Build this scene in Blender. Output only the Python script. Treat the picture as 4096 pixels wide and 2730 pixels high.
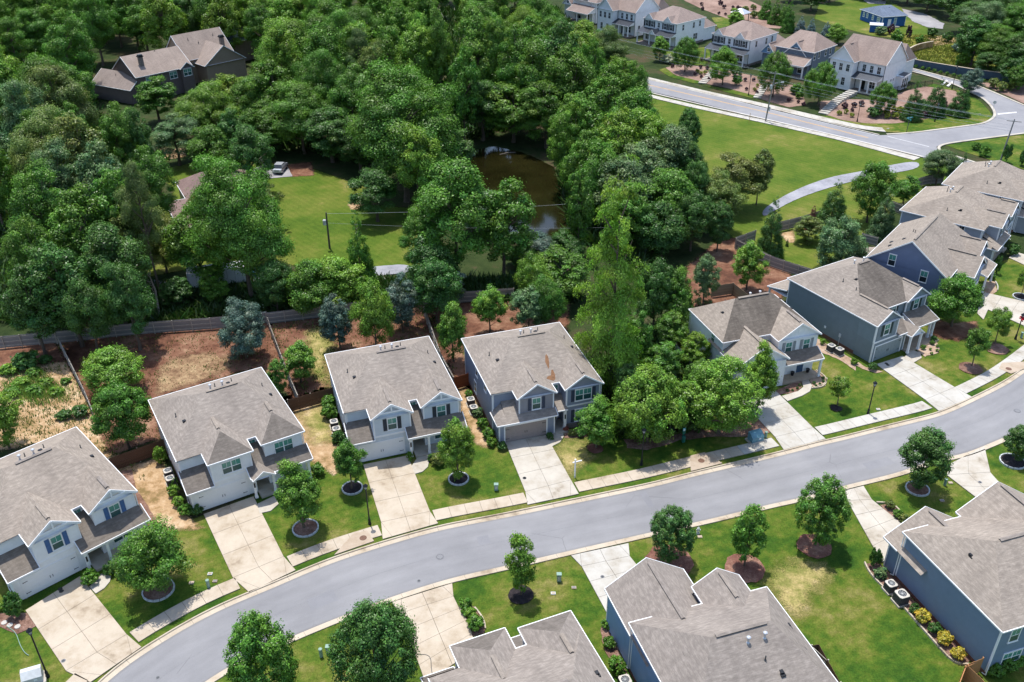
import bpy, bmesh, math, random, bisect, json, mathutils
V=mathutils.Vector
R=random.Random(7)
scene=bpy.context.scene
for o in list(bpy.data.objects): bpy.data.objects.remove(o)
# ------------------------------------------------------------------ camera, sky, sun, exposure (metres; ground level z=0)
cam=bpy.data.cameras.new('camera'); cam.lens=32.04; cam.sensor_width=36; cam.clip_start=1; cam.clip_end=4000
co=bpy.data.objects.new('camera',cam); scene.collection.objects.link(co); scene.camera=co
co.location=(0,0,63.1)
TH=0.54346591; ROLL=-0.00815
_f=V((0,math.cos(TH),-math.sin(TH))); _r=V((1,0,0)); _u=_r.cross(_f)
_rx=_r*math.cos(ROLL)+_u*math.sin(ROLL); _uy=_u*math.cos(ROLL)-_r*math.sin(ROLL)
co.rotation_euler=mathutils.Matrix((( _rx.x,_uy.x,-_f.x),(_rx.y,_uy.y,-_f.y),(_rx.z,_uy.z,-_f.z))).to_euler()
SUN_EL=math.radians(74.5); SUN_AZ=math.radians(113)   # direction towards the sun, counted from +x
sd=V((math.cos(SUN_EL)*math.cos(SUN_AZ),math.cos(SUN_EL)*math.sin(SUN_AZ),math.sin(SUN_EL)))
world=bpy.data.worlds.new('World'); scene.world=world; world.use_nodes=True
nt=world.node_tree; bg=nt.nodes['Background']; sky=nt.nodes.new('ShaderNodeTexSky'); sky.sky_type='NISHITA'; sky.sun_disc=False
sky.sun_elevation=SUN_EL; sky.sun_rotation=math.pi/2-SUN_AZ; sky.air_density=1.0; sky.dust_density=1.2; sky.ozone_density=1.0
nt.links.new(sky.outputs[0],bg.inputs[0]); bg.inputs[1].default_value=.15
sl=bpy.data.lights.new('sun','SUN'); sl.energy=3.3; sl.angle=math.radians(.53); sl.color=(1,.965,.90)
so=bpy.data.objects.new('sun',sl); scene.collection.objects.link(so); so.rotation_euler=sd.to_track_quat('Z','Y').to_euler(); so.location=(0,100,120)
scene.view_settings.view_transform='Standard'; scene.view_settings.look='None'; scene.view_settings.exposure=.66; scene.view_settings.gamma=1; scene.view_settings.use_curve_mapping=False
scene.cycles.max_bounces=6; scene.cycles.transparent_max_bounces=4

DATA={}
DATA['north']=[
 [-36.06,47.26],[-34.16,51.51],[-32.14,53.88],
 [-29.1,56.93],[-25.57,59.65],[-23.87,60.41],
 [-20.6,62.66],[-17.51,64.56],[-13.24,66.52],
 [-10.25,67.79],[-7.51,68.88],[-0.73,70.66],
 [15.04,75.29],[19.13,76.83],[22.78,78.02],
 [27.68,79.67],[30.19,80.51],[35.52,82.53],
 [35.19,82.26],[42.77,84.94],[50.29,87.49],
 [55.55,90.58],[60.99,93.98],[65.0,97.13],
 [71.54,102.66],[79.66,111.36],
]
DATA['south']=[
 [-27.49,47.18],[-24.53,50.86],[-18.9,54.57],
 [-16.12,56.11],[-11.21,58.78],[-5.79,61.12],
 [-1.13,62.45],[5.44,64.5],[11.26,66.25],
 [21.91,69.44],[26.06,70.88],[30.02,71.94],
 [34.84,73.76],[42.09,76.05],[46.54,78.23],
 [50.06,78.96],[56.83,82.45],[58.22,83.14],
 [63.38,85.74],[69.79,91.01],
]
DATA['patches']=[
 ['lawn','lawn',[[-43.42,47.33],[-48.4,57.27],[-56.02,72.47],[-45.41,76.54],[-37.42,69.62],[-33.44,69.57],[-26.58,74.17],[-23.25,80.77],[-16.37,83.89],[-11.87,83.83],[-6.55,87.14],[-2.9,83.71],[5.73,86.97],[11.43,87.76],[19.5,86.78],[29.93,92.05],[37.44,102.1],[41.02,106.56],[44.28,101.99],[56.03,108.68],[62.69,116.15],[71.39,124.4],[78.8,128.82],[87.33,133.46],[79.66,111.36],[71.54,102.66],[65.0,97.13],[60.99,93.98],[55.55,90.58],[50.29,87.49],[42.77,84.94],[35.19,82.26],[35.52,82.53],[30.19,80.51],[27.68,79.67],[22.78,78.02],[19.13,76.83],[15.04,75.29],[-0.73,70.66],[-7.51,68.88],[-10.25,67.79],[-13.24,66.52],[-17.51,64.56],[-20.6,62.66],[-23.87,60.41],[-25.57,59.65],[-29.1,56.93],[-32.14,53.88],[-34.16,51.51],[-36.06,47.26]],0.2],['lawn','lawn',[[-27.49,47.18],[-24.53,50.86],[-18.9,54.57],[-16.12,56.11],[-11.21,58.78],[-5.79,61.12],[-1.13,62.45],[5.44,64.5],[11.26,66.25],[21.91,69.44],[26.06,70.88],[30.02,71.94],[34.84,73.76],[42.09,76.05],[46.54,78.23],[50.06,78.96],[56.83,82.45],[58.22,83.14],[63.38,85.74],[69.79,91.01],[75,90],[80,25],[-25,20],[-35,35]],0.1],['bare_dirt','dirt_red',[[-72.89,103.81],[-61.64,105.32],[-54.74,96.19],[-55.17,93.28],[-68.61,95.41]],0.5],
 ['bare_dirt','dirt_tan',[[-70.16,98.44],[-58.11,100.34],[-50.4,89.97],[-44.64,81.05],[-41.75,79.46],[-39.76,76.47],[-45.75,78.01],[-50.46,84.35],[-61.01,80.48]],0.5],['bare_dirt','dirt_red',[[-61.46,105.32],[-39.72,110.0],[-34.52,111.63],[-26.63,92.87],[-25.55,90.07],[-30.73,96.84],[-32.82,98.7],[-43.91,91.71],[-40.27,83.8],[-45.08,80.66],[-51.28,90.89]],0.4],['straw_mulch','straw',[[-45.25,99.1],[-43.25,101.72],[-40.47,102.0],[-37.31,100.87],[-35.96,98.96],[-38.69,95.76],[-43.69,92.64]],0.8],
 ['bare_dirt','dirt_red',[[-34.04,111.13],[-26.73,111.88],[-11.97,115.45],[-7.27,96.49],[-6.9,94.5],[-12.13,105.67],[-24.62,101.43],[-22.3,94.24],[-25.55,90.07]],0.4],['dry_grass','dry',[[-28.08,107.67],[-26.2,108.82],[-23.46,103.04],[-24.35,99.83],[-22.58,94.25],[-25.2,96.75]],0.8],['bare_dirt','dirt_red',[[-11.97,115.45],[8.44,115.76],[7.22,104.8],[6.56,109.25],[-6.81,105.02],[-5.62,96.46],[-6.9,94.5]],0.4],
 ['bare_dirt','dirt_red',[[26.36,125.22],[32.83,134.51],[36.88,136.95],[42.02,126.43],[42.46,120.6],[38.5,115.25],[36.0,116.61],[25.67,113.53]],0.5],['lawn','lawn',[[22.69,112.31],[26.28,113.51],[24.3,102.3],[22.18,103.44]],0.4],['lawn','lawn',[[-7.98,99.58],[-5.85,102.77],[-5.06,96.25],[-7.22,95.49]],0.2],
 ['dirt_path','dirt_tan',[[-42.89,77.97],[-39.35,80.2],[-36.94,76.43],[-33.84,70.88],[-30.96,68.59],[-35.34,68.64],[-39.01,72.94]],0.35],['dirt_path','dirt_tan',[[-26.31,89.18],[-22.26,92.33],[-20.37,83.94],[-18.63,79.17],[-19.23,76.93],[-22.0,79.21],[-24.37,83.99]],0.35],['dry_grass','dry',[[-25.2,88.27],[-22.74,90.48],[-20.48,83.12],[-22.32,82.34]],0.6],
 ['dirt_path','dirt_tan',[[-6.63,94.5],[-4.94,92.56],[-2.9,83.71],[-2.61,81.28],[-4.1,82.1],[-6.11,88.89]],0.3],['mulch_bed','mulch',[[-42.9,77.84],[-41.63,78.11],[-39.98,74.74],[-36.99,70.96],[-34.61,68.06],[-35.23,66.99],[-37.44,69.99],[-40.2,74.39]],0.1],['mulch_bed','mulch',[[-46.68,57.93],[-45.76,57.86],[-44.01,57.9],[-42.38,56.32],[-43.66,55.42],[-44.79,55.8],[-46.05,56.42]],0.08],
 ['dry_grass','dry',[[4.56,81.2],[6.0,82.99],[8.21,82.75],[8.85,79.97],[7.29,78.28],[6.1,76.26],[5.45,77.18]],0.8],['mulch_bed','mulch',[[5.83,84.43],[8.25,85.03],[8.5,83.26],[5.88,82.99]],0.15],['mulch_bed','mulch',[[12.49,82.74],[17.9,83.38],[21.07,84.48],[25.69,84.41],[27.99,87.37],[28.96,87.14],[29.68,83.84],[27.33,83.36],[22.34,83.22],[19.02,82.65],[14.94,80.71],[12.66,80.94]],0.35],
 ['mulch_bed','mulch',[[32.39,92.32],[36.03,94.68],[35.7,92.99],[34.61,91.93],[32.48,91.38]],0.1],['mulch_bed','mulch_tan',[[37.26,96.15],[38.4,96.76],[39.29,95.12],[38.71,93.18],[36.97,92.73]],0.1],['mulch_bed','mulch_tan',[[40.55,105.2],[41.71,103.21],[43.97,98.08],[43.47,96.56],[42.37,98.89],[39.94,101.59]],0.15],
 ['mulch_bed','mulch_tan',[[40.53,105.11],[45.06,97.43],[46.88,96.37],[45.84,95.94],[44.43,97.0],[42.43,99.92],[40.05,103.14]],0.1],['mulch_bed','mulch_tan',[[53.01,101.65],[56.3,104.86],[56.36,102.88],[55.71,100.65],[53.44,99.75]],0.15],['bare_dirt','dirt_red',[[58.07,111.11],[56.47,104.86],[59.49,103.49],[63.16,106.44],[64.23,108.86],[60.09,108.22]],0.3],
 ['mulch_bed','mulch_tan',[[68.46,117.1],[70.61,120.86],[72.06,120.48],[71.13,117.73],[68.96,115.76]],0.15],['lawn','field',[[-69.35,170.54],[-60.79,176.5],[-40.69,172.3],[-27.07,160.45],[-25.96,152.08],[-13.37,149.84],[-11.02,125.15],[-32.07,127.03],[-36.63,129.4],[-50.84,126.62],[-56.59,123.78],[-59.22,131.39],[-62.35,159.06]],0.4],['bare_dirt','dirt_red',[[-44.25,172.87],[-39.76,174.25],[-37.79,166.76],[-42.87,166.18]],0.5],
 ['patio','asphalt_light',[[-48.84,169.59],[-44.15,172.38],[-41.91,166.39],[-47.58,164.91]],0.05],['bare_dirt','dirt_tan',[[-29.14,152.54],[-26.76,155.14],[-25.9,150.49],[-28.1,149.75]],0.5],['driveway_asphalt','asphalt',[[-57.51,124.52],[-49.28,121.51],[-40.64,123.5],[-31.78,125.53],[-21.3,127.28],[-15.63,128.09],[-15.33,124.79],[-20.93,124.31],[-30.82,120.49],[-38.93,116.57],[-47.42,115.4],[-55.3,118.18]],0.1],
 ['bare_dirt','dirt_tan',[[-73.14,180.67],[-68.1,183.21],[-65.88,177.39],[-73.79,176.05]],0.4],['bare_dirt','dirt_tan',[[-59.47,220.85],[-52.39,222.51],[-49.55,213.39],[-58.46,211.91]],0.4],['lawn','field',[[31.93,223.86],[37.91,217.35],[82.0,174.9],[87.02,171.29],[89.57,169.28],[81.59,160.25],[68.16,150.1],[61.12,140.84],[55.27,134.08],[45.62,124.87],[40.98,124.95],[36.7,136.11],[32.56,148.88],[27.25,165.98],[26.11,192.14]],0.3],
 ['path','asphalt',[[43.73,147.75],[47.52,152.61],[53.52,158.49],[60.29,163.59],[67.47,166.6],[72.55,169.15],[80.55,172.32],[79.23,167.8],[71.01,164.78],[66.14,162.61],[59.67,158.89],[53.03,154.54],[46.71,148.65],[43.43,144.91]],0.04],['bare_dirt','dirt_tan',[[44.59,138.15],[47.0,139.41],[46.1,134.73],[44.87,134.75]],0.3],['mulch_bed','mulch_pink',[[41.23,244.16],[45.21,247.4],[51.76,244.94],[56.26,241.49],[63.29,234.89],[71.62,224.62],[68.98,210.12],[64.57,208.11],[60.72,212.96],[57.03,219.38],[53.82,224.18],[48.31,229.23],[43.69,234.44],[41.32,240.87]],0.3],
 ['mulch_bed','mulch_pink',[[73.12,213.14],[76.88,213.04],[80.68,214.31],[85.61,213.48],[90.55,216.13],[97.5,221.68],[102.73,224.5],[108.2,220.64],[107.24,210.83],[101.68,200.62],[96.8,200.75],[89.29,196.97],[84.31,195.61],[78.42,195.76],[73.64,198.29],[71.96,201.41],[70.43,203.97]],0.2],['lawn','lawn',[[43.84,261.76],[56.36,266.43],[56.06,255.23],[51.97,246.06],[45.21,247.4],[41.36,250.98]],0.2],['mulch_bed','mulch_pink',[[60.94,334.29],[81.4,343.91],[88.02,309.36],[84.19,288.56],[79.27,290.06],[69.8,304.21],[64.94,317.86]],0.4],
 ['lawn','lawn',[[65.19,305.83],[71.93,305.57],[69.29,294.45],[64.38,289.28]],0.2],['lawn','field',[[105.52,324.74],[119.67,335.81],[123.49,331.69],[132.01,333.97],[129.99,292.83],[124.16,278.04],[115.19,274.58],[107.88,278.62],[100.94,291.82],[97.64,302.66]],0.4],['meadow','meadow',[[114.74,279.33],[124.53,278.99],[130.52,275.92],[128.21,266.84],[129.54,253.21],[137.2,242.03],[130.94,229.32],[125.86,228.79],[107.95,250.7]],0.6],
 ['driveway_asphalt','asphalt_light',[[130.66,316.36],[135.21,309.12],[135.63,293.67],[132.04,286.59],[128.61,288.75],[126.88,296.12],[129.27,309.35]],0.4],['driveway_asphalt','asphalt_light',[[122.98,331.71],[130.12,330.12],[127.64,323.85],[122.86,325.3]],0.4],['driveway_asphalt','asphalt_light',[[164.71,327.4],[168.12,322.2],[164.03,315.04],[160.41,315.18]],0.4],
 ['mulch_bed','mulch_pink',[[116.33,227.91],[127.17,225.29],[119.61,207.82],[118.92,214.62],[117.15,224.08]],0.2],['lawn','lawn',[[89.55,181.25],[109.38,188.61],[112.27,189.1],[101.33,163.85],[94.91,172.33],[92.29,176.32],[90.39,179.93]],0.2],['bare_dirt','dirt_tan',[[122.56,274.54],[131.78,279.8],[129.13,268.92],[121.48,265.51]],0.3],
 ['lawn','lawn',[[69.32,201.48],[71.96,201.41],[73.64,198.29],[78.42,195.76],[84.31,195.61],[89.29,196.97],[96.8,200.75],[101.68,200.62],[107.24,210.83],[108.2,220.64],[102.73,224.5],[105.23,227.08],[108.71,221.35],[109.72,218.42],[110.38,212.1],[109.28,204.84],[107.77,199.22],[102.95,194.53],[95.35,191.81],[85.24,189.23],[80.61,189.91],[79.26,192.81],[74.55,195.27],[70.1,198.99]],0.12],['lawn','lawn',[[39.2,242.02],[41.23,244.16],[42.63,236.56],[48.49,230.22],[46.54,228.49],[41.0,235.04]],0.1],['lawn','lawn',[[47.68,227.27],[53.72,223.71],[59.22,217.48],[58.18,215.25],[53.04,220.42]],0.1],
 ['mulch_bed','mulch',[[33.39,63.05],[33.68,61.51],[34.73,58.96],[35.77,55.71],[36.51,53.24],[37.01,51.7],[38.03,51.49],[38.87,51.89],[37.48,55.62],[36.27,58.55],[35.15,62.17],[34.64,63.21]],0.08],['mulch_bed','mulch',[[-4.95,58.26],[-3.67,58.12],[-2.54,55.97],[-2.62,55.12],[-3.7,54.77]],0.08],['mulch_bed','mulch',[[37.74,71.34],[38.97,71.53],[39.36,69.82],[39.39,68.84],[38.56,68.37]],0.08],
 ['mulch_bed','mulch',[[7.6,55.63],[8.48,56.22],[8.85,53.02],[9.62,49.9],[8.85,49.91],[7.64,53.46]],0.2],['dry_grass','dry',[[23.43,61.62],[26.15,63.48],[29.34,62.75],[29.61,61.55],[27.22,59.28],[25.41,56.65],[24.28,57.73]],1.5],
]
DATA['road2']={'asphalt': [[11.3,257.29],[44.52,222.55],[55.24,210.93],[59.32,206.82],[69.2,196.3],[77.9,187.58],[80.24,187.66],[85.44,188.6],[95.6,191.85],[103.66,194.64],[107.82,198.78],[109.38,201.93],[110.88,206.84],[111.96,213.74],[111.13,220.15],[110.51,224.93],[107.49,233.54],[102.76,243.34],[104.91,242.17],[112.16,228.82],[115.13,223.83],[117.55,213.58],[118.52,207.47],[120.71,194.95],[119.93,193.46],[109.18,188.22],[95.71,183.97],[89.13,181.74],[87.34,180.11],[86.51,177.49],[87.95,176.17],[91.18,171.07],[97.63,164.4],[94.95,158.87],[88.07,166.35],[83.2,172.49],[82.19,173.76],[69.45,187.08],[57.33,198.7],[42.95,213.46],[10.72,242.91]],'yellow': [[[11.02,250.21],[48.23,214.19],[58.62,203.95],[67.63,194.21],[75.3,186.01]]],'white': [[[11.29,256.93],[48.93,217.77],[59.3,206.74],[69.2,196.3],[77.83,187.36]],[[10.74,243.24],[47.15,208.59],[57.43,199.09],[69.56,187.43],[82.43,174.39]],[[79.71,186.82],[85.8,180.15]]],'stopbar': [[109.87,201.92],[114.68,203.01],[114.45,202.36],[109.51,201.04]],'cross': [[[106.92,226.01],[109.87,229.9],[110.07,229.39],[107.18,225.32]],[[107.66,224.53],[110.61,228.37],[110.8,227.87],[107.92,223.85]]],'farwalk': [[[14.29,256.59],[47.17,222.47],[60.59,209.92],[69.99,200.58],[77.34,193.43],[80.59,192.6]],[[14.18,254.44],[46.66,219.68],[59.86,206.98],[69.18,197.85],[75.55,191.62],[80.38,189.67]]],'nearwalk': [[[10.66,241.28],[42.5,210.85],[57.16,198.01],[69.38,186.87],[81.55,173.78]],[[10.56,238.81],[42.06,208.3],[56.64,195.86],[68.73,184.78],[79.67,172.26]]],'kerbs': [[[79.91,188.02],[85.52,188.82],[103.73,194.79],[108.0,199.17],[109.33,201.93],[110.88,206.84],[111.96,213.74],[111.01,219.87],[110.39,224.65],[107.29,233.03],[103.69,238.94]],[[104.83,241.95],[112.37,229.32],[115.34,224.31],[118.73,207.89],[121.11,195.71]],[[109.08,188.0],[95.62,183.77],[89.04,181.54],[87.34,180.11],[86.38,177.17],[87.81,175.85],[91.05,170.77]]]}
DATA['pond']=[
 [-7.85,180.42],[-2.97,182.98],[2.4,178.86],
 [8.28,171.16],[9.11,161.85],[9.44,145.54],
 [9.57,134.95],[6.1,133.05],[1.79,135.1],
 [-3.32,145.8],[-7.58,160.03],
]
DATA['drives']=[
 {'q': [[-44.18,58.1],[-40.91,62.26],[-34.0,55.26],[-37.75,51.43]],'k': [[-35.22,50.24],[-32.22,53.86]],'rows': 3},{'q': [[-31.69,70.74],[-27.22,73.45],[-22.19,64.61],[-26.4,61.89]],'k': [[-24.42,60.04],[-20.68,62.8]],'rows': 3},{'q': [[-16.42,78.55],[-11.68,80.11],[-8.53,70.88],[-13.36,69.32]],'k': [[-12.91,66.89],[-7.58,69.09]],'rows': 3},
 {'q': [[-0.87,82.37],[3.8,83.63],[6.18,75.67],[1.27,73.82]],'k': [[1.46,71.77],[6.87,73.41]],'rows': 3},{'q': [[27.48,90.29],[32.19,92.32],[34.64,84.61],[29.82,82.91]],'k': [[30.2,80.55],[35.45,82.49]],'rows': 3},{'q': [[46.56,98.01],[50.62,99.95],[54.34,92.66],[49.67,90.05]],'k': [[50.42,87.61],[55.53,90.53]],'rows': 3},
 {'q': [[66.24,113.48],[68.92,117.12],[74.85,113.34],[69.97,107.5]],'k': [[68.97,102.7],[74.16,106.61]],'rows': 3},{'q': [[77.85,128.52],[80.09,130.37],[84.66,125.65],[81.11,121.33]],'k': [[80.74,114.53],[84.76,118.47]],'rows': 2},{'q': [[-7.36,49.83],[-3.15,53.59],[-5.55,59.37],[-10.19,57.42]],'k': [[-11.16,58.71],[-5.75,60.98]],'rows': 4},
 {'q': [[8.95,55.18],[14.12,57.84],[11.16,64.31],[6.43,63.0]],'k': [[5.51,64.45],[11.24,66.06]],'rows': 4},{'q': [[35.02,63.2],[39.9,66.37],[37.14,72.16],[34.55,71.99]],'k': [[34.78,73.59],[37.0,74.33]],'rows': 4},{'q': [[48.79,70.5],[52.14,69.08],[51.32,76.37],[46.47,75.99]],'k': [[47.72,77.93],[52.73,80.95]],'rows': 3},
]
DATA['basins']=[{'p': [[-15.96,67.62],[-14.62,68.12],[-13.73,66.63],[-17.34,64.78]],'m': [-14.86,67.05]},{'p': [[19.61,79.62],[21.28,80.2],[22.89,78.27],[19.21,76.96]],'m': [20.67,78.71]},{'p': [[62.65,98.07],[65.96,98.33],[64.84,96.69],[62.6,95.54],[61.63,96.74]],'m': [62.82,96.63]}]
DATA['manholes']=[[-7.12,64.52],[59.69,87.74]]
DATA['covers']=[
 [1.21,76.0],[8.29,61.62],[49.48,74.73],
 [-38.38,52.45],[1.23,76.04],[-8.89,61.41],
 [-29.81,50.74],
]
DATA['oilspots']=[[-42.09,60.63],[-41.86,60.36],[47.87,98.15],[47.95,97.78]]
DATA['walks']=[
 [[-39.49,60.87],[-38.57,60.06],[-38.02,60.72],[-37.82,61.53],[-37.97,62.23],[-39.01,62.52],[-39.1,62.1]],[[-11.08,78.2],[-10.61,76.89],[-9.82,77.25],[-9.29,78.08],[-9.25,79.21],[-9.44,80.08],[-10.61,79.61]],[[4.0,82.41],[4.39,81.5],[5.35,82.29],[5.84,83.4],[5.65,84.64],[4.7,84.34]],
 [[32.65,91.03],[33.1,89.99],[35.18,91.11],[36.37,92.03],[36.97,93.21],[36.91,94.66],[35.97,94.43],[35.84,92.98],[34.91,92.05]],[[50.48,99.33],[51.38,98.25],[52.91,99.45],[53.23,100.69],[52.39,101.34],[51.38,100.41]],[[-25.98,70.78],[-24.91,71.16],[-24.33,72.22],[-25.05,73.46],[-26.5,72.25]],
 [[65.26,109.2],[65.17,111.0],[66.67,113.56],[68.78,115.82],[69.07,115.04],[67.94,113.17]],
]
DATA['edging']=[
 [[33.39,63.22],[33.28,62.7],[33.57,61.18],[34.65,58.72],[34.9,58.09],[35.68,55.49],[36.43,53.03],[36.92,51.5],[37.25,51.22],[38.19,51.35]],[[-4.95,58.13],[-4.29,56.48],[-3.75,54.89]],[[-3.57,57.99],[-2.85,56.97],[-2.49,55.97],[-2.52,55.12]],
 [[37.46,71.69],[38.94,71.63],[39.39,70.81],[39.45,69.72]],[[36.97,92.73],[38.2,92.83],[38.99,93.9],[39.29,95.12],[38.47,96.76]],[[71.13,117.73],[71.83,119.09],[72.06,120.48]],
 [[36.79,92.64],[36.95,92.92],[38.68,93.45],[39.29,94.87]],
]
DATA['rings']=[
 [[-32.93,60.46],1.35,1,'mulch'],[[-20.84,68.54],1.2,1,'mulch'],[[-17.04,74.64],1.0,1,'mulch_dark'],
 [[-5.85,76.02],1.0,1,'mulch_dark'],[[9.18,81.04],0.9,0,'mulch_red'],[[0.66,59.49],1.1,0,'mulch_dark'],
 [[14.88,63.6],2.2,0,'mulch_red'],[[21.87,62.66],1.9,0,'mulch_red'],[[29.25,65.49],1.7,0,'mulch_red'],
 [[42.49,73.77],1.1,1,'mulch'],[[54.6,78.19],1.25,1,'mulch_dark'],[[38.47,88.43],0.7,0,'mulch_dark'],
 [[58.16,96.94],1.4,0,'mulch'],[[63.56,101.64],1.5,0,'mulch'],[[73.56,115.68],1.0,1,'mulch_dark'],
]
DATA['lamps']=[
 [[-39.05,50.9],5.78,'nearest the bottom left corner,beside the wide drive of the white house'],[[-14.49,69.17],5.14,'left of the drive of the pale blue house'],[[14.02,78.19],4.93,'in front of the broad maple near the storm drain'],
 [[41.89,87.35],4.54,'on the lawn between the white batten house and the slate grey house'],[[67.21,104.02],3.93,'at the right edge,wearing red flowers'],[[76.64,197.12],4.2,'on the mulch slope below the white corner house,left one'],
 [[93.6,196.68],4.2,'between the dark cone trees at the street corner'],[[107.85,221.71],5.6,'beside the crosswalk of the side street'],[[57.37,217.99],5.0,'on the mulch slope below the white house with two dormers'],
]
DATA['poles']=[[[56.5,197.64],10.87],[[96.59,171.81],8.24],[[-29.36,134.05],6.16]]
DATA['fences']=[
 {'p': [[-69.66,103.35],[-61.1,104.94]],'l': 'grey plank fence along the woods behind the weedy yard at the left edge','h': 1.8,'m': 'wood_grey','k': 'wood'},{'p': [[-61.02,104.89],[-57.22,105.57],[-53.95,106.43],[-48.96,107.28],[-40.19,108.41],[-33.93,109.94]],'l': 'long grey plank fence between the woods and the red dirt yard','h': 1.8,'m': 'wood_grey','k': 'wood'},{'p': [[-59.96,103.52],[-51.39,90.84],[-48.93,86.87]],'l': 'grey plank fence between the weedy yard and the red dirt yard','h': 1.8,'m': 'wood_grey','k': 'wood'},
 {'p': [[-33.9,109.54],[-26.83,111.25],[-21.96,112.34],[-14.34,114.3],[-12.62,114.76]],'l': 'grey plank fence at the rear of the pale blue house yard,below the dark brush','h': 1.8,'m': 'wood_grey','k': 'wood'},{'p': [[-33.26,108.15],[-33.11,107.57],[-27.81,94.75],[-25.49,89.5]],'l': 'weathered plank fence between the red dirt yard and the pale blue house yard','h': 1.8,'m': 'wood_grey','k': 'wood'},{'p': [[-12.27,111.6],[-11.22,107.21],[-9.06,98.54],[-7.12,93.1]],'l': 'weathered plank fence between the pale blue house and the grey blue house','h': 1.8,'m': 'wood_grey','k': 'wood'},
 {'p': [[-43.53,77.67],[-38.68,81.16]],'l': 'brown plank fence joining the two white houses on the left','h': 1.8,'m': 'wood_brown','k': 'wood'},{'p': [[-26.52,88.5],[-21.61,91.01]],'l': 'dark brown plank fence between the white hipped house and the pale blue house','h': 1.8,'m': 'wood_brown','k': 'wood'},{'p': [[-7.09,92.98],[-5.42,93.88]],'l': 'orange stained plank fence at the front of the gap beside the grey blue house','h': 1.8,'m': 'wood_orange','k': 'wood'},
 {'p': [[-12.62,114.76],[-8.23,115.11],[0.3,116.2]],'l': 'dark plank fence behind the grey blue house yard under the trees','h': 1.8,'m': 'wood_grey','k': 'wood'},{'p': [[28.97,116.32],[32.11,117.19]],'l': 'tan plank fence behind the white batten house,rear side','h': 1.8,'m': 'wood_tan','k': 'wood'},{'p': [[32.16,117.19],[33.82,112.73]],'l': 'tan plank fence behind the white batten house,running toward the camera','h': 1.8,'m': 'wood_tan','k': 'wood'},
 {'p': [[21.27,100.52],[23.17,94.26]],'l': 'dark plank fence left of the white batten house beside the thicket','h': 1.7,'m': 'wood_grey','k': 'wood'},{'p': [[21.52,101.43],[23.02,101.91]],'l': 'short brown plank fence in front of the air conditioner of the white batten house','h': 1.7,'m': 'wood_brown','k': 'wood'},{'p': [[35.84,132.87],[39.7,135.67]],'l': 'dark plank fence under the trees at the rear corner of the slate grey house yard','h': 1.8,'m': 'wood_grey','k': 'wood'},
 {'p': [[35.88,132.31],[39.95,126.01],[41.74,124.18],[45.07,121.27]],'l': 'dark plank fence curving from the woods to the slate grey house','h': 1.8,'m': 'wood_grey','k': 'wood'},{'p': [[44.12,138.72],[48.39,140.88],[52.38,143.33]],'l': 'dark plank fence beside the asphalt path,nearest the red topped shrub','h': 1.8,'m': 'wood_grey','k': 'wood'},{'p': [[66.18,147.34],[67.24,145.62]],'l': 'short dark plank fence between the two farther back yards on the right','h': 1.8,'m': 'wood_grey','k': 'wood'},
 {'p': [[72.15,156.44],[77.21,159.5],[80.16,159.83]],'l': 'dark plank fence behind the roadside tree at the upper right','h': 1.8,'m': 'wood_grey','k': 'wood'},{'p': [[56.7,134.6],[58.65,132.89]],'l': 'grey plank fence beside the rounded grey green tree','h': 1.6,'m': 'wood_grey','k': 'wood'},{'p': [[35.56,48.03],[36.93,49.86],[38.57,50.47]],'l': 'new orange plank fence at the rear corner of the slate blue house','h': 1.8,'m': 'wood_new','k': 'wood'},
 {'p': [[36.94,49.76],[37.67,48.01]],'l': 'new orange plank gate panel at the bottom right','h': 1.8,'m': 'wood_new','k': 'wood'},{'p': [[25.0,52.15],[25.59,52.28],[26.18,48.46]],'l': 'dark plank fence against the right wall of the foreground roof','h': 1.5,'m': 'wood_brown','k': 'wood'},{'p': [[50.8,257.67],[53.89,253.7]],'l': 'black iron fence between the two white houses with dormers','h': 1.3,'m': 'iron','k': 'iron'},
 {'p': [[91.64,218.58],[97.5,221.68],[100.65,223.44],[104.16,224.83]],'l': 'black iron fence right of the white corner house','h': 1.3,'m': 'iron','k': 'iron'},{'p': [[61.5,240.18],[66.52,243.77]],'l': 'black iron fence left of the blue gabled house','h': 1.2,'m': 'iron','k': 'iron'},{'p': [[49.08,247.85],[52.54,246.04],[54.1,246.56]],'l': 'black iron fence on the lawn edge above the mulch slope','h': 1.2,'m': 'iron','k': 'iron'},
]
DATA['retwall']=[[[104.36,245.34],[105.21,243.42],[112.55,236.55],[118.09,231.78],[125.23,227.46],[128.12,224.7]],[[109.24,254.69],[112.41,258.73],[115.79,261.59],[119.72,263.61]]]
DATA['ac']=[
 [[-37.1,76.76],'air conditioner behind the round shrubs left of the white hipped house,farther of two',0.85],[[-36.44,75.48],'air conditioner left of the white hipped house,nearer the street',0.85],[[-20.66,85.43],'air conditioner left of the pale blue house,farther of two',0.85],
 [[-20.16,84.05],'air conditioner left of the pale blue house,nearer the street',0.85],[[-5.0,89.76],'air conditioner left of the grey blue house,farther of two',0.85],[[-4.59,88.11],'air conditioner left of the grey blue house,nearer the street',0.85],
 [[41.7,101.31],'air conditioner by the slate grey side wall,farther from the street',0.85],[[42.51,100.44],'air conditioner by the slate grey side wall,nearer the street',0.85],[[34.48,59.67],'air conditioner by the blue side wall at right,farther of two',0.85],
 [[34.92,58.27],'air conditioner by the blue side wall at right,nearer of two',1.0],[[9.01,49.35],'air conditioner half hidden at the bottom beside the foreground blue wall',0.9],[[22.94,103.31],'air conditioner behind the short fence of the white batten house',0.85],
]
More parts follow.
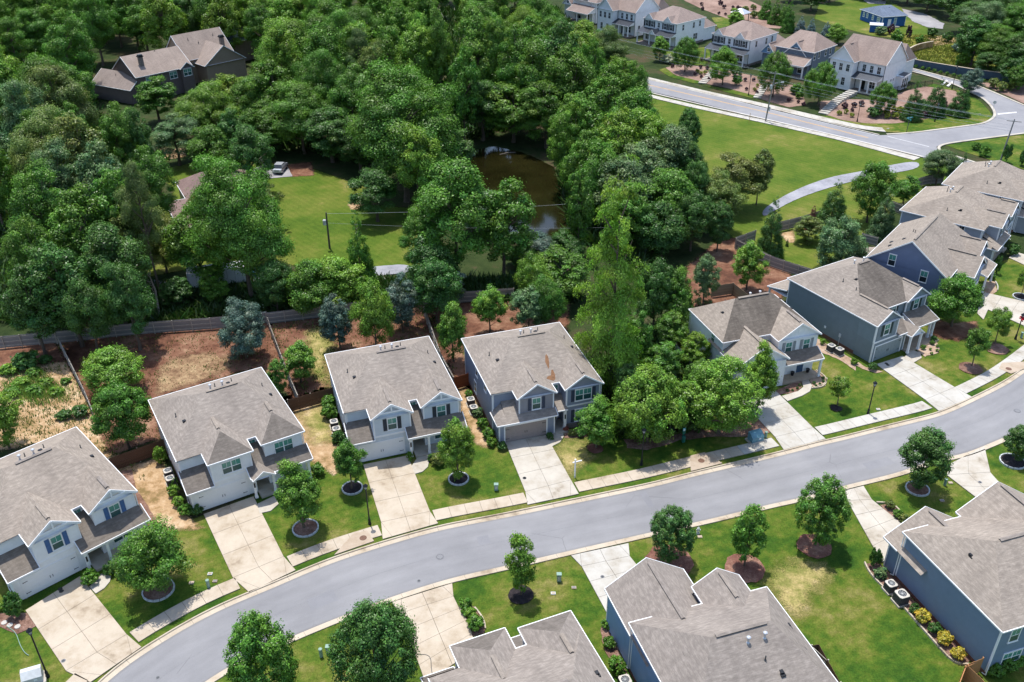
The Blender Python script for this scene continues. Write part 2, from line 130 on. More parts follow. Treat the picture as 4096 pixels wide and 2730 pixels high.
DATA['pedestals']=[
 [[-28.35,60.75],'pale green cable pedestal at the walk edge of the first white lawn',0.9,'cyl'],[[-16.49,52.74],'round green cable pedestal on the dry lawn at the bottom',0.9,'cyl'],[[-15.91,53.14],'square green utility pedestal on the dry lawn at the bottom',0.8,'box'],
 [[4.2,61.2],'pale green utility pedestal on the lawn of the foreground middle house',0.9,'box'],[[-1.79,74.19],'pale green utility pedestal on the grey blue house lawn edge',0.8,'box'],[[28.71,82.83],'pale green pedestal beside the blue green transformer',0.8,'cyl'],
 [[45.59,74.37],'pale green pedestal on the lawn behind the ringed tree',0.8,'cyl'],[[68.12,104.34],'pale green pedestal at the right edge by the drive',0.8,'cyl'],
]
DATA['transformers']=[[[27.42,82.44],'blue green transformer box on the grass beside the white batten house drive',1.3],[[-40.07,50.58],'grey white transformer box at the bottom left corner',1.3]]
DATA['meterlids']=[
 [-28.7,62.44],[-27.98,61.5],[-30.12,61.34],
 [3.6,59.65],[5.54,60.33],[18.38,66.9],
 [43.38,88.18],[44.33,71.93],[46.36,74.73],
 [81.65,192.05],[105.83,201.75],
]
DATA['hydrant']=[18.27,67.37]
DATA['signpost']=[[6.62,76.16],2.31]
DATA['petstation']=[[19.17,82.09],1.99]
DATA['streetsign']=[[84.72,189.52],3.1]
DATA['stopsign']=[[109.14,202.93],2.58]
DATA['guywire']=[52.55,196.35]
DATA['gazebo']=[73.3,300.52]
DATA['tent']=[-47.87,167.77]
DATA['car']=[-44.78,169.22]
DATA['trailer']=[[-43.76,121.42],[-43.04,125.12]]
DATA['bluecar']=[-41.06,123.67]
DATA['hose']=[
 [-45.02,56.29],[-43.81,55.55],[-43.17,54.58],
 [-42.51,53.75],[-41.97,53.28],[-41.88,52.88],
 [-41.59,53.05],
]
DATA['hose2']=[[-8.14,52.77],[-7.6,52.94],[-7.02,52.65],[-7.1,51.8],[-6.89,50.8]]
DATA['stones']=[[-45.43,56.7],[-44.79,56.41],[-44.03,56.24]]
DATA['drift']=[-0.71,178.41]
DATA['treads']=[[[[53.68,239.95],[47.99,228.25]],9,2.0],[[[82.67,218.64],[77.1,212.5],[70.58,202.57]],14,2.2],[[[62.83,224.88],[58.69,215.24]],7,1.8]]
DATA['snags']=[[12.45,183.96,13,1,'bare pale limbed dead tree among the right hand woods'],[25.39,178.31,12,4,'second bare dead tree nearer the open field'],[-50.05,112.89,7,6,'small bare dead tree above the long grey plank fence']]
DATA['shrubs']=[
 [[-38.69,79.29],0.76,1.6,'lime','tall bright hedge bush by the rear left corner of the white hipped house',None],[[-36.29,75.49],0.56,1.0,'mid','round bush nearest the air conditioners of the white hipped house',None],[[-35.54,73.81],0.68,1.0,'lime','bright bush third from the drive beside the white hipped house',None],
 [[-34.6,72.27],0.67,1.0,'lime','bright bush second from the drive beside the white hipped house',None],[[-33.47,70.76],0.7,1.0,'mid','bush next to the clipped ball beside the white hipped house',None],[[-32.35,70.91],0.7,1.0,'dark','dark clipped ball at the left corner of the white hipped garage',None],
 [[-38.13,62.65],0.71,1.0,'dark','dark round bush before the first white porch',None],[[-39.52,61.42],0.79,1.0,'mid','round green bush beside the first white garage door',None],[[-44.78,57.66],0.79,1.9,'dark','upright dark cone bush on the mulch at the left edge',None],
 [[-46.35,58.18],0.45,1.0,'lime','small bright bush at the left edge behind the cone bush',None],[[-36.94,62.22],0.65,1.0,'yellow','yellow flowering bush partly behind the first street tree',None],[[-22.02,89.54],0.9,1.0,'mid','farthest bush along the left wall of the pale blue house',None],
 [[-21.39,87.32],1.03,1.0,'mid','middle bush along the left wall of the pale blue house',None],[[-19.82,82.69],0.88,1.0,'dark','bush below the air conditioners of the pale blue house',None],[[-21.1,76.94],0.74,1.0,'mid','bush at the right corner of the white hipped porch',None],
 [[-11.36,79.24],0.41,1.6,'mid','upright bush beside the pale blue garage door',None],[[-8.95,79.21],0.55,1.0,'dark','dark bush before the pale blue porch',None],[[-8.14,78.63],0.82,1.0,'olive','brownish bush before the pale blue porch',None],
 [[-5.26,91.64],0.53,1.0,'mid','farthest bush along the left wall of the grey blue house',None],[[-4.02,87.44],0.66,1.0,'grey','grey green bush below the air conditioner of the grey blue house',None],[[-3.45,85.19],0.72,1.0,'mid','third bush along the left wall of the grey blue house',None],
 [[-2.67,83.31],0.78,1.0,'mid','fourth bush along the left wall of the grey blue house',None],[[-2.46,81.89],0.63,1.0,'lime','bush nearest the drive along the left wall of the grey blue house',None],[[-1.2,81.18],0.59,1.0,'dark','dark clipped ball left of the grey blue drive',None],
 [[4.23,82.91],0.48,1.0,'dark','dark clipped ball right of the taupe garage door',None],[[6.72,83.59],0.51,1.0,'olive','pale bush on the mulch of the grey blue house',None],[[7.63,83.37],0.48,1.0,'dark','dark low bush on the mulch of the grey blue house',None],
 [[6.08,84.43],0.37,1.0,'redd','reddish low bush at the grey blue entry',None],[[23.08,100.64],0.46,1.0,'lime','round bright bush behind the white batten fence',None],[[23.69,97.36],0.51,1.0,'lime','bright bush halfway along the white batten left wall',None],
 [[41.19,103.12],0.46,1.0,'lime','round bright bush at the rear of the slate grey side bed',None],[[43.69,98.21],0.51,1.0,'yellow','yellow green bush in the slate grey side bed',None],[[45.67,96.83],0.6,1.0,'dark','dark clipped ball at the corner of the slate grey garage',None],
 [[56.09,103.61],0.47,1.0,'dark','dark clipped bush before the slate grey porch',None],[[53.94,101.63],0.36,1.0,'mid','bright round bush before the slate grey porch',None],[[55.54,102.73],0.33,1.0,'mid','smaller bright bush before the slate grey porch',None],
 [[55.55,100.97],0.23,1.0,'mid','tiny green bush below the slate grey porch column','tiny bushes in the pale bed'],[[55.98,102.08],0.23,1.0,'mid','tiny green bush right of the slate grey porch column','tiny bushes in the pale bed'],[[54.54,100.36],0.2,1.0,'mid','tiny green bush right of the right edge of its bed','tiny bushes in the pale bed'],
 [[54.78,101.36],0.2,1.0,'mid','tiny green bush right of the batten house porch','tiny bushes in the pale bed'],[[38.77,94.76],0.22,1.0,'dark','tiny bush right of the right edge of its bed','tiny bushes of the curved bed'],[[38.58,94.03],0.2,1.0,'dark','tiny bush right of the batten house porch','tiny bushes of the curved bed'],
 [[37.98,93.43],0.2,1.0,'dark','tiny bush right of the curved white walk','tiny bushes of the curved bed'],[[37.4,93.08],0.18,1.0,'dark','tiny bush right of the left edge of its bed','tiny bushes of the curved bed'],[[37.35,93.68],0.23,1.0,'dark','tiny bush above the right edge of its bed','tiny bushes of the curved bed'],
 [[35.43,93.23],0.19,1.0,'dark','tiny bush left of the right edge of its bed','tiny bushes of the shaded bed'],[[35.0,92.64],0.18,1.0,'dark','tiny bush below the batten house porch','tiny bushes of the shaded bed'],[[34.25,92.17],0.18,1.0,'dark','tiny bush left of the slate grey porch column','tiny bushes of the shaded bed'],
 [[33.59,92.07],0.21,1.0,'dark','tiny bush above the curved white walk','tiny bushes of the shaded bed'],[[33.96,62.7],0.5,2.6,'dark','taller dark cone bush at the garage corner lower right',None],[[34.52,63.04],0.33,3.0,'dark','slimmer dark cone bush at the garage corner lower right',None],
 [[34.89,63.55],0.36,1.0,'yellow','small yellow bush behind the cone bushes',None],[[34.24,61.34],0.64,1.0,'grey','sprawling grey green bush above the air conditioners',None],[[35.73,57.15],0.5,1.0,'dark','dark round bush farthest along the blue side wall',None],
 [[36.15,56.08],0.75,1.0,'gold','golden bush farthest along the blue side wall',None],[[36.6,54.74],0.6,1.0,'dark','dark round bush between golden bushes',None],[[36.91,53.66],0.67,1.0,'gold','middle golden bush along the blue side wall',None],
 [[37.4,52.11],0.64,1.0,'gold','golden bush nearest the new fence',None],[[39.76,50.4],0.78,1.0,'mid','hedge bush left at the rear of the slate blue house',None],[[40.93,50.78],0.78,1.0,'mid','hedge bush middle at the rear of the slate blue house',None],
 [[42.07,51.31],0.73,1.0,'mid','hedge bush right at the rear of the slate blue house',None],[[8.13,55.63],0.5,1.0,'mid','first bush beside the foreground blue wall',None],[[8.17,53.59],0.59,1.0,'mid','second bush beside the foreground blue wall',None],
 [[8.52,50.97],0.82,1.0,'mid','largest bush beside the foreground blue wall',None],[[-4.35,57.99],0.65,1.0,'mid','leafy plant at the head of the island bed by the drive',None],[[-3.78,56.98],0.54,1.0,'lime','light plant in the middle of the island bed',None],
 [[-3.3,55.73],0.83,1.0,'mid','largest plant at the foot of the island bed',None],[[-4.32,57.23],0.45,1.0,'mid','spiky plant beside the drive in the island bed',None],[[38.44,70.83],0.51,1.0,'olive','olive bush in the curved bed,upper',None],
 [[38.82,69.63],0.53,1.0,'mid','olive bush in the curved bed,middle',None],[[39.13,68.84],0.57,1.0,'olive','bronze bush in the curved bed,lower',None],[[-58.03,94.6],0.93,0.6,'lime','loose weed clump in the middle of the weedy yard',None],
 [[-58.64,92.93],1.08,0.6,'mid','dense weed clump nearest the roof in the weedy yard',None],[[-56.08,92.89],0.92,0.6,'lime','weed clump toward the fence end in the weedy yard',None],[[-61.17,94.64],1.09,0.6,'lime','weed clump left of centre in the weedy yard',None],
 [[-60.45,100.19],0.97,0.6,'dark','dark brush under the plank fence in the weedy yard',None],[[-56.01,95.3],0.7,0.6,'mid','weed clump beside the running fence',None],[[-61.25,92.49],1.07,0.6,'mid','weed clump above the bright edge tree',None],
 [[-60.49,97.1],1.03,0.6,'mid','weed clump behind the tall grass',None],[[-62.5,98.79],1.77,0.8,'dark','dark shrub in the weedy yard near the plank fence',None],[[-53.05,87.85],0.89,0.6,'dark','low dark shrub at the end of the weedy yard',None],
 [[-51.24,88.48],1.11,0.7,'dark','spreading dark shrub beside the fence end',None],[[-64.21,97.66],1.28,0.6,'lime','light weed clump at the left edge',None],[[74.17,201.98],0.62,1.0,'gold2','clipped yellow green ball left of the corner lamp post','yellow green balls on the corner mulch'],
 [[75.98,202.87],0.57,1.0,'gold2','clipped yellow green ball left of the small corner maple','yellow green balls on the corner mulch'],[[76.47,200.36],0.56,1.0,'gold2','clipped yellow green ball right of the maple by the corner house','yellow green balls on the corner mulch'],[[84.86,202.0],0.73,1.0,'gold2','clipped yellow green ball below the small corner maple','yellow green balls on the corner mulch'],
 [[84.03,199.24],0.67,1.0,'gold2','clipped yellow green ball left of the first cone tree','yellow green balls on the corner mulch'],[[85.73,199.19],0.78,1.0,'gold2','clipped yellow green ball right of the small corner maple','yellow green balls on the corner mulch'],[[87.19,203.52],0.85,1.0,'gold2','clipped yellow green ball right of the corner lamp post','yellow green balls on the corner mulch'],
 [[87.96,202.23],0.96,1.0,'gold2','clipped yellow green ball left of the middle cone tree','yellow green balls on the corner mulch'],[[77.06,207.01],0.81,1.0,'plum','plum coloured bush left of the corner lamp post','plum bushes on the corner mulch'],[[79.45,207.93],0.64,1.0,'plum','plum coloured bush above the corner lamp post','plum bushes on the corner mulch'],
 [[81.31,208.54],0.75,1.0,'plum','plum coloured bush left of the small corner maple','plum bushes on the corner mulch'],[[78.02,204.72],0.46,1.0,'plum','plum coloured bush right of the maple by the corner house','plum bushes on the corner mulch'],[[92.38,199.63],0.78,1.0,'plum','plum coloured bush below the middle cone tree','plum bushes on the corner mulch'],
 [[100.62,208.67],0.75,1.0,'plum','plum coloured bush right of the middle cone tree','plum bushes on the corner mulch'],[[99.13,204.79],0.91,1.0,'plum','plum coloured bush left of the last cone tree','plum bushes on the corner mulch'],[[81.18,200.54],1.68,0.7,'dark','dark green mound under the corner maple',None],
 [[94.69,206.53],1.15,1.0,'grey','grey green bush between cone trees',None],[[106.47,209.51],0.76,1.0,'yellow','yellow green bush right of the last cone tree',None],[[48.77,238.7],0.58,1.0,'gold2','clipped yellow green ball above the first stone steps','yellow green balls on the long mulch slope'],
 [[49.34,236.88],0.52,1.0,'gold2','clipped yellow green ball right of the tree nearest the pine','yellow green balls on the long mulch slope'],[[50.5,237.38],0.58,1.0,'gold2','clipped yellow green ball left of the bright tree by the steps','yellow green balls on the long mulch slope'],[[59.66,221.64],0.49,1.0,'gold2','clipped yellow green ball right of the slope lamp post','yellow green balls on the long mulch slope'],
 [[61.09,224.93],0.49,1.0,'gold2','clipped yellow green ball left of the maple behind the pole','yellow green balls on the long mulch slope'],[[43.07,243.88],0.53,1.0,'plum','plum coloured bush left of the tree nearest the pine','plum bushes on the long mulch slope'],[[50.27,242.78],0.53,1.0,'plum','plum coloured bush right of the tree nearest the pine','plum bushes on the long mulch slope'],
 [[51.95,241.63],0.59,1.0,'plum','plum coloured bush left of the bright tree by the steps','plum bushes on the long mulch slope'],[[47.66,236.41],0.45,1.0,'plum','plum coloured bush above the first stone steps','plum bushes on the long mulch slope'],[[51.99,250.63],0.54,1.0,'plum','plum coloured bush right of the second white porch','plum bushes on the long mulch slope'],
 [[48.92,233.77],0.45,1.0,'plum','plum coloured bush right of the first stone steps','plum bushes on the long mulch slope'],[[61.4,230.34],0.5,1.0,'plum','plum coloured bush above the slope lamp post','plum bushes on the long mulch slope'],[[59.36,230.4],0.5,1.0,'plum','plum coloured bush right of the bright tree by the steps','plum bushes on the long mulch slope'],
 [[57.86,222.16],0.46,1.0,'plum','plum coloured bush left of the slope lamp post','plum bushes on the long mulch slope'],[[59.72,219.3],0.45,1.0,'plum','plum coloured bush right of the slope lamp post','plum bushes on the long mulch slope'],[[65.57,212.39],0.53,1.0,'plum','plum coloured bush right of the longest steps','plum bushes on the long mulch slope'],
 [[67.5,211.46],0.41,1.0,'plum','plum coloured bush left of the maple by the corner house','plum bushes on the long mulch slope'],[[68.17,209.29],0.52,1.0,'plum','plum coloured bush below the maple by the corner house','plum bushes on the long mulch slope'],[[50.41,231.68],0.38,1.0,'plum','plum coloured bush left of the steps below the blue house','plum bushes on the long mulch slope'],
 [[42.63,248.63],1.85,0.7,'pale','pale ornamental grass clump on the slope top',None],[[56.44,227.01],1.31,1.0,'mid','round green bush on the long mulch slope',None],[[58.3,235.04],1.44,1.0,'grey','grey green bush above the round green one on the slope',None],
 [[69.05,218.11],1.5,1.0,'mid','large green grass bush right of the utility pole',None],[[68.71,214.96],1.01,1.0,'mid','green grass bush below the large one',None],[[68.52,219.05],1.03,1.0,'mid','green grass bush left of the large one',None],
 [[105.94,243.02],0.53,1.0,'mid','first round bush from the white house in the row under the blue retaining wall','row of round bushes under the retaining wall'],[[106.77,241.86],0.53,1.0,'mid','second round bush from the white house in the row under the blue retaining wall','row of round bushes under the retaining wall'],[[107.78,239.98],0.52,1.0,'mid','third round bush from the white house in the row under the blue retaining wall','row of round bushes under the retaining wall'],
 [[108.78,238.84],0.52,1.0,'mid','fourth round bush from the white house in the row under the blue retaining wall','row of round bushes under the retaining wall'],[[109.78,237.36],0.52,1.0,'mid','fifth round bush from the white house in the row under the blue retaining wall','row of round bushes under the retaining wall'],[[110.79,235.88],0.51,1.0,'mid','sixth round bush from the white house in the row under the blue retaining wall','row of round bushes under the retaining wall'],
 [[111.83,234.43],0.51,1.0,'mid','seventh round bush from the white house in the row under the blue retaining wall','row of round bushes under the retaining wall'],[[112.97,232.98],0.51,1.0,'mid','eighth round bush from the white house in the row under the blue retaining wall','row of round bushes under the retaining wall'],[[114.02,231.9],0.51,1.0,'mid','ninth round bush from the white house in the row under the blue retaining wall','row of round bushes under the retaining wall'],
 [[117.26,229.05],0.47,1.0,'mid','tenth round bush from the white house in the row under the blue retaining wall','row of round bushes under the retaining wall'],[[118.22,227.67],0.47,1.0,'mid','eleventh round bush from the white house in the row under the blue retaining wall','row of round bushes under the retaining wall'],[[118.09,222.7],1.29,1.0,'olive','grassy mound left in the trio by the side street',None],
 [[118.91,219.79],1.33,1.0,'olive','grassy mound in front in the trio by the side street',None],[[121.56,220.67],1.28,1.0,'olive','grassy mound right in the trio by the side street',None],[[124.71,276.12],1.48,1.0,'dark','dark shrub at the top of the meadow',None],
 [[126.54,270.5],1.59,1.0,'dark','second dark shrub at the top of the meadow',None],[[118.23,268.97],1.23,1.0,'mid','shrub above the short retaining wall',None],[[113.78,280.33],1.12,1.5,'plum','tall plum shrub left of the blue house steps',None],
 [[117.53,275.9],0.96,2.0,'plum','tall plum shrub right of the blue house',None],[[112.56,270.98],1.81,1.0,'mid','leafy shrub clump behind the white corner house',None],[[110.99,279.95],1.87,0.7,'grey','grey green shrub before the blue shed',None],
 [[125.02,258.31],2.09,0.6,'blue','pale blue green brush on the meadow edge',None],[[119.59,244.1],1.99,1.0,'lime','light green sapling clump on the meadow',None],[[94.61,178.29],0.91,1.0,'mid','round bush left on the corner lawn at right',None],
 [[94.47,174.53],1.15,1.0,'mid','round bush right on the corner lawn at right',None],[[97.06,170.84],0.88,2.4,'dark','dark cone bush beside the right utility pole',None],[[99.6,168.9],0.97,2.2,'dark','dark cone bush at the right edge',None],
 [[65.45,324.17],0.68,1.0,'plum','plum coloured bush left of the round tree by the pavilion','plum bushes on the mulch hill'],[[64.48,317.1],0.67,1.0,'plum','plum coloured bush left of the pavilion','plum bushes on the mulch hill'],[[76.01,315.11],1.0,1.0,'plum','plum coloured bush above the round tree by the pavilion','plum bushes on the mulch hill'],
 [[70.39,308.56],0.49,1.0,'plum','plum coloured bush left of the tall cone trees','plum bushes on the mulch hill'],[[68.51,310.11],0.53,1.0,'plum','plum coloured bush above the bright tree by the steps','plum bushes on the mulch hill'],[[73.33,312.93],0.58,1.0,'plum','plum coloured bush above the pavilion','plum bushes on the mulch hill'],
 [[75.09,319.02],0.59,1.0,'plum','plum coloured bush above the tree nearest the pine','plum bushes on the mulch hill'],[[72.07,319.14],0.75,1.0,'plum','plum coloured bush above the round tree by the pavilion and left of the pavilion','plum bushes on the mulch hill'],[[72.06,325.52],0.94,1.0,'plum','plum coloured bush left of the pavilion and above the round tree by the pavilion','plum bushes on the mulch hill'],
 [[81.35,296.73],0.47,1.0,'plum','plum coloured bush right of the pavilion','plum bushes on the mulch hill'],[[83.54,295.28],0.55,1.0,'plum','plum coloured bush below the tall cone trees','plum bushes on the mulch hill'],[[77.22,311.27],1.31,1.0,'olive','ornamental grass clump above the pavilion','grass clumps near the pavilion'],
 [[78.5,304.6],1.29,1.0,'olive','ornamental grass clump right of the pavilion','grass clumps near the pavilion'],[[81.32,307.4],1.05,1.0,'olive','ornamental grass clump left of the tall cone trees','grass clumps near the pavilion'],[[81.41,317.21],1.0,1.0,'olive','ornamental grass clump right of the round tree by the pavilion','grass clumps near the pavilion'],
 [[73.37,123.32],0.64,2.6,'dark','tall dark bush at the far garage corner',None],[[71.9,121.54],0.67,1.0,'dark','dark bush below the tall one by the far drive',None],[[78.84,129.65],0.98,1.0,'dark','dark hedge at the far right entry',None],
]
DATA['weeds']=[
 [-63.11,95.9],[-59.69,96.84],[-55.13,93.83],
 [-53.89,91.46],[-55.29,91.02],[-57.21,90.59],
 [-60.5,92.02],[-63.9,94.68],
]
DATA['houses']={'H4': [[-1.55,82.03],17.4],'H3': [[-17.4,78.69],18.8],'H2': [[-32.62,70.8],30.8],'H1': [[-45.2,59.1],44.0],'H5': [[26.84,91.45],17.5],'H6': [[45.75,98.35],30],'H7': [[59.83,110.84],51.5],'H8': [[73.39,125.5],50.5],'H9': [[84.82,136.84],52],'F1': [[-7.03,47.87],202.3],'F2': [[8.54,54.38],197.3],'F3': [[34.44,64.64],197.7],'W3': [[54.43,252.82],-46],'W2': [[38.64,273.24],-48],'W4': [[79.63,227.35],-47.5],'W1': [[28.26,289.19],-50],'W3b': [[74.88,231.58],-45],'W0': [[25.52,296.04],-50],'blue': [[122.19,290.63],14],'shed': [[108.43,282.96],-20],'B1': [[-79.48,231.64],46],'B0': [[-100.93,219.99],-28],'B2': [[-76.49,249.52],46],'T1': [[-56.0,147.13],28]}
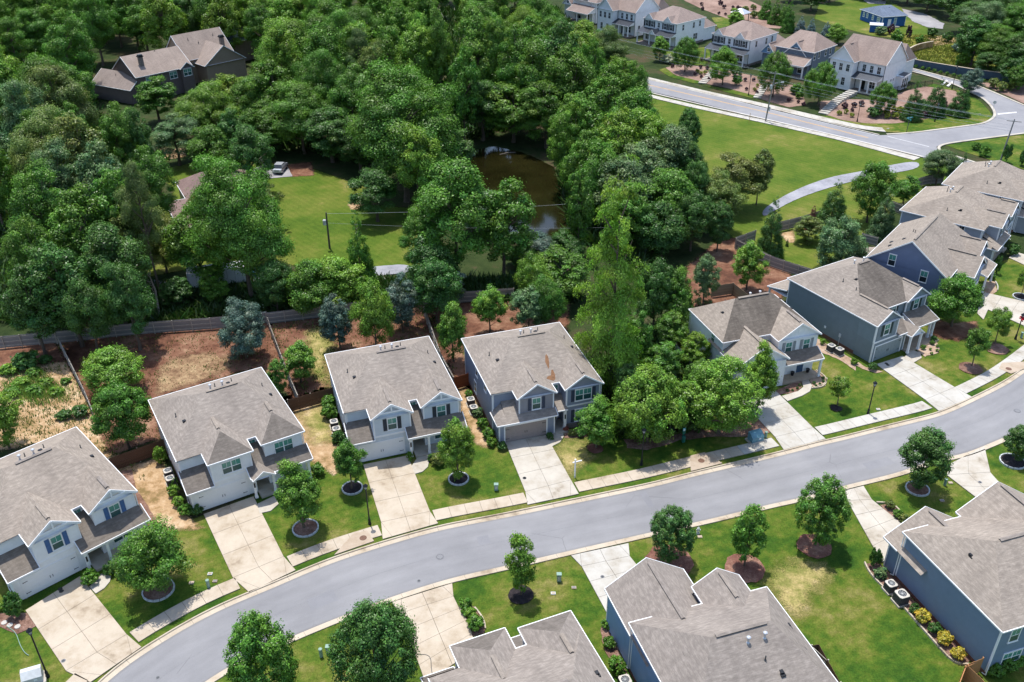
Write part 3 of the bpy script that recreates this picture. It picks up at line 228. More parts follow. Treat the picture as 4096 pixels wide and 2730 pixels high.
DATA['trees']=[
 ['maple',[-32.91,60.4],7.76,3.29,'mid','full green street tree ringed by a pale kerb on the first white lawn'],['maple',[-20.99,68.66],8.15,2.35,'mid','dense oval street tree left of the white hipped house drive'],['maple',[-17.12,74.64],6.47,1.86,'mid','slim trunked street tree in front of the pale blue garage'],
 ['oval',[-5.92,75.89],7.7,1.94,'lime','narrow oval street tree on the right lawn of the pale blue house'],['maple',[9.32,81.3],6.3,2.27,'mid','round street tree with bare shade on the dry lawn of the grey blue house'],['tuft',[15.15,82.3],9.71,4.16,'lime','broad maple with bright tips left of the pet station'],
 ['tuft',[23.51,83.82],9.82,4.45,'lime','largest bright tipped maple left of the white batten drive'],['maple',[28.91,88.02],9.12,1.99,'lime','slender airy tree in front of the white garage gable'],['young',[38.71,88.95],3.98,1.33,'lime','small sapling with bare twigs on the lawn by the slate grey house'],
 ['young',[58.51,97.47],5.56,1.55,'mid','staked young tree nearest the sidewalk right of the slate grey drive'],['young',[63.87,102.77],5.37,1.65,'lime','staked young tree behind the other at the right edge'],['maple',[60.15,107.52],7.69,3.51,'mid','feathery full tree between the slate grey house and the far drives'],
 ['oval',[56.96,117.98],7.04,2.18,'lime','slender tree standing against the blue gable wall'],['tuft',[-19.45,47.1],11.1,2.64,'mid','spiky topped tree cut by the bottom edge left of centre'],['tuft',[-11.03,48.66],10.62,3.44,'dark','wide dark tree beside the foreground drive at the bottom'],
 ['oval',[0.64,59.49],7.33,1.45,'lime','narrow tree on the dark mulch ring of the lower lawn'],['tuft',[14.88,63.6],6.66,2.16,'dark','dense rounded tree beside the lower street kerb'],['oval',[21.87,62.92],7.19,1.59,'mid','slim tree with reddish top on the big red mulch ring'],
 ['tuft',[29.33,65.67],8.19,2.55,'mid','large dense tree casting a round shadow on the lower lawn'],['oval',[42.49,73.77],7.55,2.61,'dark','open branched tree with a stone ring at the lower right'],['oval',[54.87,78.45],4.6,1.63,'dark','tree cut by the right edge beside its stone ring'],
 ['young',[73.72,116.01],4.81,1.18,'mid','young tree at the right edge before the far drives'],['maple',[-56.77,82.0],8.16,2.58,'lime','bright tree at the left edge above the first roof'],['maple',[-48.99,93.26],6.1,3.59,'lime','light green tree at the end of the plank fence'],
 ['oak',[-43.21,81.88],8.74,3.23,'mid','darker tree just below the light green one by the brown fence'],['shrubtree',[-34.69,100.83],8.2,3.2,'blue','blue green bushy tree against the long grey fence'],['shrubtree',[-28.38,92.16],5.06,1.28,'mid','small shrubby tree beside the roof of the white hipped house'],
 ['maple',[-26.4,95.01],5.88,2.29,'lime','leafy small tree in the bare yard behind the dark brown fence'],['shrubtree',[-22.76,103.03],7.82,2.28,'blue','blue grey evergreen left of the bright tree behind the pale blue roof'],['maple',[-17.8,102.08],10.46,2.92,'lime','bright green tree directly behind the pale blue roof'],
 ['shrubtree',[-14.95,107.46],8.25,2.52,'blue','blue grey evergreen right of the bright tree behind the pale blue roof'],['maple',[-7.59,99.57],8.81,2.0,'mid','green tree in the gap between the pale blue and grey blue roofs'],['maple',[-3.04,106.68],7.22,2.3,'lime','isolated light tree behind the grey blue roof'],
 ['shrubtree',[-8.45,114.1],6.42,2.03,'blue','pale blue grey tree under the big central tree'],['maple',[3.19,112.0],8.95,2.85,'lime','lime green tree left of the tall feathery conifer'],['shrubtree',[2.27,106.02],7.2,2.5,'grey','dark leafy bush below the lime green tree'],
 ['bigcone',[11.82,91.84],27.74,5.26,'yellow','tallest yellow green feathery conifer in the middle'],['maple',[21.67,105.71],9.69,2.54,'mid','leafy tree beside the tall feathery conifer'],['shrubtree',[27.33,114.14],7.84,2.02,'grey','grey green oval tree behind the tan fence'],
 ['maple',[34.57,118.66],7.86,2.59,'lime','bright tree in the red dirt yard behind the white batten house'],['cone',[40.43,129.53],9.32,2.32,'dark','dark conical tree at the bend of the dark fence'],['shrubtree',[48.15,135.05],4.24,2.42,'olive','rounded olive shrub below the dark red treelet'],
 ['cone',[49.85,139.3],4.32,1.03,'red','dark red treelet rising from the olive shrub'],['shrubtree',[49.7,124.06],9.03,4.02,'grey','large rounded grey green tree behind the slate grey roof'],['cone',[53.7,140.99],7.71,2.7,'dark','dark bushy tree left of the tallest yard tree by the path'],
 ['oval',[60.42,142.66],10.54,3.66,'mid','tallest green yard tree beside the asphalt path'],['cone',[60.48,136.5],7.83,2.32,'grey','grey green conical tree in front of the tallest yard tree'],['maple',[68.79,149.11],5.61,2.51,'mid','small round tree right of the tallest yard tree'],
 ['oak',[78.75,159.22],6.7,3.44,'grey','whitish green tree at the bend of the county road'],['cone',[85.47,164.21],4.44,0.94,'dark','thin dark cone tree right of the whitish tree by the road'],['cone',[44.41,133.46],1.32,0.28,'dark','tiny evergreen in a dirt patch on the back lawn'],
 ['oak',[-8.18,121.5],19.09,5.94,'mid','great domed tree left of the pond'],['oak',[-1.14,122.79],15.48,4.58,'mid','right lobe of the domed trees,touching the pond'],['oak',[-12.88,121.58],13.08,3.47,'mid','lower left lobe beside the great domed tree'],
 ['oak',[-11.08,116.09],9.24,3.91,'dark','shaded lower tree in front of the great domed tree'],['shrubtree',[1.35,127.17],5.32,2.88,'dark','leafy brush at the near left bank of the pond'],['shrubtree',[5.08,127.71],4.65,2.89,'blue','blue green brush at the near bank of the pond'],
 ['shrubtree',[8.77,127.04],5.31,3.07,'dark','leafy brush at the near right bank of the pond'],['oak',[-37.66,116.55],21.37,6.94,'mid','great dark crowned tree in front of the tan house'],['pine',[-50.88,116.77],21.04,2.96,'pinec','tall leaning pine in front of the tan house'],
 ['maple',[-24.77,115.02],7.82,4.28,'lime','bright leafy thicket tree behind the grey fence'],['cone',[-22.24,120.34],11.8,2.54,'mid','pointed green tree right of the lone wooden pole'],['maple',[-27.76,112.52],8.4,3.82,'mid','leafy tree at the left of the thicket behind the fence'],
 ['oak',[-33.02,112.61],8.29,3.13,'dark','dark understory tree behind the blue green bushy tree'],['oak',[-10.34,109.77],9.69,3.57,'dark','dark understory tree below the domed pair'],['oak',[4.67,107.14],8.23,2.85,'mid','leafy understory tree left of the feathery conifer base'],
 ['oak',[19.19,106.91],10.74,3.16,'dark','shaded understory tree right of the feathery conifer'],['shrubtree',[14.4,82.66],9.05,2.08,'dark','shaded thicket tree behind the first broad maple'],['shrubtree',[20.86,102.35],5.38,2.44,'mid','leafy thicket tree at the rear of the gap beside the batten house'],
 ['shrubtree',[18.52,94.13],5.82,2.6,'mid','leafy thicket tree in the middle of the gap'],['shrubtree',[22.81,97.05],5.24,2.04,'lime','bright thicket bush beside the dark fence'],['shrubtree',[22.01,89.4],6.27,1.92,'mid','thicket bush between the two broad maples and the fence'],
 ['shrubtree',[18.74,86.79],5.61,2.31,'mid','leafy bush between the two broad maples'],['shrubtree',[19.46,83.4],5.81,1.83,'dark','dark bush between the two broad maples near the mulch'],['shrubtree',[13.39,86.86],7.46,1.87,'dark','dark leafy tree touching the right wall of the grey blue house'],
 ['shrubtree',[14.97,96.16],9.04,2.16,'mid','leafy tree below the feathery conifer branches'],['oak',[-54.1,120.51],16,3.81,'olive','medium olive tree crown left of the tan house'],['oak',[-57.25,122.07],18,4.26,'mid','medium tall green tree crown left of the tan house'],
 ['oak',[-68.84,124.07],18,4.55,'mid','broad tall green tree crown near the left photo edge'],['oak',[-60.4,116.53],17,4.99,'mid','broad green tree crown near the left photo edge'],['oak',[-63.07,110.06],16,4.16,'mid','medium green tree crown near the left photo edge'],
 ['oak',[-53.42,109.35],15,4.58,'dark','broad dark green tree crown above the long grey plank fence'],['oak',[-57.4,104.11],15,4.4,'dark','broad dark green tree crown well left of the long grey plank fence'],['oak',[-49.33,103.12],13,3.21,'dark','medium dark green tree crown above the long grey plank fence'],
 ['oak',[-61.41,102.11],13,3.38,'dark','medium dark green tree crown near the left photo edge'],['oak',[-54.43,102.34],11,3.42,'dark','medium dark green tree crown left of the long grey plank fence'],['oak',[-78.63,147.94],19,6.3,'olive','broad tall olive tree crown near the left photo edge'],
 ['oak',[-71.16,145.38],19,5.43,'olive','broad tall olive tree crown well left of the large brown house'],['oak',[-90.23,166.77],19,4.94,'grey','broad tall grey green tree crown near the left photo edge'],['oak',[-87.85,175.89],19,6.69,'olive','broad tall olive tree crown near the top left corner'],
 ['oak',[-69.59,156.83],17,4.16,'mid','medium green tree crown below the large brown house'],['oak',[-66.28,157.52],16,3.12,'dark','medium dark green tree crown below the large brown house'],['oak',[-65.23,136.23],17,4.19,'grey','medium grey green tree crown near the left photo edge'],
 ['oak',[-72.01,136.39],17,4.44,'grey','broad grey green tree crown near the left photo edge'],['oak',[-61.79,181.32],14,6.66,'yellow','broad yellowish tree crown below the large brown house'],['oak',[-65.6,173.12],10,5.24,'grey','broad grey green tree crown below the large brown house'],
 ['oak',[-54.79,159.98],12,4.3,'mid','medium green tree crown above the tan house'],['oak',[-78.6,200.6],10,4.89,'mid','broad green tree crown just below the large brown house'],['oak',[-53.39,187.54],14,5.22,'mid','broad green tree crown just left of the bare earth clearing'],
 ['oak',[-49.19,189.9],16,5.58,'mid','broad green tree crown just above the bare earth clearing'],['oak',[-59.73,199.33],10,2.69,'olive','narrow olive tree crown left of the bare earth clearing'],['oak',[-46.79,156.67],13,4.21,'dark','medium dark green tree crown just above the canvas tent'],
 ['oak',[-53.64,170.4],12,3.12,'dark','medium dark green tree crown left of the bare earth clearing'],['oak',[-49.25,210.02],20,8.87,'lime','broad tall bright green tree crown right of the slate roofed house'],['oak',[-37.79,187.91],19,6.45,'mid','broad tall green tree crown right of the bare earth clearing'],
 ['oak',[-31.15,178.02],18,5.55,'mid','broad tall green tree crown well left of the three bright tall trees'],['oak',[-19.51,163.79],20,8.27,'mid','broad tall green tree crown left of the brown pond bank'],['oak',[-13.88,154.45],18,4.91,'mid','broad tall green tree crown above the great domed tree'],
 ['tuliptree',[-15.17,200.93],24,3.48,'bright','medium tall bright pointed crown just below the three bright tall trees'],['tuliptree',[-19.83,205.82],22,3.28,'bright','medium tall bright pointed crown just left of the three bright tall trees'],['tuliptree',[-6.94,201.96],24,5.76,'bright','broad tall bright pointed crown just right of the three bright tall trees'],
 ['tuliptree',[-2.81,200.74],22,3.79,'bright','medium tall bright pointed crown right of the three bright tall trees'],['oak',[-9.47,182.72],20,3.5,'mid','medium tall green tree crown below the three bright tall trees'],['oak',[-28.83,193.18],19,3.69,'olive','medium tall olive tree crown left of the three bright tall trees'],
 ['oak',[-25.28,202.59],20,4.81,'mid','broad tall green tree crown left of the three bright tall trees'],['oak',[1.72,192.24],22,5.54,'mid','broad tall green tree crown right of the three bright tall trees'],['oak',[5.16,187.65],20,5.46,'mid','broad tall green tree crown left of the dark pine by the white houses'],
 ['oak',[10.89,198.08],22,5.69,'dark','broad tall dark green tree crown below the white gabled houses'],['oak',[12.96,186.19],19,6.08,'mid','broad tall green tree crown just left of the dark pine by the white houses'],['oak',[19.03,176.44],18,5.51,'mid','broad tall green tree crown just below the dark pine by the white houses'],
 ['oak',[17.92,193.47],19,3.69,'mid','medium tall green tree crown just left of the dark pine by the white houses'],['oak',[22.55,163.57],17,5.46,'mid','broad green tree crown just left of the county road'],['oak',[12.7,157.6],18,5.28,'mid','broad tall green tree crown below the dark pine by the white houses'],
 ['oak',[24.42,153.8],16,4.93,'lime','broad bright green tree crown below the county road'],['oak',[17.96,149.49],17,5.33,'lime','broad bright green tree crown below the dark pine by the white houses'],['oak',[10.96,155.87],17,4.14,'lime','medium bright green tree crown below the dark pine by the white houses'],
 ['oak',[27.76,148.54],15,5.34,'grey','broad grey green tree crown left of the open field'],['oak',[21.66,142.85],14,4.93,'grey','broad grey green tree crown below the county road'],['oak',[15.01,140.1],15,4.32,'mid','broad green tree crown right of the pond'],
 ['oak',[12.38,146.66],15,3.96,'mid','medium green tree crown right of the pond'],['oak',[29.82,140.06],12,2.65,'dark','narrow dark green tree crown below the open field'],['oak',[25.05,136.25],12,5.02,'mid','broad green tree crown below the open field'],
 ['oak',[17.61,130.85],12,3.64,'mid','medium green tree crown above the tallest feathery conifer'],['oak',[38.9,148.54],10,4.89,'olive','broad olive tree crown just below the open field'],['oak',[43.46,150.62],10,2.36,'olive','narrow olive tree crown right of the open field'],
 ['oak',[34.11,139.43],10,3.87,'olive','medium olive tree crown just above the asphalt path'],['oak',[28.6,132.1],10,3.7,'dark','medium dark green tree crown left of the asphalt path'],['oak',[23.59,129.42],9,4.14,'dark','medium low dark green tree crown right of the tallest feathery conifer'],
 ['oak',[32.76,131.63],8,2.34,'dark','narrow low dark green tree crown just left of the asphalt path'],['oak',[10.57,130.31],14,2.48,'mid','narrow green tree crown right of the pond'],['oak',[30.7,145.55],13,2.95,'dark','narrow dark green tree crown just left of the open field'],
 ['oak',[34.21,171.3],11,2.62,'dark','narrow dark green tree crown just below the county road'],['shrubtree',[-42.38,115.32],5.73,2.31,'mid','leafy bush in front of the white trailer'],['shrubtree',[-47.54,114.76],4.58,2.49,'dark','dark bush left of the white trailer'],
 ['oak',[-14.82,184.63],11.26,5.92,'dark','dark spreading tree on the left bank of the pond'],['oak',[14.34,166.28],10.52,4.72,'mid','leafy tree overhanging the right bank of the pond'],['oak',[14.53,141.77],9.54,3.53,'mid','leafy tree at the near right bank of the pond'],
 ['pine',[22.75,214.86],17,5.13,'pinec','tall dark pine standing left of the white houses'],['pine',[24.78,213.25],13,4.0,'pinec','lower pine beside the tall dark pine left of the white houses'],['pine',[-32.5,200.76],20,3.99,'pinec','soft pine crown in the middle of the far woods'],
 ['oak',[-18.71,153.54],23.47,10.37,'mid','huge spreading tree between the tan house lawn and the pond'],['oak',[-22.88,144.71],9.32,4.43,'dark','low dark tree at the right edge of the tan house lawn'],['oak',[-10.88,161.19],10.74,4.83,'dark','dark tree in front of the left end of the pond'],
 ['oak',[-5.76,186.63],12.91,5.96,'dark','dark tree on the far bank of the pond,left one'],['oak',[0.66,185.35],11.85,6.19,'mid','green tree on the far bank of the pond,middle one'],['oak',[7.37,181.38],13.82,6.06,'mid','green tree on the far bank of the pond,right one'],
 ['oak',[-35.41,174.15],10.96,5.88,'dark','dark tree behind the upper edge of the tan house lawn'],['oak',[-42.05,179.4],14.24,6.75,'mid','broad tree behind the parked silver car'],['oak',[-49.02,179.57],10.24,5.28,'mid','medium tree behind the canvas tent'],
 ['oak',[-55.03,181.56],7.41,4.34,'dark','dark tree above the tan house roof'],['oak',[-29.08,169.14],10.77,5.26,'dark','dark tree where the lawn meets the woods'],['oak',[137.12,311.51],9.19,6.35,'dark','broad low dark green tree crown right of the blue bungalow'],
 ['oak',[140.75,301.34],8.94,6.16,'dark','broad low dark green tree crown near the top right corner'],['oak',[135.81,325.14],9.66,5.58,'mid','broad low green tree crown above the blue bungalow'],['oak',[99.84,315.05],8.23,4.94,'dark','broad low dark green tree crown left of the blue bungalow'],
 ['oak',[96.94,329.73],7.11,4.63,'dark','broad low dark green tree crown well above the county road'],['oak',[109.86,327.7],8.06,5.12,'dark','broad low dark green tree crown well left of the dark blue retaining wall'],['oak',[121.61,242.96],12.51,5.85,'dark','broad dark green tree crown near the top right corner'],
 ['oak',[125.49,235.92],11.56,6.47,'mid','broad green tree crown near the top right corner'],['oak',[127.61,226.87],12.14,5.88,'dark','broad dark green tree crown right of the dark blue retaining wall'],['oak',[132.15,261.57],12.99,6.87,'grey','broad grey green tree crown near the top right corner'],
 ['oak',[138.93,259.83],12.56,7.04,'mid','broad green tree crown above the dark blue retaining wall'],['oak',[142.91,254.78],13.03,6.1,'dark','broad dark green tree crown well right of the dark blue retaining wall'],['oak',[135.62,279.67],9.41,5.32,'dark','broad low dark green tree crown above the dark blue retaining wall'],
 ['oak',[144.44,282.8],12.2,6.25,'dark','broad dark green tree crown above the dark blue retaining wall'],['oak',[153.66,284.8],11.75,6.74,'mid','broad green tree crown well above the dark blue retaining wall'],['oak',[122.21,248.38],5.18,2.81,'dark','narrow low dark green tree crown just above the dark blue retaining wall'],
 ['oak',[122.59,223.13],6.85,4.01,'dark','medium low dark green tree crown near the top right corner'],['oak',[121.21,233.12],6.01,3.79,'dark','medium low dark green tree crown just right of the dark blue retaining wall'],['oak',[134.93,230.66],12.79,5.59,'dark','broad dark green tree crown well right of the blue bungalow'],
 ['oak',[144.14,321.86],8.04,6.04,'mid','broad low green tree crown right of the blue bungalow'],['oak',[129.33,329.92],8.94,6.17,'dark','broad low dark green tree crown above the blue bungalow'],['oak',[123.43,334.8],8.91,5.73,'mid','broad low green tree crown well above the dark blue retaining wall'],
 ['tuft',[45.58,239.65],8.73,3.37,'mid','green tree on the mulch slope nearest the pine,left of the first steps'],['oval',[40.62,250.99],6.48,2.41,'lime','narrow bright tree in front of the second white house porch'],['maple',[52.93,227.11],9.23,3.73,'lime','bright tree right of the first steps in front of the dormered white house'],
 ['tuft',[62.79,216.65],10.45,3.9,'mid','bushy maple behind the utility pole'],['tuft',[71.8,210.04],9.7,3.8,'mid','bushy maple left of the white corner house'],['tuft',[83.52,202.38],7.15,3.08,'mid','small maple in front of the white corner house porch'],
 ['cone',[88.88,198.1],8.27,2.47,'dark','dense dark cone tree nearest the white corner house'],['cone',[95.0,201.1],7.87,2.72,'dark','middle dense dark cone tree at the street corner'],['cone',[100.42,200.96],7.41,2.64,'dark','dense dark cone tree nearest the side street'],
 ['maple',[110.17,217.85],5.96,2.79,'blue','blue green tree behind the cone trees at the crosswalk'],['maple',[122.39,219.35],6.86,2.64,'mid','roadside tree at the right edge beside the retaining wall'],['cone',[81.89,302.93],6.93,2.39,'mid','farthest left tall green cone tree above the roofs'],
 ['cone',[83.03,295.26],7.31,2.33,'mid','second tall green cone tree above the dormered roof'],['cone',[85.26,293.32],7.01,2.13,'mid','slim tall green cone tree between two others'],['cone',[84.26,284.38],8.37,2.33,'mid','tall green cone tree nearest the blue spruces'],
 ['cone',[87.44,282.53],4.64,1.87,'spruce','left blue spruce behind the blue gabled house'],['cone',[89.59,279.04],4.72,1.85,'spruce','middle blue spruce behind the blue gabled house'],['cone',[93.75,277.77],4.07,1.66,'spruce','right blue spruce behind the blue gabled house'],
 ['maple',[94.29,269.05],5.58,2.96,'lime','round bright tree behind the white corner house roof'],['maple',[68.92,287.88],6.03,2.72,'lime','round green tree on the mulch left of the pavilion'],['oak',[-100.44,305.81],17.79,6.85,'dark','broad tall dark green tree crown above the slate roofed house'],
 ['oak',[-160.21,333.6],15.85,5.89,'dark','broad dark green tree crown near the top left corner'],['oak',[-116.83,341.94],20.99,5.56,'lime','broad tall bright green tree crown well above the slate roofed house'],['oak',[-139.56,349.74],16.73,5.46,'lime','broad bright green tree crown near the top left corner'],
 ['oak',[-172.73,324.86],16.75,5.22,'lime','broad bright green tree crown near the left photo edge'],['oak',[-136.79,242.99],19.55,6.93,'lime','broad tall bright green tree crown near the top left corner'],['oak',[-76.88,251.15],17.79,5.02,'yellow','broad tall yellowish tree crown just above the slate roofed house'],
 ['oak',[-100.51,258.56],16.14,5.89,'mid','broad green tree crown above the large brown house'],['oak',[-119.35,253.17],18.66,5.02,'lime','broad tall bright green tree crown well left of the large brown house'],['oak',[-131.01,230.67],15.76,6.24,'dark','broad dark green tree crown near the left photo edge'],
 ['oak',[-71.69,260.65],16.18,6.88,'yellow','broad yellowish tree crown just above the slate roofed house'],['oak',[-73.12,310.94],21.0,5.64,'lime','broad tall bright green tree crown above the slate roofed house'],['oak',[-131.16,305.93],20.62,5.09,'mid','broad tall green tree crown near the top left corner'],
 ['oak',[-96.77,293.76],15.48,6.22,'mid','broad green tree crown above the slate roofed house'],['oak',[-107.01,321.1],16.86,6.03,'lime','broad bright green tree crown above the slate roofed house'],['oak',[-153.16,310.72],17.98,6.4,'dark','broad tall dark green tree crown near the top left corner'],
 ['oak',[-92.12,252.63],19.52,6.04,'lime','broad tall bright green tree crown above the large brown house'],['oak',[-158.24,342.53],19.84,5.86,'mid','broad tall green tree crown well above the large brown house'],['oak',[-110.57,251.42],20.09,6.67,'mid','broad tall green tree crown well left of the large brown house'],
 ['oak',[-82.46,317.44],20.05,6.43,'dark','broad tall dark green tree crown well above the large brown house'],['oak',[-57.25,232.25],15.85,5.47,'lime','broad bright green tree crown right of the slate roofed house'],['oak',[-131.01,338.07],16.19,5.16,'yellow','broad yellowish tree crown well above the large brown house'],
 ['oak',[-75.72,272.04],18.21,6.51,'lime','broad tall bright green tree crown well above the large brown house'],['oak',[-146.42,258.8],19.18,5.69,'dark','broad tall dark green tree crown near the left photo edge'],['oak',[-117.92,294.73],20.32,5.39,'lime','broad tall bright green tree crown well left of the slate roofed house'],
 ['oak',[-105.73,266.08],19.37,5.58,'mid','broad tall green tree crown above the large brown house'],['oak',[-124.23,313.6],15.03,5.23,'yellow','broad yellowish tree crown near the top left corner'],['oak',[-65.31,250.27],16.16,5.05,'mid','broad green tree crown just above the slate roofed house'],
 ['oak',[-110.05,313.8],20.11,6.16,'dark','broad tall dark green tree crown well above the slate roofed house'],['oak',[-88.99,263.13],18.18,6.28,'dark','broad tall dark green tree crown left of the slate roofed house'],['oak',[-125.56,249.67],15.11,6.37,'mid','broad green tree crown near the top left corner'],
 ['oak',[-132.79,326.02],17.17,6.64,'mid','broad green tree crown well above the large brown house'],['oak',[-125.15,355.17],15.99,5.39,'dark','broad dark green tree crown well above the large brown house'],['oak',[-62.43,259.79],15.61,5.6,'lime','broad bright green tree crown above the bare earth clearing'],
 ['oak',[-145.89,272.47],18.24,5.68,'yellow','broad tall yellowish tree crown near the top left corner'],['oak',[-144.28,290.88],18.36,6.31,'lime','broad tall bright green tree crown near the left photo edge'],['oak',[-88.72,328.76],19.11,5.82,'lime','broad tall bright green tree crown well above the bare earth clearing'],
 ['oak',[-96.84,273.09],19.67,5.84,'dark','broad tall dark green tree crown above the large brown house'],['oak',[-89.45,345.51],16.56,5.02,'lime','broad bright green tree crown well above the large brown house'],['oak',[-173.6,335.22],15.43,6.08,'lime','broad bright green tree crown well left of the large brown house'],
 ['oak',[-138.14,307.47],17.59,6.09,'dark','broad tall dark green tree crown well left of the slate roofed house'],['oak',[-74.0,280.25],16.7,6.39,'mid','broad green tree crown well above the bare earth clearing'],['oak',[-119.44,283.46],20.41,6.19,'mid','broad tall green tree crown well left of the slate roofed house'],
 ['oak',[-132.13,270.71],17.18,5.73,'yellow','broad yellowish tree crown well left of the large brown house'],['oak',[-75.3,328.52],15.06,6.06,'mid','broad green tree crown well left of the three bright tall trees'],['oak',[-124.4,219.76],20.39,4.47,'lime','broad tall bright green tree crown near the top left corner,upper far left of the'],
 ['oak',[-91.95,147.51],15.64,3.99,'olive','medium olive tree crown near the left photo edge'],['tuliptree',[-26.15,229.9],20.16,5.19,'lime','broad tall bright green pointed crown left of the three bright tall trees'],['oak',[-97.06,202.37],12.19,4.61,'mid','broad green tree crown well left of the large brown house'],
 ['pine',[3.81,229.68],18.6,6.6,'yellow','broad tall yellowish pine crown left of the white gabled houses'],['pine',[-54.41,203.51],13.78,4.2,'mid','medium green pine crown just above the bare earth clearing'],['oak',[25.67,207.34],11.66,4.78,'lime','broad bright green tree crown just right of the dark pine by the white houses'],
 ['oak',[-53.13,125.85],10.07,4.08,'olive','medium olive tree crown left of the great dark crowned tree'],['pine',[-154.4,266.9],15.45,5.89,'mid','broad green pine crown near the top left corner'],['pine',[-86.2,311.43],16.14,4.63,'mid','broad green pine crown above the slate roofed house'],
 ['oak',[-38.31,219.47],20.14,6.31,'mid','broad tall green tree crown above the bare earth clearing'],['maple',[8.08,245.09],18.01,6.53,'mid','broad tall green oval crown left of the white gabled houses'],['oak',[24.09,248.1],8.87,2.99,'mid','narrow low green tree crown just above the dark pine by the white houses'],
 ['oak',[-114.55,195.52],18.47,6.85,'mid','broad tall green tree crown well left of the tan house'],['oak',[-24.68,210.11],16.02,6.61,'mid','broad green tree crown left of the three bright tall trees'],['oak',[-51.46,285.21],19.66,5.08,'mid','broad tall green tree crown well right of the slate roofed house'],
 ['oak',[-138.74,338.76],17.95,5.38,'lime','broad tall bright green tree crown well left of the bare earth clearing'],['oak',[-146.67,343.76],19.68,5.93,'mid','broad tall green tree crown near the top left corner,upper far left of the photo'],['oak',[17.54,227.72],15.46,5.67,'yellow','broad yellowish tree crown just below the white gabled houses'],
 ['oak',[-17.52,329.4],19.45,4.58,'lime','broad tall bright green tree crown above the three bright tall trees'],['maple',[-118.99,276.43],16.26,4.74,'lime','broad bright green oval crown near the top left corner'],['maple',[-140.94,314.43],16.6,5.45,'mid','broad green oval crown near the top left corner'],
 ['oak',[-35.02,331.56],16.0,4.47,'mid','broad green tree crown above the three bright tall trees'],['oak',[-46.34,226.9],17.45,6.66,'mid','broad green tree crown above the bare earth clearing'],['maple',[-66.74,196.62],9.26,3.62,'mid','medium low green oval crown below the large brown house'],
 ['tuliptree',[-144.58,306.15],16.49,6.05,'mid','broad green pointed crown near the top left corner'],['oak',[-4.55,306.31],19.01,5.5,'lime','broad tall bright green tree crown well left of the white gabled houses'],['oak',[-57.58,136.03],16.15,4.38,'mid','broad green tree crown left of the tan house'],
 ['oak',[-15.61,145.47],16.14,4.15,'lime','medium bright green tree crown left of the brown pond bank'],['maple',[-140.01,271.34],16.96,4.71,'mid','broad green oval crown well left of the large brown house'],['oak',[-57.22,297.78],20.09,6.8,'lime','broad tall bright green tree crown well right of the slate roofed house'],
 ['tuliptree',[-129.77,291.98],19.99,6.0,'mid','broad tall green pointed crown near the top left corner'],['oak',[-81.42,338.62],19.83,5.69,'mid','broad tall green tree crown above the slate roofed house'],['tuliptree',[7.2,292.38],19.17,6.24,'lime','broad tall bright green pointed crown left of the white gabled houses'],
 ['oak',[-86.93,289.29],20.8,6.13,'mid','broad tall green tree crown well above the bare earth clearing'],['pine',[-103.64,344.09],19.23,5.03,'lime','broad tall bright green pine crown above the slate roofed house'],['oak',[-58.52,193.71],12.23,5.11,'yellow','broad yellowish tree crown left of the bare earth clearing'],
 ['oak',[-112.88,271.85],16.55,6.4,'mid','broad green tree crown well left of the slate roofed house'],['oak',[-106.2,191.13],19.8,4.65,'yellow','broad tall yellowish tree crown near the left photo edge'],['maple',[-41.91,288.95],20.56,5.61,'yellow','broad tall yellowish oval crown left of the three bright tall trees'],
 ['oak',[-153.86,275.02],19.83,4.73,'mid','broad tall green tree crown near the top left corner and near the left photo edge'],['oak',[-50.09,140.52],8.21,3.13,'olive','medium low olive tree crown just below the tan house'],['oak',[-12.73,289.95],20.43,5.26,'lime','broad tall bright green tree crown well above the brown pond bank'],
 ['oak',[-123.53,336.16],21.77,5.37,'lime','broad tall bright green tree crown well above the large brown house,upper left of the'],['maple',[-132.8,262.69],19.12,6.46,'mid','broad tall green oval crown near the top left corner'],['maple',[-67.27,343.7],15.7,6.24,'mid','broad green oval crown well above the slate roofed house'],
 ['tuliptree',[-136.42,253.24],20.52,4.55,'lime','broad tall bright green pointed crown near the top left corner'],['maple',[-40.24,201.07],20.84,5.72,'mid','broad tall green oval crown above the bare earth clearing'],['oak',[-60.36,290.26],15.57,5.54,'mid','broad green tree crown right of the slate roofed house'],
 ['tuliptree',[-34.38,213.06],18.63,5.77,'lime','broad tall bright green pointed crown well right of the bare earth clearing'],['oak',[-154.5,325.19],15.68,4.75,'lime','broad bright green tree crown well left of the slate roofed house'],['pine',[-37.99,238.41],17.11,6.76,'mid','broad green pine crown left of the three bright tall trees'],
 ['pine',[-31.24,315.75],18.49,4.59,'lime','broad tall bright green pine crown above the three bright tall trees'],['pine',[-89.6,300.84],20.2,6.22,'mid','broad tall green pine crown above the slate roofed house'],['pine',[-121.04,227.53],17.5,5.3,'mid','broad green pine crown near the left photo edge'],
 ['oak',[-98.14,313.64],21.13,4.55,'yellow','broad tall yellowish tree crown above the slate roofed house'],['oak',[-44.67,322.69],21.44,6.62,'mid','broad tall green tree crown well above the three bright tall trees'],['oak',[-97.14,190.18],17.07,6.81,'mid','broad green tree crown near the top left corner,upper far left of the photo'],
 ['maple',[-41.34,134.12],12.63,4.3,'mid','medium green oval crown just above the great dark crowned tree'],['oak',[-6.41,139.35],8.36,4.03,'grey','medium low grey green tree crown just above the great domed tree'],['pine',[-36.43,281.01],19.0,6.03,'lime','broad tall bright green pine crown left of the three bright tall trees'],
 ['maple',[-125.32,344.59],17.35,4.95,'lime','broad bright green oval crown well above the large brown house'],['maple',[-48.8,198.09],21.4,5.12,'yellow','broad tall yellowish oval crown right of the slate roofed house'],['oak',[-23.41,263.88],17.12,4.87,'mid','broad green tree crown just above the three bright tall trees'],
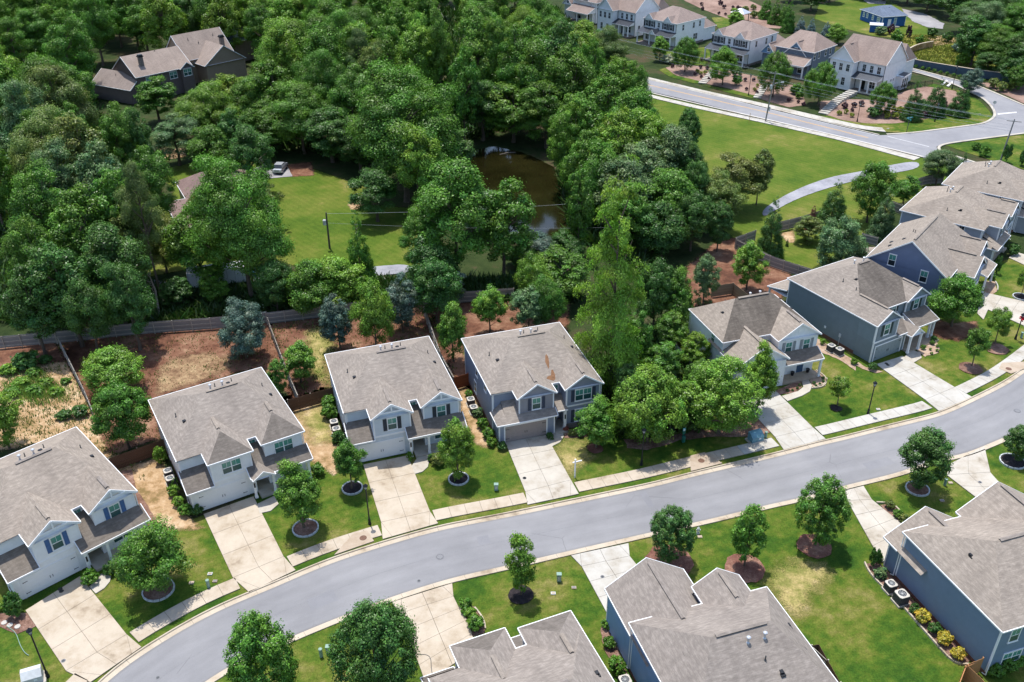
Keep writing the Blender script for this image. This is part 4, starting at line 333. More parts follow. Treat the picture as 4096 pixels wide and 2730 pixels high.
 ['oak',[-6.26,233.9],19.05,6.4,'mid','broad tall green tree crown well left of the white gabled houses'],['oak',[5.96,321.43],19.45,6.87,'yellow','broad tall yellowish tree crown left of the white gabled houses'],['maple',[-20.09,199.42],20.93,5.52,'yellow','broad tall yellowish oval crown just below the three bright tall trees'],
 ['oak',[6.32,255.16],16.98,4.6,'mid','broad green tree crown left of the white gabled houses'],['tuliptree',[-26.72,297.64],15.06,4.89,'mid','broad green pointed crown above the three bright tall trees'],['oak',[-16.66,323.33],15.26,5.3,'mid','broad green tree crown well left of the white gabled houses'],
 ['oak',[-45.38,336.77],19.1,6.74,'yellow','broad tall yellowish tree crown well above the three bright tall trees'],['oak',[-42.57,300.82],20.96,5.46,'mid','broad tall green tree crown well above the brown pond bank'],['oak',[-102.93,216.2],20.54,6.02,'mid','broad tall green tree crown near the top left corner and well left of the large'],
 ['oak',[-8.43,253.02],18.23,4.78,'mid','broad tall green tree crown just right of the three bright tall trees'],['oak',[1.87,315.98],18.55,4.69,'mid','broad tall green tree crown left of the white gabled houses'],['oak',[-21.83,333.69],15.85,4.74,'mid','broad green tree crown well above the brown pond bank'],
 ['oak',[-51.46,271.5],15.29,6.13,'mid','broad green tree crown well right of the slate roofed house'],['oak',[4.91,310.11],15.83,4.71,'yellow','broad yellowish tree crown left of the white gabled houses'],['oak',[-47.25,245.44],17.71,5.66,'mid','broad tall green tree crown right of the slate roofed house'],
 ['oak',[-35.73,249.98],16.23,5.98,'mid','broad green tree crown left of the three bright tall trees,upper centre left of the'],['oak',[-10.62,275.02],16.58,4.82,'yellow','broad yellowish tree crown above the three bright tall trees'],['oak',[7.46,115.86],7.75,4.4,'mid','broad low green tree crown left of the tallest feathery conifer'],
 ['oak',[-41.1,314.53],20.07,4.72,'lime','broad tall bright green tree crown above the three bright tall trees,upper centre left of'],['oak',[-56.64,264.91],17.99,5.48,'yellow','broad tall yellowish tree crown right of the slate roofed house'],['tuliptree',[-41.13,140.65],9.12,3.55,'olive','medium low olive pointed crown just right of the great dark crowned tree'],
 ['maple',[-8.1,329.83],20.51,6.16,'mid','broad tall green oval crown above the three bright tall trees'],['maple',[18.19,136.1],13.72,5.07,'grey','broad grey green oval crown above the tallest feathery conifer'],['oak',[23.9,178.99],17.69,3.63,'mid','medium tall green tree crown just below the dark pine by the white houses'],
 ['tuliptree',[-46.63,135.38],11.67,3.72,'mid','medium green pointed crown just right of the tan house'],['oak',[3.83,207.42],20.39,5.24,'mid','broad tall green tree crown left of the white gabled houses,upper centre of the photo'],['oak',[10.84,260.38],12.1,4.96,'mid','broad green tree crown left of the dark pine by the white houses'],
 ['oak',[-71.59,298.4],17.82,6.28,'yellow','broad tall yellowish tree crown well above the bare earth clearing'],['pine',[-51.2,252.45],20.99,4.49,'lime','broad tall bright green pine crown right of the slate roofed house'],['maple',[-100.62,182.17],18.57,4.99,'lime','broad tall bright green oval crown near the top left corner'],
 ['pine',[10.08,221.98],17.5,5.79,'mid','broad green pine crown left of the white gabled houses'],['pine',[-117.78,311.05],18.54,6.47,'mid','broad tall green pine crown well above the large brown house'],['pine',[-127.34,225.35],16.82,5.15,'yellow','broad yellowish pine crown near the top left corner'],
 ['oak',[-4.76,277.83],18.94,6.42,'lime','broad tall bright green tree crown right of the three bright tall trees'],['pine',[-125.07,232.98],15.45,5.2,'mid','broad green pine crown well left of the large brown house'],['oak',[-31.45,270.06],17.3,6.04,'lime','broad bright green tree crown left of the three bright tall trees'],
 ['maple',[-93.12,156.85],14.72,5.1,'grey','broad grey green oval crown near the left photo edge'],['oak',[16.38,211.73],16.79,5.12,'yellow','broad yellowish tree crown just left of the dark pine by the white houses'],['tuliptree',[-157.82,292.6],20.43,5.72,'lime','broad tall bright green pointed crown near the left photo edge'],
 ['oak',[-85.57,141.92],16.81,3.54,'mid','medium green tree crown near the top left corner'],['oak',[-23.33,301.84],15.48,4.9,'mid','broad green tree crown well left of the dark pine by the white houses'],['oak',[-110.87,180.56],13.52,4.49,'mid','broad green tree crown well left of the tan house'],
 ['pine',[-89.97,138.8],15.81,4.07,'olive','medium olive pine crown near the left photo edge'],['oak',[-80.08,162.27],15.72,4.09,'mid','medium green tree crown well left of the large brown house'],['pine',[-86.05,278.58],19.79,4.85,'yellow','broad tall yellowish pine crown above the slate roofed house'],
 ['oak',[19.5,253.78],9.85,3.65,'mid','medium low green tree crown just below the white gabled houses'],['oak',[-39.23,340.64],18.61,4.92,'mid','broad tall green tree crown above the three bright tall trees'],['oak',[-62.48,320.93],15.88,6.02,'mid','broad green tree crown well right of the large brown house'],
 ['maple',[-59.68,330.17],15.28,5.91,'mid','broad green oval crown well right of the slate roofed house'],['oak',[-33.11,244.31],19.03,5.36,'mid','broad tall green tree crown left of the three bright tall trees,upper centre left of'],['maple',[-79.78,259.51],20.36,6.64,'mid','broad tall green oval crown above the slate roofed house'],
 ['tuliptree',[-58.69,131.47],10.41,3.72,'mid','medium green pointed crown left of the tan house'],['oak',[-45.77,120.51],13.27,5.01,'mid','broad green tree crown just below the tan house'],['oak',[-83.24,153.7],16.58,4.17,'mid','medium green tree crown well left of the tan house'],
 ['maple',[-18.69,227.8],16.06,4.89,'mid','broad green oval crown just below the three bright tall trees'],['maple',[-150.49,279.13],18.81,4.55,'lime','broad tall bright green oval crown near the left photo edge'],['oak',[-19.07,214.88],15.78,4.9,'yellow','broad yellowish tree crown just below the three bright tall trees'],
]
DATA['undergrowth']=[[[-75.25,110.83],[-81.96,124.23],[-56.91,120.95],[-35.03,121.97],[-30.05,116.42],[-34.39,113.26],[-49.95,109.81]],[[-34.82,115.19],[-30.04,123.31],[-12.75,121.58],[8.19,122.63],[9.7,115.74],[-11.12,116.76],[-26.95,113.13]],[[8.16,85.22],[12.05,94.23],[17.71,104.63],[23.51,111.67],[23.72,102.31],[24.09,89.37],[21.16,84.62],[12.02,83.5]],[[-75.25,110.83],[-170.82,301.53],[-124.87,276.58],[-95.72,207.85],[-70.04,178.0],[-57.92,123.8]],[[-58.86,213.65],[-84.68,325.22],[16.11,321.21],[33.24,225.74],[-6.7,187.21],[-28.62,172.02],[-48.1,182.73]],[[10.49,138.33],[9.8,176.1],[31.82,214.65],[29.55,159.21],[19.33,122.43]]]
import numpy as np
# ------------------------------------------------------------------ helpers
def srgb(r,g,b):
    f=lambda c:(c/12.92 if c<=.04045 else ((c+.055)/1.055)**2.4)
    return (f(r/255),f(g/255),f(b/255))
COL=scene.collection
def link(o,parent=None):
    COL.objects.link(o)
    if parent is not None: o.parent=parent
    return o
def tag(o,label=None,cat=None,group=None,kind=None):
    if label: o['label']=label
    if cat: o['category']=cat
    if group: o['group']=group
    if kind: o['kind']=kind
    return o
def empty(name,loc,rz=0,mirror=False):
    o=bpy.data.objects.new(name,None); o.empty_display_size=.3
    o.location=loc; o.rotation_euler=(0,0,math.radians(rz))
    if mirror: o.scale=(-1,1,1)
    return link(o)
class MB:
    def __init__(s): s.v=[];s.f=[];s.uv=[];s.mi=[];s.mats=[]
    def m(s,mat):
        if mat not in s.mats: s.mats.append(mat)
        return s.mats.index(mat)
    def poly(s,pts,mat,uv=None):
        i=len(s.v); s.v+=[tuple(map(float,p)) for p in pts]; s.f.append(list(range(i,i+len(pts)))); s.mi.append(s.m(mat)); s.uv.append(uv or [(0,0)]*len(pts))
    def slope(s,pts,mat):
        P=[V(p) for p in pts]; n=V((0,0,0))
        for k in range(len(P)): n+=P[k].cross(P[(k+1)%len(P)])
        if n.length<1e-9: return
        n.normalize()
        if n.z<0: P.reverse(); n=-n
        u=V((0,0,1)).cross(n); u=u.normalized() if u.length>1e-4 else V((1,0,0)); w=n.cross(u)
        s.poly(P,mat,[(p.dot(u),p.dot(w)) for p in P])
    def box(s,x0,x1,y0,y1,z0,z1,mat,T=None):
        c=[(x0,y0,z0),(x1,y0,z0),(x1,y1,z0),(x0,y1,z0),(x0,y0,z1),(x1,y0,z1),(x1,y1,z1),(x0,y1,z1)]
        if T: c=[T@V(p) for p in c]
        for q in ((0,3,2,1),(4,5,6,7),(0,1,5,4),(1,2,6,5),(2,3,7,6),(3,0,4,7)): s.poly([c[k] for k in q],mat)
    def bar(s,a,b,w,h,mat,up=(0,0,1),drop=0):
        """box beam from a to b, width w (horizontal), height h hanging below the line by drop"""
        a=V(a);b=V(b);d=(b-a)
        if d.length<1e-6: return
        d=d.normalized(); u=V(up); n=d.cross(u)
        if n.length<1e-5: n=d.cross(V((1,0,0)))
        n.normalize(); q=n.cross(d).normalized()
        c=[]
        for p in (a,b):
            for sx,sz in ((-1,-1),(1,-1),(1,1),(-1,1)): c.append(p+n*(sx*w/2)+q*(sz*h/2-drop))
        for f in ((0,1,2,3),(7,6,5,4),(0,4,5,1),(1,5,6,2),(2,6,7,3),(3,7,4,0)): s.poly([c[k] for k in f],mat)
    def tube(s,pts,radii,mat,n=6,cap=True):
        pts=[V(p) for p in pts]
        if not hasattr(radii,'__len__'): radii=[radii]*len(pts)
        rings=[]
        for k,p in enumerate(pts):
            d=(pts[min(k+1,len(pts)-1)]-pts[max(k-1,0)]).normalized()
            a=d.orthogonal().normalized() if k==0 else (rings[-1][1]-d*rings[-1][1].dot(d)).normalized()
            b=d.cross(a)
            rings.append(([p+(a*math.cos(t)+b*math.sin(t))*radii[k] for t in [2*math.pi*j/n for j in range(n)]],a))
        for k in range(len(pts)-1):
            r0,r1=rings[k][0],rings[k+1][0]
            for j in range(n): s.poly([r0[j],r0[(j+1)%n],r1[(j+1)%n],r1[j]],mat)
        if cap:
            s.poly(list(reversed(rings[0][0])),mat); s.poly(rings[-1][0],mat)
    def lathe(s,prof,mat,c=(0,0),n=16):
        for k in range(len(prof)-1):
            (r0,z0),(r1,z1)=prof[k],prof[k+1]
            for j in range(n):
                a0,a1=2*math.pi*j/n,2*math.pi*(j+1)/n
                P=[(c[0]+r0*math.cos(a0),c[1]+r0*math.sin(a0),z0),(c[0]+r0*math.cos(a1),c[1]+r0*math.sin(a1),z0),(c[0]+r1*math.cos(a1),c[1]+r1*math.sin(a1),z1),(c[0]+r1*math.cos(a0),c[1]+r1*math.sin(a0),z1)]
                if r0<1e-5: P=[P[0],P[2],P[3]]
                elif r1<1e-5: P=P[:3]
                s.poly(P,mat)
    def mesh(s,name):
        me=bpy.data.meshes.new(name); me.from_pydata(s.v,[],s.f)
        for m in s.mats: me.materials.append(m)
        me.polygons.foreach_set('material_index',s.mi)
        l=me.uv_layers.new(name='UVMap'); l.data.foreach_set('uv',[c for f in s.uv for p in f for c in p])
        me.update(); return me
    def build(s,name,parent=None):
        if not s.f: return None
        return link(bpy.data.objects.new(name,s.mesh(name)),parent)
def inst(name,me,parent,loc=(0,0,0),rz=0,scale=None):
    o=bpy.data.objects.new(name,me); o.location=loc; o.rotation_euler=(0,0,math.radians(rz))
    if scale: o.scale=scale
    return link(o,parent)

# ------------------------------------------------------------------ materials
def newmat(name):
    m=bpy.data.materials.new(name); m.use_nodes=True; nt=m.node_tree
    return m,nt,nt.nodes['Principled BSDF']
def N(nt,t,**k):
    n=nt.nodes.new(t)
    for a,b in k.items(): setattr(n,a,b)
    return n
def coord(nt,kind='Object',scale=None):
    tc=N(nt,'ShaderNodeTexCoord'); out=tc.outputs[kind]
    if scale:
        mp=N(nt,'ShaderNodeMapping'); mp.inputs['Scale'].default_value=scale; nt.links.new(out,mp.inputs[0]); out=mp.outputs[0]
    return out
def noise(nt,vec,scale,detail=4,rough=.6):
    n=N(nt,'ShaderNodeTexNoise'); n.inputs['Scale'].default_value=scale; n.inputs['Detail'].default_value=detail; n.inputs['Roughness'].default_value=rough
    nt.links.new(vec,n.inputs['Vector']); return n.outputs['Fac']
def ramp(nt,fac,stops):
    r=N(nt,'ShaderNodeValToRGB'); e=r.color_ramp.elements
    while len(e)<len(stops): e.new(.5)
    for k,(p,c) in enumerate(stops): e[k].position=p; e[k].color=(*c,1) if len(c)==3 else c
    nt.links.new(fac,r.inputs[0]); return r.outputs[0]
def mix(nt,fac,a,b,mode='MIX'):
    n=N(nt,'ShaderNodeMix',data_type='RGBA',blend_type=mode)
    for sock,v in ((n.inputs[0],fac),(n.inputs[6],a),(n.inputs[7],b)):
        if isinstance(v,(int,float)): sock.default_value=v
        elif isinstance(v,tuple): sock.default_value=(*v,1)
        else: nt.links.new(v,sock)
    return n.outputs[2]
def bump(nt,bsdf,h,strength=.3,dist=.05):
    b=N(nt,'ShaderNodeBump'); b.inputs['Strength'].default_value=strength; b.inputs['Distance'].default_value=dist
    nt.links.new(h,b.inputs['Height']); nt.links.new(b.outputs[0],bsdf.inputs['Normal'])
def sc(c,k): return tuple(x*k for x in c)
def plain(name,col,rough=.6,var=.12,scale=3,bmp=0,metal=0,spec=.3):
    m,nt,b=newmat(name); v=coord(nt)
    n=noise(nt,v,scale,5)
    nt.links.new(ramp(nt,n,[(.3,sc(col,1-var)),(.7,sc(col,1+var))]),b.inputs['Base Color'])
    b.inputs['Roughness'].default_value=rough; b.inputs['Metallic'].default_value=metal; b.inputs['Specular IOR Level'].default_value=spec
    if bmp: bump(nt,b,noise(nt,v,scale*8,3),bmp)
    return m
def siding(name,col,vert=False,step=.18):
    m,nt,b=newmat(name); v=coord(nt)
    w=N(nt,'ShaderNodeTexWave',wave_type='BANDS',bands_direction='X' if vert else 'Z',wave_profile='SAW')
    w.inputs['Scale'].default_value=2*math.pi/20/step*.999; w.inputs['Distortion'].default_value=0
    nt.links.new(v,w.inputs['Vector'])
    n=noise(nt,v,1.2,4)
    nt.links.new(ramp(nt,n,[(.3,sc(col,.93)),(.7,sc(col,1.05))]),b.inputs['Base Color'])
    b.inputs['Roughness'].default_value=.55; b.inputs['Specular IOR Level'].default_value=.25
    bump(nt,b,w.outputs['Fac'],.35,.02); return m
def shingle(name,c0,c1,stain=0.,blotch=1.):
    m,nt,b=newmat(name); uv=coord(nt,'UV')
    br=N(nt,'ShaderNodeTexBrick'); br.offset=.5
    for k,x in (('Scale',1),('Mortar Size',.006),('Mortar Smooth',.3),('Brick Width',.33),('Row Height',.15),('Bias',0)): br.inputs[k].default_value=x
    br.inputs['Color1'].default_value=(*c0,1); br.inputs['Color2'].default_value=(*c1,1); br.inputs['Mortar'].default_value=(*sc(c0,.55),1)
    nt.links.new(uv,br.inputs['Vector'])
    st=coord(nt,'UV',(.9,2.6,1)); n1=noise(nt,st,1.5,5,.75)
    c=mix(nt,.62*blotch,br.outputs['Color'],ramp(nt,n1,[(.34,sc(c0,.72)),(.5,sc(c0,1.0)),(.66,sc(c1,1.3))]))
    big=noise(nt,coord(nt,'UV'),.35,3); c=mix(nt,1,c,ramp(nt,big,[(.3,(.86,.85,.85)),(.7,(1.08,1.07,1.06))]),'MULTIPLY')
    if stain:
        s1=noise(nt,coord(nt,'UV',(1.6,.28,1)),1.0,5,.7)
        c=mix(nt,1,c,ramp(nt,s1,[(.25,(1-stain,)*3),(.75,(1.0,)*3)]),'MULTIPLY')
    oi=N(nt,'ShaderNodeObjectInfo'); c=mix(nt,1,c,ramp(nt,oi.outputs['Random'],[(0,(.90,.90,.92)),(.5,(1.0,.99,.97)),(1,(1.08,1.05,1.0))]),'MULTIPLY')
    sk=noise(nt,coord(nt,'UV',(2.2,.16,1)),1.0,3,.6); c=mix(nt,1,c,ramp(nt,sk,[(.3,(.90,.90,.90)),(.6,(1.02,1.02,1.02))]),'MULTIPLY')
    nt.links.new(c,b.inputs['Base Color']); b.inputs['Roughness'].default_value=.92; b.inputs['Specular IOR Level'].default_value=.15
    bump(nt,b,br.outputs['Fac'],-.6,.02); return m
def ground_mat(name,stops,s1=.12,s2=.9,s3=9,fine=.35,bmp=.5,bs=14,mow=0):
    m,nt,b=newmat(name); v=coord(nt)
    a=noise(nt,v,s1,4,.65); c=noise(nt,v,s2,5,.7); f=noise(nt,v,s3,3,.7)
    ma=N(nt,'ShaderNodeMath',operation='MULTIPLY_ADD'); nt.links.new(c,ma.inputs[0]); ma.inputs[1].default_value=.55; nt.links.new(a,ma.inputs[2])
    ms=N(nt,'ShaderNodeMath',operation='SUBTRACT'); nt.links.new(ma.outputs[0],ms.inputs[0]); ms.inputs[1].default_value=.275
    col=ramp(nt,ms.outputs[0],stops)
    col=mix(nt,1,col,ramp(nt,f,[(.25,(1-fine,)*3),(.75,(1+fine,)*3)]),'MULTIPLY')
    if mow:
        mp=N(nt,'ShaderNodeMapping'); mp.inputs['Rotation'].default_value=(0,0,mow); nt.links.new(v,mp.inputs[0]); w=N(nt,'ShaderNodeTexWave',wave_type='BANDS',bands_direction='X'); w.inputs['Scale'].default_value=.29; w.inputs['Distortion'].default_value=1.2; w.inputs['Detail'].default_value=2; nt.links.new(mp.outputs[0],w.inputs['Vector'])
        col=mix(nt,1,col,ramp(nt,w.outputs['Fac'],[(.2,(.945,.95,.945)),(.8,(1.045,1.04,1.045))]),'MULTIPLY')
        th=noise(nt,v,2.2,6,.8); col=mix(nt,ramp(nt,th,[(.62,(0,0,0)),(.74,(.55,.55,.55))]),col,(.20,.17,.075))
    nt.links.new(col,b.inputs['Base Color']); b.inputs['Roughness'].default_value=.95; b.inputs['Specular IOR Level'].default_value=.1
    bump(nt,b,noise(nt,v,bs,4,.8),bmp,.08); return m
def glass(name,col,rough=.08):
    m,nt,b=newmat(name); v=coord(nt)
    nt.links.new(ramp(nt,noise(nt,v,1.5,2),[(.3,sc(col,.8)),(.7,sc(col,1.2))]),b.inputs['Base Color'])
    b.inputs['Roughness'].default_value=rough; b.inputs['Specular IOR Level'].default_value=.5; return m
def leafmat(name,trans=.20):
    m,nt,b=newmat(name); out=nt.nodes['Material Output']; nt.nodes.remove(b)
    oi=N(nt,'ShaderNodeObjectInfo'); at=N(nt,'ShaderNodeAttribute'); at.attribute_name='tint'
    c=mix(nt,1,oi.outputs['Color'],at.outputs['Color'],'MULTIPLY')
    d=N(nt,'ShaderNodeBsdfDiffuse'); t=N(nt,'ShaderNodeBsdfTranslucent'); g=N(nt,'ShaderNodeBsdfGlossy'); g.inputs['Roughness'].default_value=.42
    nt.links.new(c,d.inputs[0]); nt.links.new(mix(nt,1,c,(.85,1.2,.5),'MULTIPLY'),t.inputs[0])
    mx=N(nt,'ShaderNodeMixShader'); mx.inputs[0].default_value=trans; nt.links.new(d.outputs[0],mx.inputs[1]); nt.links.new(t.outputs[0],mx.inputs[2])
    m2=N(nt,'ShaderNodeMixShader'); m2.inputs[0].default_value=.028; nt.links.new(mx.outputs[0],m2.inputs[1]); nt.links.new(g.outputs[0],m2.inputs[2])
    nt.links.new(m2.outputs[0],out.inputs[0]); return m
GRASS=[(.30,(.026,.070,.009)),(.41,(.046,.096,.011)),(.50,(.078,.120,.015)),(.59,(.125,.140,.027)),(.73,(.22,.19,.07))]
M={}
M['lawn']=ground_mat('lawn_grass',GRASS,.13,.75,7,.38,mow=1.05)
M['field']=ground_mat('field_grass',[(.27,(.048,.096,.011)),(.45,(.080,.126,.015)),(.6,(.125,.148,.026)),(.75,(.22,.19,.065))],.05,.3,6,.3,mow=2.4)
M['meadow']=ground_mat('meadow_grass',[(.28,(.07,.10,.015)),(.5,(.17,.19,.03)),(.7,(.27,.24,.06))],.1,.8,4,.5,.9,6)
M['forest']=ground_mat('forest_floor',[(.3,(.018,.032,.010)),(.5,(.036,.055,.017)),(.7,(.08,.06,.035))],.08,.5)  # floor colour darkened so gaps between the trees look deeply shaded
M['dirt_red']=ground_mat('red_dirt',[(.3,(.085,.040,.027)),(.45,(.155,.072,.045)),(.6,(.23,.125,.08)),(.75,(.34,.22,.14))],.2,.9,8,.3)
M['dirt_tan']=ground_mat('tan_dirt',[(.3,(.20,.14,.06)),(.45,(.36,.235,.125)),(.6,(.47,.33,.20)),(.75,(.55,.42,.28))],.25,1.0,7,.22)
M['straw']=ground_mat('straw',[(.3,(.15,.085,.05)),(.5,(.27,.175,.10)),(.7,(.38,.27,.155))],.3,1.2,7,.5,1,9)
M['dry']=ground_mat('dry_grass',[(.28,(.09,.13,.02)),(.45,(.21,.20,.06)),(.6,(.36,.29,.12)),(.75,(.46,.36,.2))],.3,1.0,7,.35)
M['mulch']=ground_mat('bark_mulch',[(.3,(.13,.07,.05)),(.5,(.24,.14,.105)),(.7,(.36,.24,.19))],.6,3,12,.4,1,16)
M['mulch_tan']=ground_mat('tan_mulch',[(.3,(.28,.19,.13)),(.5,(.40,.29,.21)),(.7,(.47,.36,.28))],.6,3,12,.3,.8,16)
M['mulch_dark']=ground_mat('dark_mulch',[(.3,(.02,.017,.018)),(.5,(.035,.03,.032)),(.7,(.07,.055,.055))],.6,3,12,.4,1,16)
M['mulch_red']=ground_mat('red_mulch',[(.3,(.14,.06,.045)),(.5,(.21,.10,.075)),(.7,(.34,.2,.14))],.5,3,12,.4,1,16)
M['mulch_pink']=ground_mat('pine_straw',[(.3,(.18,.115,.09)),(.5,(.265,.175,.14)),(.7,(.34,.235,.19))],.15,1.5,8,.25)
M['asphalt']=ground_mat('old_asphalt',[(.3,(.21,.21,.23)),(.5,(.29,.29,.32)),(.7,(.36,.36,.38))],.2,1.2,10,.12,.2,30)
M['asphalt_light']=ground_mat('pale_asphalt',[(.3,(.22,.215,.22)),(.5,(.28,.27,.275)),(.7,(.34,.33,.33))],.15,1.,10,.1,.2,30)
M['road']=ground_mat('road_asphalt',[(.3,(.200,.200,.212)),(.5,(.225,.225,.238)),(.7,(.255,.254,.265))],.09,.5,20,.10,.25,60)
M['road_far']=ground_mat('far_road_asphalt',[(.3,(.225,.225,.24)),(.5,(.255,.254,.268)),(.7,(.29,.288,.30))],.09,.5,20,.08,.2,50)
def concrete(name,c,k=1.):
    return ground_mat(name,[(.28,tuple(a*k for a,k in zip(c,(.62,.58,.53)))),(.40,tuple(a*k for a,k in zip(c,(.90,.87,.83)))),(.54,sc(c,1.02)),(.75,sc(c,1.14))],.28,1.0,14,.08,.15,40)
M['conc']=concrete('warm_concrete',(.45,.385,.305)); M['conc2']=concrete('pale_concrete',(.445,.41,.355)); M['conc3']=concrete('white_concrete',(.44,.42,.38)); M['gutter']=concrete('gutter_concrete',(.46,.395,.31)); M['basin']=concrete('basin_concrete',(.41,.335,.26))
M['joint']=plain('joint_dirt',(.10,.085,.065),.9)
M['white']=plain('white_trim_paint',(.78,.79,.80),.5,.04,1)
M['offwhite']=plain('cream_trim_paint',(.72,.70,.64),.5,.05,1)
M['black']=plain('black_metal',(.012,.014,.018),.4,.2,6)
M['iron']=plain('wrought_iron',(.02,.02,.022),.5)
M['dkgrey']=plain('dark_grey_metal',(.06,.065,.07),.5)
M['steel']=plain('galvanised_steel',(.55,.57,.6),.35,.1,5,0,.4)
M['acside']=plain('condenser_casing',(.055,.06,.075),.5,.15,8); M['actop']=plain('condenser_top',(.50,.47,.42),.5)
M['green']=plain('pedestal_green',(.22,.33,.27),.5); M['teal']=plain('transformer_teal',(.13,.27,.33),.45,.25,2); M['palegrey']=plain('pale_grey_paint',(.50,.52,.52),.5)
M['bark']=plain('bark',(.13,.10,.075),.95,.35,6,.6); M['palebark']=plain('pale_bark',(.30,.26,.22),.95,.3,6,.5)
M['wood_grey']=plain('weathered_plank',(.25,.24,.23),.9,.3,2.5,.3); M['wood_brown']=plain('brown_plank',(.12,.065,.042),.9,.3,3,.3); M['wood_tan']=plain('tan_plank',(.24,.18,.12),.9,.3,3,.3); M['wood_orange']=plain('stained_plank',(.22,.065,.025),.8,.25,3,.2); M['wood_new']=plain('new_plank',(.42,.21,.09),.8,.2,3,.2); M['railwood']=plain('pale_rail',(.42,.38,.32),.9,.25,3)
M['utilpole']=plain('creosote_pole',(.10,.085,.075),.95,.3,5); M['greypole']=plain('grey_pole',(.25,.235,.22),.95,.3,5)
M['stone']=plain('stone_base',(.20,.17,.15),.9,.45,5,.8); M['brick']=plain('brick_base',(.16,.075,.055),.9,.35,8,.5)
M['glass_up']=glass('tinted_pane',(.08,.26,.22)); M['glass_lo']=glass('screened_pane',(.025,.085,.085),.25); M['glass_dk']=glass('dark_pane',(.02,.028,.035)); M['glass_blind']=glass('blind_pane',(.25,.36,.33),.2)
M['leaf']=leafmat('leaf'); M['needle']=leafmat('needle',.2)
M['rust']=plain('rusty_lid',(.14,.075,.05),.7,.25,9); M['lid']=plain('grey_lid',(.19,.19,.2),.7,.2,9); M['oil']=plain('oil_stain',(.03,.03,.03),.7)
M['yellow']=plain('yellow_line',(.62,.36,.12),.8,.15,3); M['line']=plain('white_line',(.62,.62,.63),.8,.12,2)
M['metalroof']=plain('standing_seam',(.085,.095,.115),.35,.1,2,0,.6)
S_L=((.268,.235,.206),(.312,.277,.246))
M['bareply']=plain('bare_decking',(.20,.105,.055),.9,.3,4)
M['roof']=shingle('asphalt_shingle',*S_L); M['roofstain']=shingle('stained_shingle',sc(S_L[0],.62),sc(S_L[1],.66),.45); M['roofdark']=shingle('dark_shingle',sc(S_L[0],.72),sc(S_L[1],.72),.3)
M['roofbrown']=shingle('brown_shingle',(.26,.205,.185),(.31,.25,.225),0,.35); M['roofwood']=shingle('woods_shingle',(.27,.225,.20),(.31,.26,.235),0,.4); M['roofslate']=shingle('slate_shingle',(.13,.17,.235),(.17,.21,.28),0,.4); M['rooftan']=shingle('tan_house_shingle',(.23,.16,.145),(.27,.195,.175),0,.3)
M['rooftan2']=M['roof']

# ------------------------------------------------------------------ ground sheets
def resample(pts,step,closed=True):
    out=[]; n=len(pts)
    for i in range(n if closed else n-1):
        a=V((*pts[i][:2],0)); b=V((*pts[(i+1)%n][:2],0)); k=max(1,int((b-a).length/step))
        for j in range(k): out.append(a.lerp(b,j/k))
    if not closed: out.append(V((*pts[-1][:2],0)))
    return out
def sheet(name,pts,z,mat,jit=0,step=.7,parent=None):
    P=resample(pts,step) if jit else [V((*p,0)) for p in pts]
    if jit:
        f=[R.uniform(-1,1) for _ in P]; g=[R.uniform(-1,1) for _ in range(len(P)//6+2)]
        P=[p+V((f[i],f[-i-1],0))*jit*.45+V((g[i//6],g[-(i//6)-1],0))*jit*.6 for i,p in enumerate(P)]
    b=MB(); tri=mathutils.geometry.tessellate_polygon([P])
    b.v=[(p.x,p.y,z) for p in P]
    for t in tri:
        a=[P[k] for k in t]
        if (a[1]-a[0]).cross(a[2]-a[0]).z<0: t=(t[0],t[2],t[1])
        b.f.append(list(t)); b.mi.append(b.m(mat)); b.uv.append([(0,0)]*3)
    return b.build(name,parent)
def soft(mat,width,amp):
    m=mat.copy(); m.name=mat.name+'_ragged'; nt=m.node_tree; out=[n for n in nt.nodes if n.type=='OUTPUT_MATERIAL'][0]; sh=out.inputs[0].links[0].from_socket
    at=N(nt,'ShaderNodeAttribute'); at.attribute_name='edge'; v=coord(nt)
    n1=noise(nt,v,.9,5,.7); n2=noise(nt,v,7,3,.7)
    a=N(nt,'ShaderNodeMath',operation='MULTIPLY_ADD'); nt.links.new(n1,a.inputs[0]); a.inputs[1].default_value=amp; nt.links.new(at.outputs['Fac'],a.inputs[2])
    a2=N(nt,'ShaderNodeMath',operation='MULTIPLY_ADD'); nt.links.new(n2,a2.inputs[0]); a2.inputs[1].default_value=amp*.7; nt.links.new(a.outputs[0],a2.inputs[2])
    mr=N(nt,'ShaderNodeMapRange'); mr.inputs['From Min'].default_value=amp*.85-width/2; mr.inputs['From Max'].default_value=amp*.85+width/2; nt.links.new(a2.outputs[0],mr.inputs['Value'])
    tr=N(nt,'ShaderNodeBsdfTransparent'); mx=N(nt,'ShaderNodeMixShader'); nt.links.new(mr.outputs[0],mx.inputs[0]); nt.links.new(tr.outputs[0],mx.inputs[1]); nt.links.new(sh,mx.inputs[2]); nt.links.new(mx.outputs[0],out.inputs[0]); return m
